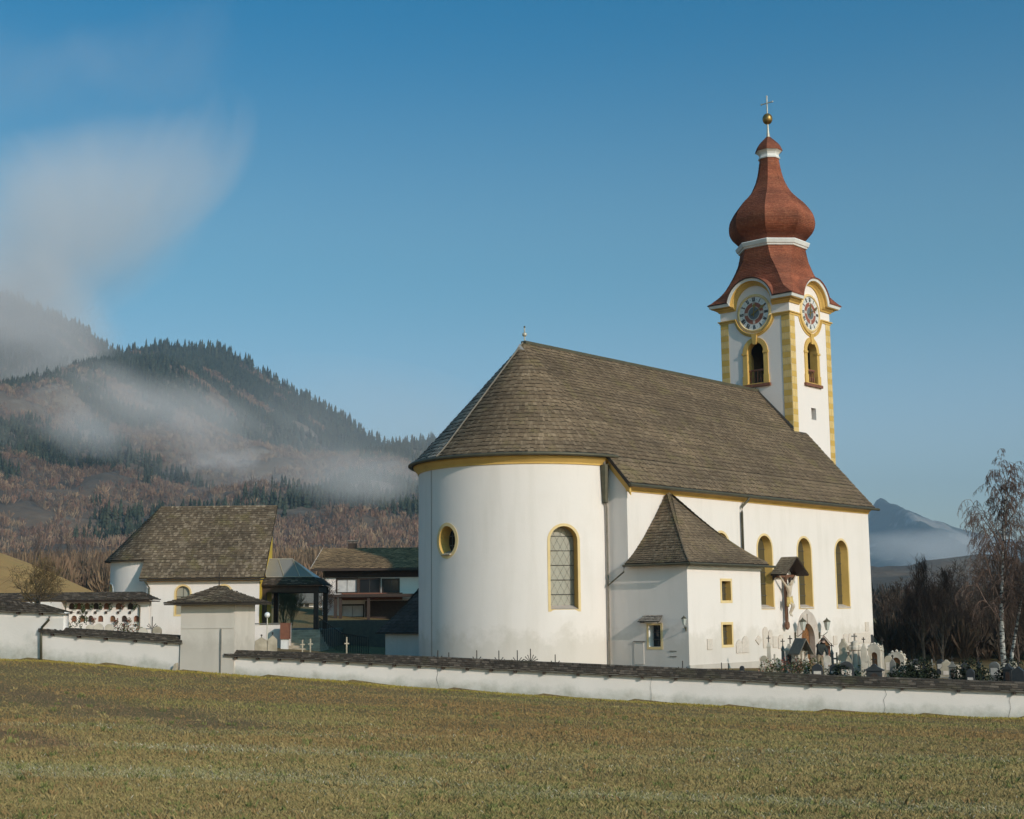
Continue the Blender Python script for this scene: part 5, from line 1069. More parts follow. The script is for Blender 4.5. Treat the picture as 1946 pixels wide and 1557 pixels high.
for i in range(len(op) - 1):
    a, b, c, d_ = op[i], op[i + 1], ip_[i + 1], ip_[i]
    ds.add([(.06, *a), (.06, *b), (.05, *c), (.05, *d_), (0, *a), (0, *b), (-.28, *c), (-.28, *d_)], [(0, 1, 2, 3), (0, 4, 5, 1), (2, 6, 7, 3)])
ds.build('door_surround', MAT['stone_pink'], dro)
ds = MB(); ds.box(0.0, .14, 16.17, 16.39, 2.06, 2.62); ds.build('keystone', MAT['stone_pink'], dro, bevel=.02)
def lantern(parent, c, o, s=1.0):
    """wall lantern: bracket, glass body, cap; c on the wall, o outward unit"""
    c = np.array(c, float); o = np.array(o, float); p = c + o * .42 * s
    b = MB(); b.tube([c + (0, 0, -.45 * s), c + o * .15 * s + (0, 0, -.48 * s), p + (0, 0, -.3 * s), p + (0, 0, -.18 * s)], .02, 5); b.tube([c + (0, 0, -.60 * s), c + (0, 0, -.3 * s)], .045 * s, 5)
    bo = b.build('wall_lantern', MAT['gutter'], parent)
    g_ = MB(); g_.lathe([(p[2] - .2 * s, .09 * s), (p[2] + .2 * s, .19 * s)], 6, (p[0], p[1])); g_.build('lantern_glass', simple('lantern_pane', (.55, .56, .50), .2, (.45, .46, .42), 5, 0), bo)
    g_ = MB(); g_.lathe([(p[2] + .2 * s, .21 * s), (p[2] + .24 * s, .19 * s), (p[2] + .34 * s, .05 * s), (p[2] + .40 * s, .02 * s)], 6, (p[0], p[1])); g_.build('lantern_cap', MAT['gutter'], bo)
lantern(church, on_s(1511, 1190, .05), (1, 0, 0), 1.15); lantern(church, on_s(1557, 1190, .05), (1, 0, 0), 1.15); lantern(church, (AS - .12, -.02, 2.35), (0.35, -1, 0), .7)
# carved tablets on the south walls (parts of the church)
def tablet(px0, px1, py0, py1, s, top='flat', mat=None):
    a = on_s(px0, py1, s); b = on_s(px1, py0, s); w_ = abs(b[1] - a[1]); u0_, u1_ = min(a[1], b[1]), max(a[1], b[1]); z0, z1 = a[2], b[2]; uc = (u0_ + u1_) / 2
    if top == 'arch': P = arch(uc, w_ / 2, z0, z1, 8)
    elif top == 'point': P = [(u0_, z0), (u1_, z0), (u1_, z1 - .25), (uc + w_ * .3, z1 - .08), (uc, z1), (uc - w_ * .3, z1 - .08), (u0_, z1 - .25)]
    elif top == 'diamond': zc = (z0 + z1) / 2; P = [(uc, z0), (u1_, zc), (uc, z1), (u0_, zc)]
    else: P = rect(u0_, u1_, z0, z1)
    t_ = MB(); t_.prism(P, lambda a, b: (s - .01, a, b), lambda a, b: (s + .05, a, b)); t_.build('memorial_tablet', mat or MAT['tablet'], church, bevel=.008)
tablet(1343.5, 1353, 1214, 1235, AS); tablet(1398.5, 1409, 1215, 1241.5, AS, 'point'); tablet(1410, 1421.5, 1208, 1241, AS, 'point'); tablet(1435, 1447, 1207, 1226, AS, 'diamond'); tablet(1443.5, 1448.5, 1247, 1259, AS, 'arch')
for a in ((1450, 1458, 1191, 1232, 'arch'), (1460.5, 1466.5, 1197, 1225, 'arch'), (1468.5, 1476, 1209, 1231, 'flat'), (1479, 1488, 1206, 1233, 'arch'), (1583.5, 1590, 1208, 1225, 'flat'), (1602, 1610, 1203, 1225, 'point'), (1612, 1618, 1203, 1222, 'point'), (1625, 1653, 1202, 1223, 'flat'), (1644, 1650, 1182, 1200, 'flat')): tablet(*a[:4], 0.0, a[4])
tablet(1654, 1659, 1206, 1222, 0.0, 'arch', MAT['stone_dark'])
# ------------------------------------------------------------------ graves
def small_cross(mb, z, h, w_=.05, arm=None, y=0):
    arm = arm or h * .3; mb.box(-w_ / 2, w_ / 2, y - w_ / 2, y + w_ / 2, z, z + h); mb.box(-arm, arm, y - w_ / 2 + .002, y + w_ / 2 - .002, z + h * .58, z + h * .58 + w_)
def grave(kind, px, ytop, depth, label, group, mat='stone_pale', w=.6, rz=None, name='gravestone', cat='gravestone'):
    P = on_y(px, ytop, depth); gz = Tz(P[0], depth) - .03; H = P[2] - gz
    g = empty(name, (P[0], depth, gz), rz if rz is not None else random.uniform(-.6, -.2), label, cat, group); mt = MAT[mat]
    def pt(nm, fn, m=mt, **k): mb = MB(); fn(mb); return mb.build(nm, m, g, **k)
    if kind == 'obelisk':
        hc = min(.35, H * .2); b = H - hc
        pt('plinth', lambda q: (q.box(-w * .5, w * .5, -w * .4, w * .4, 0, b * .22), q.box(-w * .42, w * .42, -w * .33, w * .33, b * .22, b * .3)), bevel=.015)
        pt('shaft', lambda q: q.lathe([(b * .3, w * .36), (b * .8, w * .29), (b * .83, w * .36), (b * .86, w * .36), (b, .03)], 4, (0, 0), PI / 4)); pt('cross', lambda q: small_cross(q, b - .02, hc, .035, .09), MAT['dark_metal'])
    elif kind == 'shrine':
        hc = min(.45, H * .22); b = H - hc
        pt('plinth', lambda q: q.box(-w * .55, w * .55, -.25, .25, 0, b * .22), bevel=.015); bo = pt('body', lambda q: q.box(-w * .42, w * .42, -.18, .18, b * .22, b * .76), bevel=.01)
        pt('cornice', lambda q: (q.box(-w * .55, w * .55, -.25, .25, b * .76, b * .80), q.prism([(-w * .5, b * .80), (w * .5, b * .80), (w * .2, b * .9), (.05, b), (-.05, b), (-w * .2, b * .9)], lambda a, c: (a, -.2, c), lambda a, c: (a, .2, c))))
        nb_ = MB(); nb_.prism(arch(0, w * .2, b * .3, b * .68, 8), lambda a, c: (a, -.205, c), lambda a, c: (a, -.18, c)); nb_.build('niche', MAT['wood_dark'], g); pt('cross', lambda q: small_cross(q, b - .02, hc, .04, .1), MAT['dark_metal'])
    elif kind == 'baroque':
        O = [(.5, 0), (.5, .18), (.38, .2), (.36, .42), (.46, .48), (.44, .56), (.32, .6), (.30, .74), (.36, .8), (.26, .88), (.14, .92), (.1, 1.0)]; O = [(a * w * 1.2, b * H) for a, b in O]; O = O + [(-a, b) for a, b in O[::-1]]
        pt('stele', lambda q: q.prism(O, lambda a, c: (a, -.16, c), lambda a, c: (a, .16, c)), bevel=.02); pt('inscription', lambda q: q.box(-w * .28, w * .28, -.185, -.16, H * .22, H * .42), MAT['tablet']); pt('base', lambda q: q.box(-w * .75, w * .75, -.3, .3, -.05, H * .1), MAT['stone_grey'])
    elif kind == 'slab':
        pt('base', lambda q: q.box(-w * .6, w * .6, -.2, .2, 0, .16), bevel=.01); pt('slab', lambda q: q.prism(arch(0, w * .5, .16, H, 10, min(w * .5, H * .25)), lambda a, c: (a, -.09, c), lambda a, c: (a, .09, c)), bevel=.012)
        pt('inscription', lambda q: q.box(-w * .34, w * .34, -.10, -.09, H * .4, H * .72), MAT['tablet'])
    elif kind == 'pointed':
        pt('base', lambda q: q.box(-w * .6, w * .6, -.22, .22, 0, .18), bevel=.01); pt('slab', lambda q: q.prism([(-w * .45, .18), (w * .45, .18), (w * .42, H * .78), (w * .2, H * .88), (0, H * .97), (-w * .2, H * .88), (-w * .42, H * .78)], lambda a, c: (a, -.12, c), lambda a, c: (a, .12, c)), bevel=.015); pt('cross', lambda q: small_cross(q, H * .95, H * .16, .04), MAT['dark_metal'])
    elif kind == 'column':
        pt('plinth', lambda q: q.box(-w * .5, w * .5, -.28, .28, 0, H * .25), bevel=.02); pt('shaft', lambda q: q.lathe([(H * .25, w * .3), (H * .3, w * .26), (H * .62, w * .25), (H * .64, w * .40), (H * .70, w * .42), (H * .74, w * .34), (H * .82, w * .36), (H * .85, w * .1)], 10)); pt('cross', lambda q: small_cross(q, H * .84, H * .18, .05, .12), MAT['stone_grey'])
        for sg in (-1, 1): pt('side_column', lambda q: q.lathe([(H * .25, .07), (H * .62, .06), (H * .64, .1), (H * .72, .1), (H * .76, .03)], 8, (sg * w * .42, 0)))
    elif kind == 'arched':
        A_ = arch(0, w * .52, .1, H, 12, w * .45); I_ = arch(0, w * .26, H * .2, H * .78, 12); ao = MB(); n = len(A_)
        for y0, fl_ in ((-.16, 0), (.16, 1)): ao.add([(a, y0, c) for a, c in A_] + [(a, y0, c) for a, c in I_], [(k, (k + 1) % n, n + (k + 1) % n, n + k) for k in range(n)])
        ao.add([(a, y0, c) for y0 in (-.16, .16) for a, c in A_], [(k, (k + 1) % n, n + (k + 1) % n, n + k) for k in range(n)]); ao.add([(a, y0, c) for y0 in (-.16, .16) for a, c in I_], [(k, (k + 1) % n, n + (k + 1) % n, n + k) for k in range(n)])
        ao.build('arch_frame', mt, g); pt('gilt_panel', lambda q: q.prism(I_, lambda a, c: (a, .02, c), lambda a, c: (a, .06, c)), MAT['wood_door']); pt('base', lambda q: q.box(-w * .65, w * .65, -.24, .24, -.05, .14))
        for k in range(7): q_ = PI * k / 6; x, z = w * .54 * math.cos(q_), H - w * .45 + w * .50 * math.sin(q_); pt('rosette', lambda q: q.lathe([(z - .07, .02), (z, .08), (z + .07, .02)], 6, (x, 0)))
    elif kind == 'hut':
        for sx in (-1, 1): pt('post', lambda q: q.box(sx * w * .38 - .045, sx * w * .38 + .045, -.06, .06, 0, H * .72), MAT['wood_red'])
        pt('back_board', lambda q: q.box(-w * .36, w * .36, .06, .09, H * .35, H * .75), mt); pt('rail', lambda q: q.box(-w * .42, w * .42, -.05, .05, H * .32, H * .38), MAT['wood_red'])
        for sg in (-1, 1): pt('roof_side', lambda q: q.add([(0, -.3, H), (0, .3, H), (sg * w * .72, .3, H * .72), (sg * w * .72, -.3, H * .72), (0, -.3, H - .05), (0, .3, H - .05), (sg * w * .72, .3, H * .72 - .05), (sg * w * .72, -.3, H * .72 - .05)], [(0, 1, 2, 3), (7, 6, 5, 4), (0, 4, 7, 3), (1, 2, 6, 5), (3, 7, 6, 2)]), MAT['wood_red'])
        pt('gable', lambda q: q.prism([(-w * .5, H * .74), (w * .5, H * .74), (0, H * .96)], lambda a, c: (a, -.22, c), lambda a, c: (a, -.18, c)), MAT['wood_door'])
    elif kind == 'roofed':
        pt('base', lambda q: q.box(-w * .55, w * .55, -.3, .3, 0, .25)); 
        for sx in (-1, 0, 1): pt('pillar', lambda q: q.lathe([(.25, .085), (H * .62, .075), (H * .66, .11)], 8, (sx * w * .38, -.15)))
        pt('back_wall', lambda q: q.box(-w * .5, w * .5, .1, .2, .25, H * .7))
        for sg in (-1, 1): pt('roof_side', lambda q: q.add([(0, -.5, H), (0, .4, H), (sg * w * .72, .4, H * .60), (sg * w * .72, -.5, H * .60), (0, -.5, H - .06), (0, .4, H - .06), (sg * w * .72, .4, H * .6 - .06), (sg * w * .72, -.5, H * .6 - .06)], [(0, 1, 2, 3), (7, 6, 5, 4), (0, 4, 7, 3), (1, 2, 6, 5), (3, 7, 6, 2)]), MAT['wood_grey'])
    elif kind in ('iron', 'wreath'):
        pt('foot', lambda q: q.box(-.12, .12, -.12, .12, -.3, .22), MAT['stone_grey'])
        pt('cross', lambda q: (q.box(-.018, .018, -.018, .018, .1, H), q.box(-.30, .30, -.018, .018, H * .62, H * .62 + .036)), MAT['dark_metal'])
        sc_ = [(q_, .30 if kind == 'wreath' else .26) for q_ in (np.linspace(0, 2 * PI, 16, endpoint=False) if kind == 'wreath' else [.5, .9, PI - .5, PI - .9])]
        for q_, r_ in sc_:
            zc2 = H * .64; pt('scroll', lambda q: (q.tube([(.06 * math.cos(q_), 0, zc2 + .06 * math.sin(q_)), (r_ * math.cos(q_), .02, zc2 + r_ * math.sin(q_))], .014, 4), q.lathe([(zc2 + r_ * math.sin(q_) - .025, .005), (zc2 + r_ * math.sin(q_), .028), (zc2 + r_ * math.sin(q_) + .025, .005)], 5, (r_ * math.cos(q_), .02))), MAT['dark_metal'])
    elif kind == 'latin':
        pt('base', lambda q: q.box(-w * .5, w * .5, -.2, .2, 0, H * .22), bevel=.015); pt('cross', lambda q: (q.box(-w * .1, w * .1, -.045, .045, H * .22, H), q.box(-w * .38, w * .38, -.04, .04, H * .7, H * .7 + w * .2)), bevel=.01)
    return g
GR = 'graves in front of the south wall'
grave('obelisk', 1460, 1207, 64, 'slim white gravestone with spire and cross, leftmost before the nave', GR, 'stone_white', 0.36)
grave('obelisk', 1487, 1213, 62, 'dark grey spired gravestone between two white ones', GR, 'stone_grey', 0.30)
grave('shrine', 1501, 1207, 62, 'pale shrine-shaped gravestone with dark arched niche and cross', GR, 'stone_white', 0.45)
grave('roofed', 1520, 1213, 61, 'white pillared grave under a tilted shingle roof before the door', GR, 'stone_white', 0.49, .35, 'roofed_grave', 'grave')
grave('hut', 1566, 1208, 65, 'red-brown wooden grave shrine with gable roof right of the door', GR, 'stone_white', 0.55, -.2, 'wooden_shrine', 'shrine')
grave('obelisk', 1580, 1222, 62, 'blue-grey obelisk gravestone right of the wooden shrine', GR, 'stone_grey', 0.29)
grave('baroque', 1602, 1214, 61, 'ornate weathered baroque gravestone with scrolled outline', GR, 'stone_pale', 0.43)
grave('column', 1623, 1206, 61, 'white columned gravestone topped with a cross', GR, 'stone_white', 0.46)
grave('pointed', 1641, 1219, 60, 'tall plain pointed white gravestone beside the columned one', GR, 'stone_white', 0.30)
grave('arched', 1662, 1225, 60, 'white arched gravestone with rosettes and golden panel', GR, 'stone_white', 0.49)
grave('obelisk', 1676, 1210, 61, 'very thin pale obelisk right of the arched gravestone', GR, 'stone_white', 0.21)
grave('arched', 1704, 1239, 63, 'white arched frame gravestone at the church corner', GR, 'stone_white', 0.70)
grave('shrine', 1660, 1247, 56.5, 'dark shrine-shaped gravestone close behind the coping', GR, 'stone_dark', 0.72, -.3)
grave('slab', 1608, 1257, 56.8, 'broad dark slab gravestone below the baroque one', GR, 'stone_dark', 0.58, -.2)
grave('slab', 1584, 1262, 57, 'small dark rounded gravestone left of the broad slab', GR, 'stone_dark', 0.32, -.3)
grave('slab', 1553, 1262, 57, 'low dark polished gravestone among the flowers', GR, 'stone_dark', 0.43, -.3)
grave('slab', 1370 + 40, 1265.5, 56.8, 'dark arched stone with pale edge below the annex tablets', GR, 'stone_dark', 0.17, -.35)
grave('latin', 1637, 1262, 56.5, 'pale weathered stone figure-like cross behind the coping', GR, 'stone_pale', 0.23)
for px, kd, yt in ((832, 'iron', 1236), (853, 'iron', 1240), (906, 'iron', 1236), (948, 'iron', 1236.5), (983, 'iron', 1236), (1008, 'wreath', 1233), (1055, 'iron', 1244), (1371, 'iron', 1259.5), (1384, 'iron', 1261), (1297, 'iron', 1256)):
    ko = locals().get('ko', 0) + 1
    grave(kd, px, yt, wall_y((px - 973) / 2650 * 57) + 2.0, {'wreath': 'wrought iron grave cross inside a round wreath of scrolls'}.get(kd, f'wrought iron cross with rays, {ORD[ko - 1]} from the left above the coping'), None if kd == 'wreath' else ('iron crosses below the apse' if px < 1200 else 'iron crosses below the annex'), 'dark_metal', .4, -.1, 'iron_cross', 'grave cross')
for i, (px, yt, dp_, kd, mt, w_) in enumerate([(1452, 1246, 60, 'slab', 'stone_pale', .30), (1472, 1243, 61, 'latin', 'stone_white', .35), (1481, 1252, 58, 'slab', 'stone_white', .28), (1511, 1250, 58, 'slab', 'stone_pale', .30), (1532, 1246, 60, 'pointed', 'stone_white', .26), (1572, 1246, 59, 'slab', 'stone_white', .30), (1590, 1240, 62, 'latin', 'stone_pale', .35), (1612, 1244, 59, 'pointed', 'stone_pale', .28), (1632, 1240, 62, 'slab', 'stone_white', .30), (1650, 1246, 59, 'latin', 'stone_white', .36), (1688, 1246, 60, 'slab', 'stone_pale', .32), (1696, 1250, 58, 'pointed', 'stone_grey', .28)]):
    grave(kd, px, yt, dp_, f'small pale {dict(slab="rounded slab", latin="stone cross", pointed="pointed stone")[kd]} in the crowd before the nave, {ORD[i]} from the left', 'small stones crowding before the nave', mt, w_)
rg = random.Random(5); KS = ['slab', 'pointed', 'slab', 'obelisk', 'latin', 'slab', 'baroque', 'shrine']; LB = {'slab': 'rounded gravestone', 'pointed': 'pointed gravestone', 'obelisk': 'obelisk gravestone', 'latin': 'stone cross', 'baroque': 'scrolled gravestone', 'shrine': 'shrine-shaped gravestone'}
MT = [('stone_dark', 'dark'), ('stone_grey', 'grey'), ('stone_pale', 'pale'), ('stone_white', 'white')]
px = 1716.0; i = 0
while px < 1944:
    kd = KS[i % len(KS)]; mt, mn = MT[(i * 7 + i // 3) % 4 if rg.random() < .15 else rg.choice((0, 0, 0, 1, 1, 2))]; dp_ = 54.5 + rg.random() * 14
    yt = rg.uniform(1250, 1272) if kd not in ('obelisk', 'shrine') else rg.uniform(1240, 1258)
    grave(kd, px, yt, dp_, f'{mn} {LB[kd]}, {ORD[i]} of the rows right of the church corner', f'{mn} {LB[kd]}s on the right', mt, rg.uniform(.3, .55)); px += rg.uniform(9, 17); i += 1
# left graves
for px, yt, mt, lb in ((172, 1187, 'stone_white', 'left of the three white slabs before the urn wall'), (188, 1185, 'stone_white', 'middle of the three white slabs before the urn wall'), (208, 1186, 'stone_white', 'right of the three white slabs before the urn wall'), (272, 1193, 'stone_white', 'small white slab beside the urn wall downpipe'), (299, 1190.5, 'stone_pale', 'brownish rounded slab in front of the chapel')):
    grave('slab', px, yt, 66, lb, 'slabs before urn wall and chapel', mt, .42, .1)
grave('iron', 289.5, 1172, 66, 'tall thin iron cross between two slabs before the chapel', None, 'dark_metal', .3, 0, 'iron_cross', 'grave cross')
for px, yt, w_, mt, lb in ((463, 1211, 1.0, 'stone_grey', 'rough brown boulder-like gravestone right of the gatehouse'), (497, 1210, .7, 'stone_pale', 'rough pale stepped gravestone beside the lamp post'), (518, 1206, .5, 'stone_pale', 'leaning pale slab before the terrace wall')):
    grave('baroque' if px == 463 else 'pointed', px, yt, 66, lb, 'gravestones right of the gatehouse', mt, w_, .1)
for px, yt, lb in ((575, 1216, 'first thin grave cross before the dark steps'), (590, 1214, 'second thin grave cross before the dark steps'), (659, 1211, 'thin grave cross in the shade before the railing')): grave('latin', px, yt, 67, lb, 'thin crosses before the steps', 'stone_pale', .3, 0, 'grave_cross', 'grave cross')
# flowers and shrubs on the graves
for i, (px, py, r, k, lb) in enumerate([(1462, 1268, .35, 2, 'mixed withered flowers at the foot of the slim white gravestone'), (1478, 1270, .4, 1, 'yellow-green plants before the dark grey spired gravestone'), (1505, 1262, .4, 0, 'red flowers before the shrine-shaped gravestone'), (1520, 1266, .35, 2, 'pale and red wreath before the roofed grave'), (1540, 1262, .4, 1, 'green plants before the church door'), (1590, 1270, .35, 2, 'pale dried flowers between dark gravestones'), (1625, 1280, .4, 1, 'low shrub behind the coping'), (230, 1195, .35, 0, 'red and green grave planting before the urn wall'), (250, 1194, .4, 2, 'withered planting before the right end of the urn wall'), (133, 1186, .4, 1, 'green shrub in the corner of the urn wall'), (158, 1178, .28, 1, 'small upright conifer before the urn niches')]):
    c_ = on_y(px, py, 57.5 if px > 1000 else 67); fo = leaf_cloud('grave_flowers', [c_, c_ + (.25, .1, -.1), c_ + (-.25, 0, -.12)] if px != 158 else [c_, c_ + (0, 0, .25), c_ + (0, 0, .45)], [r, r * .8, r * .8] if px != 158 else [.26, .2, .1], 260, .05, FL[k], None, 80 + i); plant_thing(fo, 'grave_flowers' if k != 1 else 'grave_plant', lb, 'flowers' if k != 1 else 'plant')
HC = [(.02, .028, .014), (.03, .038, .018), (.015, .02, .012)]
for i, (px, py, r, lb) in enumerate([(1600, 1280, .4, 'dark evergreen bush left among the graves'), (1718, 1280, .5, 'dark bush at the foot of the bare trees'), (1750, 1270, .5, 'rounded dark bush further right'), (1845, 1276, .6, 'dark bush left of the birch'), (1925, 1280, .6, 'dark bush at the right edge')]):
    c_ = on_y(px, py, 56.8 + (i % 3)); fo = leaf_cloud('evergreen_bush', [c_, c_ + (.4, .1, -.3), c_ + (-.4, 0, -.3), c_ + (0, 0, -.6)], [r, r * .8, r * .8, r], 1500, .06, HC, None, 140 + i); plant_thing(fo, 'evergreen_bush', lb, 'bush', 'dark bushes among the graves')
# ------------------------------------------------------------------ person by the door
pd = 63.0; PP = on_y(1558, 1262, pd); pz = Tz(PP[0], pd); pr = empty('person', (PP[0], pd, pz), .5, 'person in dark jacket and beige trousers bending over a grave', 'person'); k_ = 1.62 / 1.75
V = [(0, 0, .92), (0, -.05, 1.12), (0, -.14, 1.30), (0, -.22, 1.42), (0, -.30, 1.52), (0, -.33, 1.64), (-.19, -.14, 1.36), (-.24, -.22, 1.08), (-.20, -.40, .90), (-.19, -.46, .82), (.19, -.14, 1.36), (.25, -.2, 1.08), (.2, -.38, .88), (.19, -.44, .80), (-.10, 0, .86), (-.12, -.04, .48), (-.12, .04, .08), (-.13, -.12, .03), (.10, 0, .86), (.12, -.02, .48), (.12, .06, .08), (.13, -.1, .03)]
V = [(a * k_, b * k_, c * k_) for a, b, c in V]; Ed = [(0, 1), (1, 2), (2, 3), (3, 4), (4, 5), (2, 6), (6, 7), (7, 8), (8, 9), (2, 10), (10, 11), (11, 12), (12, 13), (0, 14), (14, 15), (15, 16), (16, 17), (0, 18), (18, 19), (19, 20), (20, 21)]
Rr = [.15, .15, .17, .06, .10, .075, .085, .06, .045, .04, .085, .06, .045, .04, .105, .075, .055, .05, .105, .075, .055, .05]
jk = simple('dark_jacket', (.03, .035, .03), .85); tro_ = simple('beige_trousers', (.36, .28, .18), .9); sk_ = simple('skin', (.42, .25, .17), .6); sho = simple('dark_shoe', (.03, .025, .02), .6)
def fm(c): return 3 if c.z < .10 else (1 if c.z < .84 and c.y > -.25 else (2 if (c.z > 1.34 and c.y < -.17) or (c.z < .84) else 0))
skin_figure('body', V, Ed, Rr, [jk, tro_, sk_, sho], pr, 0, fm)
hr = MB(); hr.lathe([(1.44, .085), (1.50, .10), (1.57, .08), (1.60, .02)], 12, (0, -.27)); hr.build('hair', simple('dark_hair', (.05, .035, .025), .8), pr, smooth=True)
# ------------------------------------------------------------------ bare trees
def tubes_np(S, sides):
    """S: array of segments (n,8) p0 p1 r0 r1 -> verts, quads"""
    S = np.asarray(S); p0, p1, r0, r1 = S[:, :3], S[:, 3:6], S[:, 6:7], S[:, 7:8]; t = p1 - p0; t /= (np.linalg.norm(t, axis=1, keepdims=True) + 1e-9)
    ref = np.where(np.abs(t[:, 2:3]) < .9, np.array([[0, 0, 1.]]), np.array([[1., 0, 0]])); a = np.cross(t, ref); a /= (np.linalg.norm(a, axis=1, keepdims=True) + 1e-9); b = np.cross(t, a)
    V = []
    for p, r in ((p0, r0), (p1, r1)):
        for k in range(sides): q = 2 * PI * k / sides; V.append(p + r * (math.cos(q) * a + math.sin(q) * b))
    V = np.stack(V, 1); n = len(S); base = (np.arange(n) * 2 * sides)[:, None, None]
    F = np.array([[k, (k + 1) % sides, sides + (k + 1) % sides, sides + k] for k in range(sides)])[None]
    return V.reshape(-1, 3), (base + F).reshape(-1)
def grow(seed, H, r, levels=4, tl=2, droop=0.0, spread=.6, first=.25, kids=(9, 6, 5, 4), lean=(0, 0), up=.35, ratio=.55, rmin=.009):
    g = random.Random(seed); thick, thin = [], []
    def branch(p, d, L, r0, lv):
        n = max(3, int(5 - lv) + 2); q = Vector(p); d = Vector(d).normalized(); pts = [(q.copy(), r0)]
        for i in range(n):
            d = (d + Vector((g.gauss(0, .10), g.gauss(0, .10), g.gauss(0, .06))) * ((1 + .4 * lv) if lv else .3) + Vector((0, 0, (up if lv == 1 else up * .5) * .25 if lv else .02)) + Vector((0, 0, -droop * (.06 + .16 * lv) if lv >= 2 else 0))).normalized()
            q2 = q + d * (L / n); ra, rb = r0 * (1 - i / n * .85), r0 * (1 - (i + 1) / n * .85)
            (thick if lv < tl else thin).append((*q, *q2, ra, max(rb, rmin))); q = q2; pts.append((q.copy(), rb))
        if lv >= levels: return
        k = kids[min(lv, len(kids) - 1)]
        for j in range(k):
            f = first + (1 - first) * (j + g.random()) / k if lv == 0 else .2 + .8 * (j + g.random()) / k
            x = f * n; i = min(int(x), n - 1); pos_ = pts[i][0].lerp(pts[i + 1][0], x - i); rr = pts[i][1]
            az = g.uniform(0, 2 * PI) if lv == 0 else None
            if lv == 0: side = Vector((math.cos(az), math.sin(az), 0))
            else: side = d.cross(Vector((g.gauss(0, 1), g.gauss(0, 1), g.gauss(0, 1)))).normalized()
            dir_ = (pts[i + 1][0] - pts[i][0]).normalized()
            nd = (dir_ * (1 - spread) + side * spread + Vector((0, 0, up * .4))).normalized()
            ll = L * (ratio if lv else ratio * (1.0 - .55 * (f - first) / (1 - first))) * g.uniform(.7, 1.15)
            branch(pos_, nd, ll, max(rr * .55, .006), lv + 1)
    branch((0, 0, -.3), (lean[0], lean[1], 1), H, r, 0)
    return thick, thin
def bare_tree(name, loc, H, r, seed, label, group, trunk='bark', twig='twig', **kw):
    th, tn = grow(seed, H, r, **kw); e = empty(name, loc, 0, label, 'tree', group)
    V, F = tubes_np(th, 6); o = np_mesh('trunk', V, F, 4, MAT[trunk], e)
    if tn: V, F = tubes_np(tn, 3); np_mesh('crown', V, F, 4, MAT[twig], e)
    return e
def at_ground(px, depth): x = (px - 973) / 2650 * depth; return (x, depth, Tz(x, depth) - .1)
bare_tree('birch_tree', at_ground(1888, 86), 11.9, .17, 3, 'tall white-barked birch with drooping reddish twigs at the right', None, 'birch', 'twig_red', levels=4, droop=1.35, spread=.5, first=.22, kids=(36, 9, 7, 5), up=.6, ratio=.38, tl=1, rmin=.011)
bare_tree('birch_tree', at_ground(1897, 86.3), 8.6, .12, 8, 'second leaning birch stem right of the tall birch', None, 'birch', 'twig_red', levels=4, droop=1.3, spread=.5, first=.35, kids=(16, 8, 7, 5), lean=(.25, .05), up=.5, ratio=.38, tl=1, rmin=.011)
for i, (px, dp_, h, r, tw) in enumerate([(1738, 92, 5.6, .12, 'twig'), (1757, 94, 4.6, .10, 'twig'), (1716, 96, 4.2, .09, 'twig'), (1772, 90, 5.0, .11, 'twig')]):
    bare_tree('bare_tree', at_ground(px, dp_), h, r, 20 + i, ['multi-branched bare tree right of the church corner', 'slimmer bare tree behind the multi-branched one', 'low bare tree closest to the church corner', 'upright bare tree left of the birch'][i], 'bare trees behind the graves', 'bark', tw, levels=4, droop=0, spread=.42, first=.12, kids=(12, 7, 5, 4), up=1.0, ratio=.55)
for i, (px, dp_, h) in enumerate([(1668, 118, 7), (1700, 112, 9), (1730, 120, 8), (1765, 108, 9), (1795, 104, 11), (1820, 100, 12), (1850, 112, 12), (1880, 95, 11), (1915, 90, 13), (1945, 86, 14), (1985, 84, 14), (1840, 94, 8), (1930, 90, 10), (1680, 104, 6), (1745, 100, 7), (1810, 98, 8), (1865, 97, 9), (1900, 96, 9)]):
    bare_tree('thicket_tree', at_ground(px, dp_), h * .48, .10, 60 + i, f'dark bare thicket tree behind the graveyard, {ORD[i]} from the church', 'thicket trees behind the graveyard', 'twig_dark', 'twig_dark', levels=4, droop=.2, spread=.5, first=.08, kids=(14, 7, 5, 4), up=.6, ratio=.5)
tw_ = bare_tree('pollard_tree', tuple(on_y(78, 1150, 63) - np.array([0, 0, 1.2])), 2.6, .16, 33, 'low bare pollarded tree behind the left wall', None, 'bark', 'twig_gold', levels=4, spread=.75, first=.45, kids=(13, 6, 5, 3), up=.55, ratio=.62)
bare_tree('willow_bush', tuple(on_y(538, 1196, 95)), 2.6, .08, 41, 'golden bare willow bush seen through the gateway', None, 'twig_gold', 'twig_gold', levels=4, spread=.5, first=.05, kids=(16, 7, 5, 3), up=1.0, ratio=.7)
bare_tree('willow_bush', tuple(on_y(553, 1197, 97)), 2.3, .07, 42, 'smaller golden bush right of the first one in the gateway', None, 'twig_gold', 'twig_gold', levels=4, spread=.5, first=.05, kids=(14, 7, 5, 3), up=1.0, ratio=.7)
bare_tree('bare_shrub', tuple(on_y(620, 1178, 108)), 2.2, .07, 43, 'small bare shrub at the corner of the chalet', None, 'bark', 'twig_dark', levels=4, spread=.6, first=.1, kids=(12, 6, 4, 3), up=.7, ratio=.65)
# hedge line far right behind the graves (long clipped hedge / low wall)
hd = MB(); a, b = on_y(1801, 1234, 112), on_y(1853, 1227.5, 112); hd.box(a[0], b[0], 112, 114, a[2] - 1.0, b[2]); hdo = hd.build('distant_shed', MAT['white']); tag(hdo, 'low white building glimpsed behind the birch trunk', 'shed')
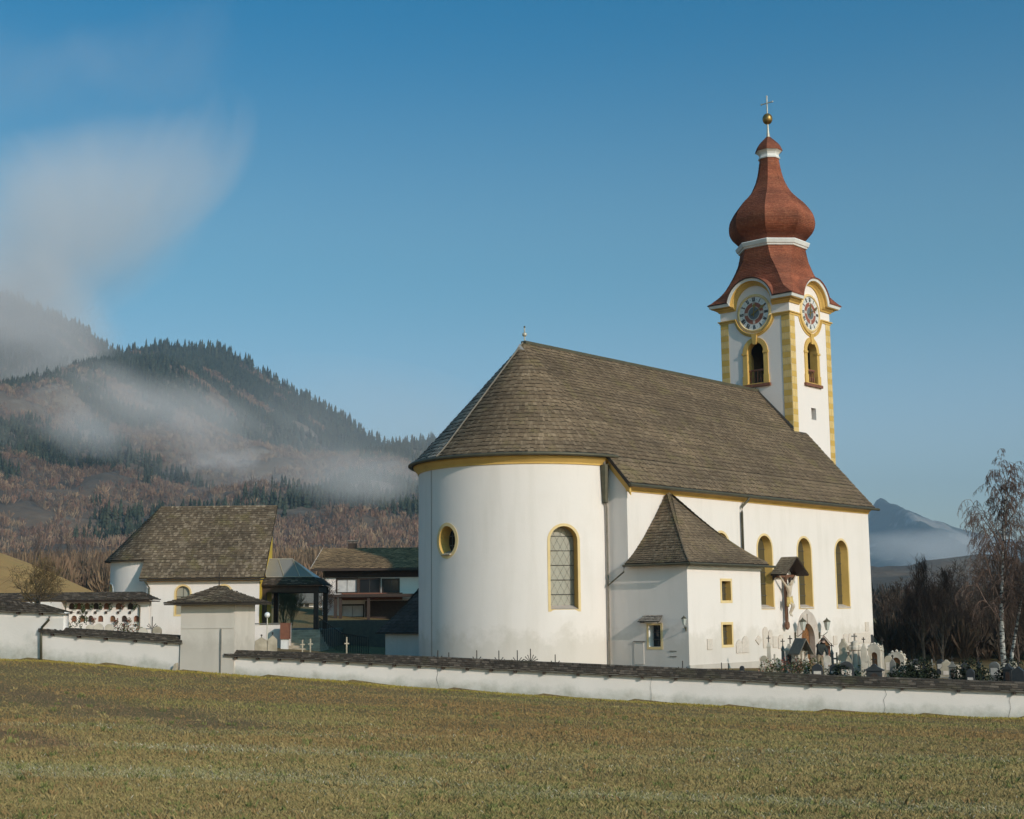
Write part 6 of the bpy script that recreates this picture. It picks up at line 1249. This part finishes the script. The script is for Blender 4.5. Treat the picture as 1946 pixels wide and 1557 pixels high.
# ------------------------------------------------------------------ terrain noise
def vnoise(x, y, seed=0):
    xi, yi = np.floor(x).astype(int), np.floor(y).astype(int); xf, yf = x - xi, y - yi
    def h(a, b): n = (a * 374761393 + b * 668265263 + seed * 974634777) & 0x7fffffff; n = ((n ^ (n >> 13)) * 1274126177) & 0x7fffffff; return ((n ^ (n >> 16)) & 0xffff) / 65535.0
    u, v = xf * xf * (3 - 2 * xf), yf * yf * (3 - 2 * yf)
    return (h(xi, yi) * (1 - u) + h(xi + 1, yi) * u) * (1 - v) + (h(xi, yi + 1) * (1 - u) + h(xi + 1, yi + 1) * u) * v
def fbm(x, y, o=4, seed=0): return sum(vnoise(x * 2 ** k, y * 2 ** k, seed + k) * .5 ** k for k in range(o)) / 1.9
def grid_obj(name, xs, ys, zf, mat):
    X, Y = np.meshgrid(xs, ys, indexing='ij'); Z = zf(X, Y); n2 = Y.shape[1]; I, J = np.meshgrid(np.arange(len(xs) - 1), np.arange(n2 - 1), indexing='ij'); a = (I * n2 + J).ravel()
    o = np_mesh(name, np.stack([X, Y, Z], -1), np.stack([a, a + n2, a + n2 + 1, a + 1], 1), 4, mat); o.data.polygons.foreach_set('use_smooth', [True] * len(o.data.polygons)); return tag(o, kind='structure')
# --- golden hill on the left
_hl = [on_y(px, py, 190) for px, py in [(-700, 905), (-400, 950), (-150, 1000), (0, 1041), (60, 1062), (120, 1088), (170, 1112), (200, 1124), (260, 1150), (330, 1180)]]
hxs, hzs = np.array([p[0] for p in _hl]), np.array([p[2] for p in _hl])
def hill_z(X, Y):
    top = np.interp(X * 190 / np.maximum(Y, 120), hxs, hzs - 2.0) ; k = np.clip((Y - 112) / 78, 0, 1); k = np.sin(k * PI / 2) ** 1.15; d_ = np.clip((Y - 190) / 60, 0, 1)
    return 1.2 + np.clip(top, -3, None) * k * (1 - .8 * d_ ** 2) + .35 * (fbm(X / 9, Y / 9, 4, 3) - .5) * k - .6 * (1 - k)
hm_, t, b = new_mat('dry_meadow'); p = pos(t); t.links.new(ramp(t, noise(t, 1.0, 7, pos(t, (.12, .12, .5)), .7), [(.3, (.34, .185, .058)), (.5, (.50, .28, .085)), (.7, (.42, .26, .075))]), b.inputs['Base Color']); b.inputs['Roughness'].default_value = 1; bump(t, b, noise(t, 3, 8, p), .8, .2)
grid_obj('hill', np.linspace(-220, -45, 120), np.linspace(110, 260, 90), hill_z, hm_)
# --- forested mountain, left
MD = 2800.0
_mt = [on_y(px, py, MD) for px, py in [(-1400, 570), (-700, 540), (-250, 540), (0, 572), (60, 590), (110, 612), (170, 642), (210, 677), (250, 683), (300, 668), (360, 672), (420, 676), (470, 698), (540, 743), (620, 788), (700, 838), (745, 860), (780, 857), (830, 850), (950, 880), (1150, 960), (1350, 1060), (1600, 1150)]]
mxs, mzs = np.array([p[0] for p in _mt]), np.array([p[2] for p in _mt])
def mount_z(X, Y):
    ridge = np.interp(X * MD / np.maximum(Y, 700) if False else X, mxs, mzs); k = np.clip((Y - 420) / (MD - 420), 0, 1); back = np.clip((Y - MD) / 1500, 0, 1)
    gul = (fbm(X / 260, Y / 420, 5, 7) - .5)
    z = ridge * (k ** 1.12) + gul * 150 * np.sin(np.clip(k, 0, 1) * PI) * .9 + (fbm(X / 60, Y / 60, 4, 9) - .5) * 40 * np.sin(np.clip(k * .92, 0, 1) * PI)
    return np.maximum(z * (1 - back * .6), -2)
mm, t, b = new_mat('mountain_floor'); p = pos(t)
c_ = ramp(t, noise(t, .012, 8, p, .65), [(.35, (.09, .07, .05)), (.55, (.16, .11, .075)), (.72, (.30, .25, .19))]); t.links.new(c_, b.inputs['Base Color']); b.inputs['Roughness'].default_value = 1; bump(t, b, noise(t, .05, 8, p), .7, 6)
mx_, my_ = np.linspace(-2700, 420, 230), np.concatenate([np.linspace(415, 1000, 90), np.linspace(1010, 2900, 150), np.linspace(2950, 4300, 20)])
grid_obj('mountain', mx_, my_, mount_z, mm)
def scatter(n, seed, px0=-60, px1=860, d0=430, d1=2830, power=1.0):
    g = np.random.default_rng(seed); d_ = d0 + (d1 - d0) * g.random(n) ** power; px = g.uniform(px0, px1, n); x = (px - 973) / 2650 * d_; return x, d_, px
def conifers(name, X, Y, Z, H, seed, cols):
    g = np.random.default_rng(seed); n = len(X); tiers = [(0.0, .30, .40), (.25, .25, .66), (.52, .18, .86), (.74, .11, 1.02)]; V = []; F = []; K = 6; per = len(tiers) * (K + 1); 
    P = np.stack([X, Y, Z], -1); rot = g.uniform(0, 6.28, n)
    parts = []
    for z0, r, z1 in tiers:
        for k in range(K): q = rot + 2 * PI * k / K; rr = r * .62 * H * g.uniform(.7, 1.25, n); parts.append(P + np.stack([rr * np.cos(q), rr * np.sin(q), z0 * H + H * .04 * g.normal(size=n)], -1))
        parts.append(P + np.stack([0 * H, 0 * H, z1 * H], -1))
    V = np.stack(parts, 1); base = (np.arange(n) * per)[:, None, None]
    F = np.array([[t_ * (K + 1) + k, t_ * (K + 1) + (k + 1) % K, t_ * (K + 1) + K] for t_ in range(len(tiers)) for k in range(K)])[None]
    c = np.asarray(cols)[g.integers(0, len(cols), n)] * g.uniform(.65, 1.3, (n, 1))
    o = np_mesh(name, V, (base + F).reshape(-1), 3, MAT['tint'], None, np.repeat(c, per, 0)); return o
def broadleaf(name, X, Y, Z, H, seed, cols, m=16, wk=1.0):
    """leafless broadleaf wood: each tree a spray of thin upright branch blades"""
    g = np.random.default_rng(seed); n = len(X); P = np.stack([X, Y, Z], -1)
    V = np.empty((n, m, 3, 3)); 
    for j in range(m):
        q = g.uniform(0, 2 * PI, n); of = np.sqrt(g.random(n)); o = of * .36 * H; top = H * (.40 + .60 * np.sqrt(1 - of ** 2 * .9) * g.uniform(.55, 1.0, n)); b0 = P + np.stack([.03 * H * np.cos(q), .03 * H * np.sin(q), H * g.uniform(.0, .45, n)], -1)
        tip = P + np.stack([o * np.cos(q), o * np.sin(q), top], -1); w_ = H * g.uniform(.012, .035, n) * wk
        q2 = g.uniform(0, PI, n); s_ = np.stack([w_ * np.cos(q2), w_ * np.sin(q2), 0 * w_], -1)
        V[:, j, 0] = b0; V[:, j, 1] = tip + s_ - np.stack([0 * w_, 0 * w_, .12 * H * g.random(n)], -1); V[:, j, 2] = tip - s_
    c = np.asarray(cols)[g.integers(0, len(cols), n)] * g.uniform(.85, 1.15, (n, 1))
    return np_mesh(name, V, np.arange(n * m * 3), 3, MAT['tint'], None, np.repeat(c, m * 3, 0))
CON = [(.050, .062, .040), (.040, .052, .034), (.065, .07, .045)]
BRD = [(.235, .14, .10), (.19, .11, .08), (.28, .18, .12), (.15, .105, .085), (.31, .215, .14)]
X, Y, PX = scatter(46000, 3, power=.62); Z = mount_z(X, Y); k = (Y - 420) / (MD - 420); pat = fbm(X / 120, Y / 120, 4, 21)
con = (pat + (k - .55) * .34 > .53); keep = RNG.random(len(X)) < np.where(con, 1.0, .85)
hgt = np.where(con, 12.5, 9.0) * RNG.uniform(.6, 1.25, len(X)) * np.interp(Y, [430, 1200, 2800], [.75, .95, 1.25])
s1 = con & keep & (pat < .80); s2 = (~con) & keep & (fbm(X / 70, Y / 70, 3, 5) > .36)
w1_ = conifers('conifer_forest', X[s1], Y[s1], Z[s1] - 1, hgt[s1], 5, CON); tag(w1_, 'dark spruce forest covering the misty mountain slope', 'forest', kind='stuff')
w2_ = broadleaf('bare_forest', X[s2], Y[s2], Z[s2] - 1, hgt[s2], 6, BRD, 14); tag(w2_, 'leafless purple-brown forest on the lower mountain slope', 'forest', kind='stuff')
# crest spruces stand against the sky
g = np.random.default_rng(9); px = g.uniform(-40, 860, 900); Y = MD + g.uniform(-60, 40, 900); X = (px - 973) / 2650 * Y; w3_ = conifers('crest_spruces', X, Y, mount_z(X, Y) - 2, g.uniform(10, 36, 900), 8, CON); tag(w3_, 'row of spruces along the mountain crest', 'forest', kind='stuff')
# dense lower wood and scrub at the foot, then individual pale-stemmed trees at the edge
g = np.random.default_rng(12); n = 2600; d_ = g.uniform(270, 470, n); px = g.uniform(-60, 840, n); X = (px - 973) / 2650 * d_; lw2 = broadleaf('forest_edge_scrub', X, d_, np.maximum(T(X, d_), 0) - .5 + np.clip((d_ - 250) / 220, 0, 1) * 14, g.uniform(5, 12, n), 13, [(.21, .13, .08), (.17, .105, .065), (.26, .17, .10), (.13, .09, .06)], 46, .32); tag(lw2, 'brown leafless scrub along the foot of the mountain', 'scrub', kind='stuff')
def foot_z(X, Y): return 1.0 + np.clip((Y - 250) / 220, 0, 1) * 14.0 + 2 * (fbm(X / 30, Y / 30, 3, 4) - .5) - np.clip(1 - (Y - 235) / 15, 0, 1) * 4
grid_obj('foot_slope', np.linspace(-260, 40, 60), np.linspace(232, 480, 40), foot_z, mm)
ft = bare_tree('edge_tree', (0, 0, 0), 15, .20, 71, 'x', None, 'bark', 'twig', levels=3, spread=.34, first=.45, kids=(16, 6, 4), up=1.0, ratio=.34); ft2 = bare_tree('edge_tree', (0, 0, 0), 12, .18, 72, 'x', None, 'bark', 'twig', levels=3, spread=.45, first=.3, kids=(16, 6, 4), up=.8, ratio=.42)
g = random.Random(3)
EDGE = [(12, 300), (38, 290), (46, 300), (75, 310), (84, 305), (92, 300), (101, 315), (128, 300), (150, 290), (160, 320), (186, 285), (192, 300), (199, 300), (205, 310), (60, 340), (115, 340), (140, 345), (172, 340), (25, 330)]
for i, (px, dp_) in enumerate(EDGE):
    s_ = ft if i % 2 == 0 else ft2; o = s_ if i < 2 else copy_tree(s_); x = (px - 973) / 2650 * dp_; z = float(foot_z(np.array([x]), np.array([float(dp_)]))[0]); o.location = (x, dp_, z - .5); o.rotation_euler = (0, 0, g.uniform(0, 6)); sc_ = g.uniform(.75, 1.1); o.scale = (sc_, sc_, sc_)
    rk_ = sorted(EDGE).index((px, dp_)); tag(o, f'pale-stemmed bare tree at the forest edge behind the hill, {ORD[rk_]} from the left', 'tree', 'pale-stemmed trees at the forest edge')
# --- distant peak, right
PD = 6500.0
_pk = [on_y(px, py, PD) for px, py in [(1350, 1080), (1500, 1040), (1600, 1000), (1645, 985), (1655, 972), (1662, 955), (1668, 945), (1675, 943), (1682, 948), (1690, 956), (1700, 960), (1730, 969), (1760, 985), (1800, 996), (1830, 1004), (1900, 1020), (2000, 1035), (2200, 1000), (2600, 1050)]]
pxs, pzs = np.array([p[0] for p in _pk]), np.array([p[2] for p in _pk])
def peak_z(X, Y):
    rg_ = np.interp(X, pxs, pzs); k = np.clip((Y - 4200) / (PD - 4200), 0, 1); bk = np.clip((Y - PD) / 1200, 0, 1)
    return rg_ * k ** 1.1 * (1 - .7 * bk) + (fbm(X / 160, Y / 160, 5, 31) - .5) * 90 * np.sin(k * PI) ** .6 - 5
pm, t, b = new_mat('distant_rock_and_forest'); p = pos(t, (1, 1, 1)); rk = ramp(t, noise(t, .0035, 7, p, .6), [(.52, (0, 0, 0)), (.58, (1, 1, 1))]); gm = t.nodes.new('ShaderNodeNewGeometry')
t.links.new(mixc(t, rk, (.035, .045, .035), (.34, .30, .26)), b.inputs['Base Color']); b.inputs['Roughness'].default_value = 1; bump(t, b, noise(t, .02, 8, p), .8, 20)
grid_obj('distant_peak', np.linspace(400, 4600, 260), np.concatenate([np.linspace(4150, 6600, 110), np.linspace(6700, 7900, 12)]), peak_z, pm)
# dark wooded rise behind the right-hand trees
g = np.random.default_rng(15); n = 5200; d_ = g.uniform(240, 800, n) ; px = g.uniform(1560, 2050, n); X = (px - 973) / 2650 * d_
def rise_z(X, Y): return 1 + np.clip((Y - 230) / 600, 0, 1) * np.interp(X / np.maximum(Y, 1), [.2, .26, .33, .42], [1, 2, 4, 8]) - np.clip(1 - (Y - 215) / 20, 0, 1) * 4
grid_obj('wooded_rise', np.linspace(30, 420, 50), np.linspace(214, 860, 50), rise_z, mm)
rw2 = broadleaf('wooded_rise_trees', X, d_, rise_z(X, d_) - .5, g.uniform(3.5, 7.5, n), 16, [(.085, .062, .05), (.065, .05, .04), (.105, .075, .058), (.04, .042, .034)], 26, .5); tag(rw2, 'dark leafless wood behind the graveyard on the right', 'forest', kind='stuff')
g = np.random.default_rng(18); n = 900; d_ = g.uniform(93, 130, n); px = g.uniform(1668, 2060, n); X = (px - 973) / 2650 * d_
ug = broadleaf('undergrowth', X, d_, T(X, d_) - .1, g.uniform(1.2, 3.4, n), 19, [(.075, .053, .038), (.05, .038, .028), (.10, .068, .046)], 40, .35); tag(ug, 'dark bare undergrowth below the thicket trees', 'undergrowth', kind='stuff')
# ------------------------------------------------------------------ low cloud and haze
def cloud_mat(name, dens, scale, lo, hi, col=(1.0, .955, .94), seed=0.0, stretch=(1, 1, 1.6), soft=1.0):
    m = bpy.data.materials.new(name); m.use_nodes = True; t = m.node_tree; t.nodes.clear(); out = t.nodes.new('ShaderNodeOutputMaterial'); v = t.nodes.new('ShaderNodeVolumePrincipled')
    v.inputs['Color'].default_value = (*col, 1); v.inputs['Anisotropy'].default_value = -0.22
    tc = t.nodes.new('ShaderNodeTexCoord'); ln = nod(t, 'ShaderNodeVectorMath', operation='LENGTH'); t.links.new(tc.outputs['Object'], ln.inputs[0])
    g = t.nodes.new('ShaderNodeNewGeometry'); mp = t.nodes.new('ShaderNodeMapping'); mp.inputs['Scale'].default_value = stretch; mp.inputs['Location'].default_value = (seed, seed * .7, seed * 1.3); t.links.new(g.outputs['Position'], mp.inputs[0])
    nz = nod(t, 'ShaderNodeTexNoise', in_Scale=scale, in_Detail=6.0, in_Roughness=.58, in_Distortion=.7); t.links.new(mp.outputs[0], nz.inputs['Vector'])
    sq = nod(t, 'ShaderNodeMath', operation='POWER'); t.links.new(ln.outputs['Value'], sq.inputs[0]); sq.inputs[1].default_value = 1.7
    a1 = nod(t, 'ShaderNodeMath', operation='MULTIPLY_ADD'); t.links.new(sq.outputs[0], a1.inputs[0]); a1.inputs[1].default_value = -hi; t.links.new(nz.outputs['Fac'], a1.inputs[2])
    sub = nod(t, 'ShaderNodeMapRange'); t.links.new(a1.outputs[0], sub.inputs[0]); sub.inputs[1].default_value = lo; sub.inputs[2].default_value = lo + .34; sub.inputs[3].default_value = 0.0; sub.inputs[4].default_value = dens
    t.links.new(sub.outputs[0], v.inputs['Density']); t.links.new(v.outputs[0], out.inputs['Volume'])
    return m
def cloud(name, label, px, py, depth, rx, ry, rz_, m, rot=0.0):
    bm = bmesh.new(); bmesh.ops.create_icosphere(bm, subdivisions=3, radius=1.0); me = bpy.data.meshes.new(name); bm.to_mesh(me); bm.free()
    o = link(name, me, None, [m]); o.location = tuple(on_y(px, py, depth)); o.scale = (rx, ry, rz_); o.rotation_euler = (0, rot, 0); return tag(o, label, 'cloud', kind='stuff')
S_ = lambda px, d_: px / 2650 * d_
cloud('low_cloud', 'bank of low cloud lying across the middle of the mountain', 250, 815, 1250, S_(430, 1250), 280, S_(140, 1250), cloud_mat('mist_a', .021, .0046, .355, .33, seed=40, stretch=(.7, .7, 1.3)), -.10)
cloud('low_cloud', 'small wisp of cloud low on the mountain beside the apse', 690, 925, 1000, S_(190, 1000), 200, S_(95, 1000), cloud_mat('mist_b', .010, .006, .36, .34, seed=90, stretch=(.7, .7, 1.3)))
cloud('low_cloud', 'grey cloud hiding the mountain top at the left edge', -40, 630, 2300, S_(300, 2300), 420, S_(230, 2300), cloud_mat('mist_c', .0075, .0024, .29, .28, seed=10))
cloud('low_cloud', 'large thin cloud drifting up from the mountain top', 170, 430, 2400, S_(420, 2400), 460, S_(210, 2400), cloud_mat('mist_d', .0068, .0024, .28, .38, seed=77, stretch=(1, 1, 1)), -.6)
cloud('low_cloud', 'faint high veil of cloud in the upper left sky', 170, 110, 2800, S_(480, 2800), 480, S_(170, 2800), cloud_mat('mist_e', .0018, .0021, .36, .32, seed=33, stretch=(.6, .6, 1.2)), -.12)
cloud('low_cloud', 'strip of valley mist below the distant peak', 1760, 1050, 3900, S_(170, 3900), 380, S_(52, 3900), cloud_mat('mist_f', .005, .0018, .28, .30, seed=55))
cloud('low_cloud', 'broad thin mist veiling the right shoulder of the mountain', 620, 880, 1150, S_(420, 1150), 250, S_(190, 1150), cloud_mat('mist_g', .0013, .0034, .26, .30, seed=66))
hz_ = MB(); hz_.box(-4800, 4800, -320, 8300, -12, 745); hzm = bpy.data.materials.new('haze_air'); hzm.use_nodes = True; t = hzm.node_tree; t.nodes.clear(); out = t.nodes.new('ShaderNodeOutputMaterial'); v = t.nodes.new('ShaderNodeVolumePrincipled'); v.inputs['Color'].default_value = (.52, .69, .84, 1); v.inputs['Density'].default_value = .000125; v.inputs['Anisotropy'].default_value = 0.1; t.links.new(v.outputs[0], out.inputs['Volume'])
hzo = hz_.build('haze', hzm); tag(hzo, 'thin blue valley haze', 'haze', kind='stuff')
# ------------------------------------------------------------------ field grass
g = np.random.default_rng(21)
def fnoise(x, y, s, seed): return fbm(x / s, y / s, 4, seed)
N = 860000
# spread in depth so that the picture is evenly covered
d_ = 9.0 / (1 - g.random(N) * (1 - 9.0 / 62.0)); px = g.uniform(-60, 2010, N); X = (px - 973) / 2650 * d_; ok = d_ < wall_y(X) - .02; X, D = X[ok], d_[ok]
# stream along the wall foot
Xw = g.uniform(-24, 21, 26000); Dw = wall_y(Xw) - g.uniform(.02, .9, 26000) ** 1.5; X = np.concatenate([X, Xw]); D = np.concatenate([D, Dw]); edge = np.concatenate([np.zeros(ok.sum(), bool), np.ones(26000, bool)])
n = len(X); Z = T(X, D) + swell(X, D)
dw = wall_y(X) - D
patch = fnoise(X, D, 2.6, 3); fine = fnoise(X, D, .7, 8); big = fnoise(X, D, 7.0, 12); streak = fnoise(X * .16 + D * .03, D + X * .12, 1.5, 17)
# wheel tracks of bare earth in the left of the field
jg = (fnoise(X, D, 1.6, 41) - .5) * 3; tr1 = np.exp(-((D - (33.0 - (X + 9) * 1.2) + jg) / 2.3) ** 2) * np.clip((-4.2 - X + jg * .5) / 2, 0, 1); tr2 = np.exp(-((D - (24.0 - (X + 8) * 1.1) + jg * .6) / 1.2) ** 2) * np.clip((-6.2 - X) / 1.5, 0, 1)
track = np.clip(tr1 + tr2, 0, 1)
keep = g.random(n) > track * .45; X, D, Z, dw, patch, fine, big, streak, edge, track = [a[keep] for a in (X, D, Z, dw, patch, fine, big, streak, edge, track)]; n = len(X)
straw, green, brown, frost, lime, dk = [np.array(c) for c in ((.38, .275, .115), (.21, .20, .06), (.31, .18, .07), (.42, .37, .27), (.36, .285, .05), (.14, .13, .045))]
w_g = np.clip((streak * .7 + patch * .3 - .44) * 6, 0, 1) * .62; w_f = np.clip((streak - .45) * 4, .12, 1) * np.clip((33 - D) / 14, 0, .62); w_b = np.clip((big - .36) * 4, 0, 1) * np.clip((D - 20) / 9, 0, 1); w_l = np.clip(1 - dw / 4.0, 0, 1)
r = g.random(n)
C_ = np.where((r < .55)[:, None], straw, np.where((r < .8)[:, None], brown, green)).astype(float); C_ = .35 * C_ + .65 * (.50 * straw + .22 * brown + .28 * green)
def mixm(C_, w, c): w = np.clip(w, 0, 1); q = np.where(g.random(n) < .3, (g.random(n) < w) * 1.0, w)[:, None]; return C_ * (1 - q) + q * c
C_ = mixm(C_, w_g, green); C_ = mixm(C_, w_b * .8, brown); C_ = mixm(C_, w_f * .42, frost); C_ = mixm(C_, w_l * .8, lime); C_ = mixm(C_, np.clip((fine - .68) * 4, 0, .25), dk)
C_ = mixm(C_, track * .85, np.array((.27, .15, .085))); C_ *= g.uniform(.82, 1.18, (n, 1)) * (0.85 + .35 * fine + .25 * (streak - .5))[:, None]
H = (.022 + .036 * g.random(n) ** 2) * (.6 + .9 * patch) * np.where(edge, 1.5, 1.0) * (1 - .5 * track); H *= np.interp(D, [9, 20, 60], [1.0, 1.0, 1.0])
lean = g.uniform(0, 2 * PI, n); la = H * g.uniform(.2, 1.1, n); wd = np.interp(D, [9, 25, 60], [.0025, .005, .012]) * g.uniform(.7, 1.4, n)
# scattered longer tufts break the even cover
tn = 1500; td = 11.0 / (1 - g.random(tn) * (1 - 11.0 / 56.0)); tx = (g.uniform(-60, 2010, tn) - 973) / 2650 * td; tk = td < wall_y(tx) - .5; tx, td = tx[tk], td[tk]; mb_ = 16; tn = len(tx)
tX = np.repeat(tx, mb_) + g.normal(0, .045, tn * mb_); tD = np.repeat(td, mb_) + g.normal(0, .045, tn * mb_); tc = np.array([(.22, .21, .07), (.36, .26, .11), (.15, .16, .05), (.30, .19, .08)])[g.integers(0, 4, tn)]
X = np.concatenate([X, tX]); D = np.concatenate([D, tD]); Z = T(X, D) + swell(X, D); C_ = np.concatenate([C_, np.repeat(tc, mb_, 0) * g.uniform(.7, 1.25, (tn * mb_, 1))]); tH = np.repeat(g.uniform(.05, .11, tn), mb_) * g.uniform(.6, 1.1, tn * mb_)
H = np.concatenate([H, tH]); lean = np.concatenate([lean, g.uniform(0, 2 * PI, tn * mb_)]); la = np.concatenate([la, tH * g.uniform(.2, .8, tn * mb_)]); wd = np.concatenate([wd, np.interp(tD, [9, 25, 60], [.003, .006, .014])]); n = len(X)
P = np.stack([X, D, Z - .004], -1); az = g.uniform(0, PI, n); sd_ = np.stack([np.cos(az) * wd, np.sin(az) * wd, 0 * wd], -1); ld = np.stack([np.cos(lean) * la, np.sin(lean) * la, 0 * la], -1)
mid = P + ld * .35 + np.stack([0 * H, 0 * H, H * .65], -1); tip = P + ld + np.stack([0 * H, 0 * H, H], -1)
V = np.stack([P - sd_, P + sd_, mid + sd_ * .8, mid - sd_ * .8], 1); V2 = np.stack([mid - sd_ * .8, mid + sd_ * .8, tip], 1)
ga = np_mesh('field_grass', np.concatenate([V[:, [0, 1, 2]].reshape(-1, 3), np.stack([V[:, 0], V[:, 2], tip], 1).reshape(-1, 3)]), np.arange(n * 6), 3, MAT['tint'], None, np.concatenate([np.repeat(C_, 3, 0), np.repeat(C_, 3, 0)])); tag(ga, 'frosty straw and green grass of the open field', 'grass', kind='stuff')
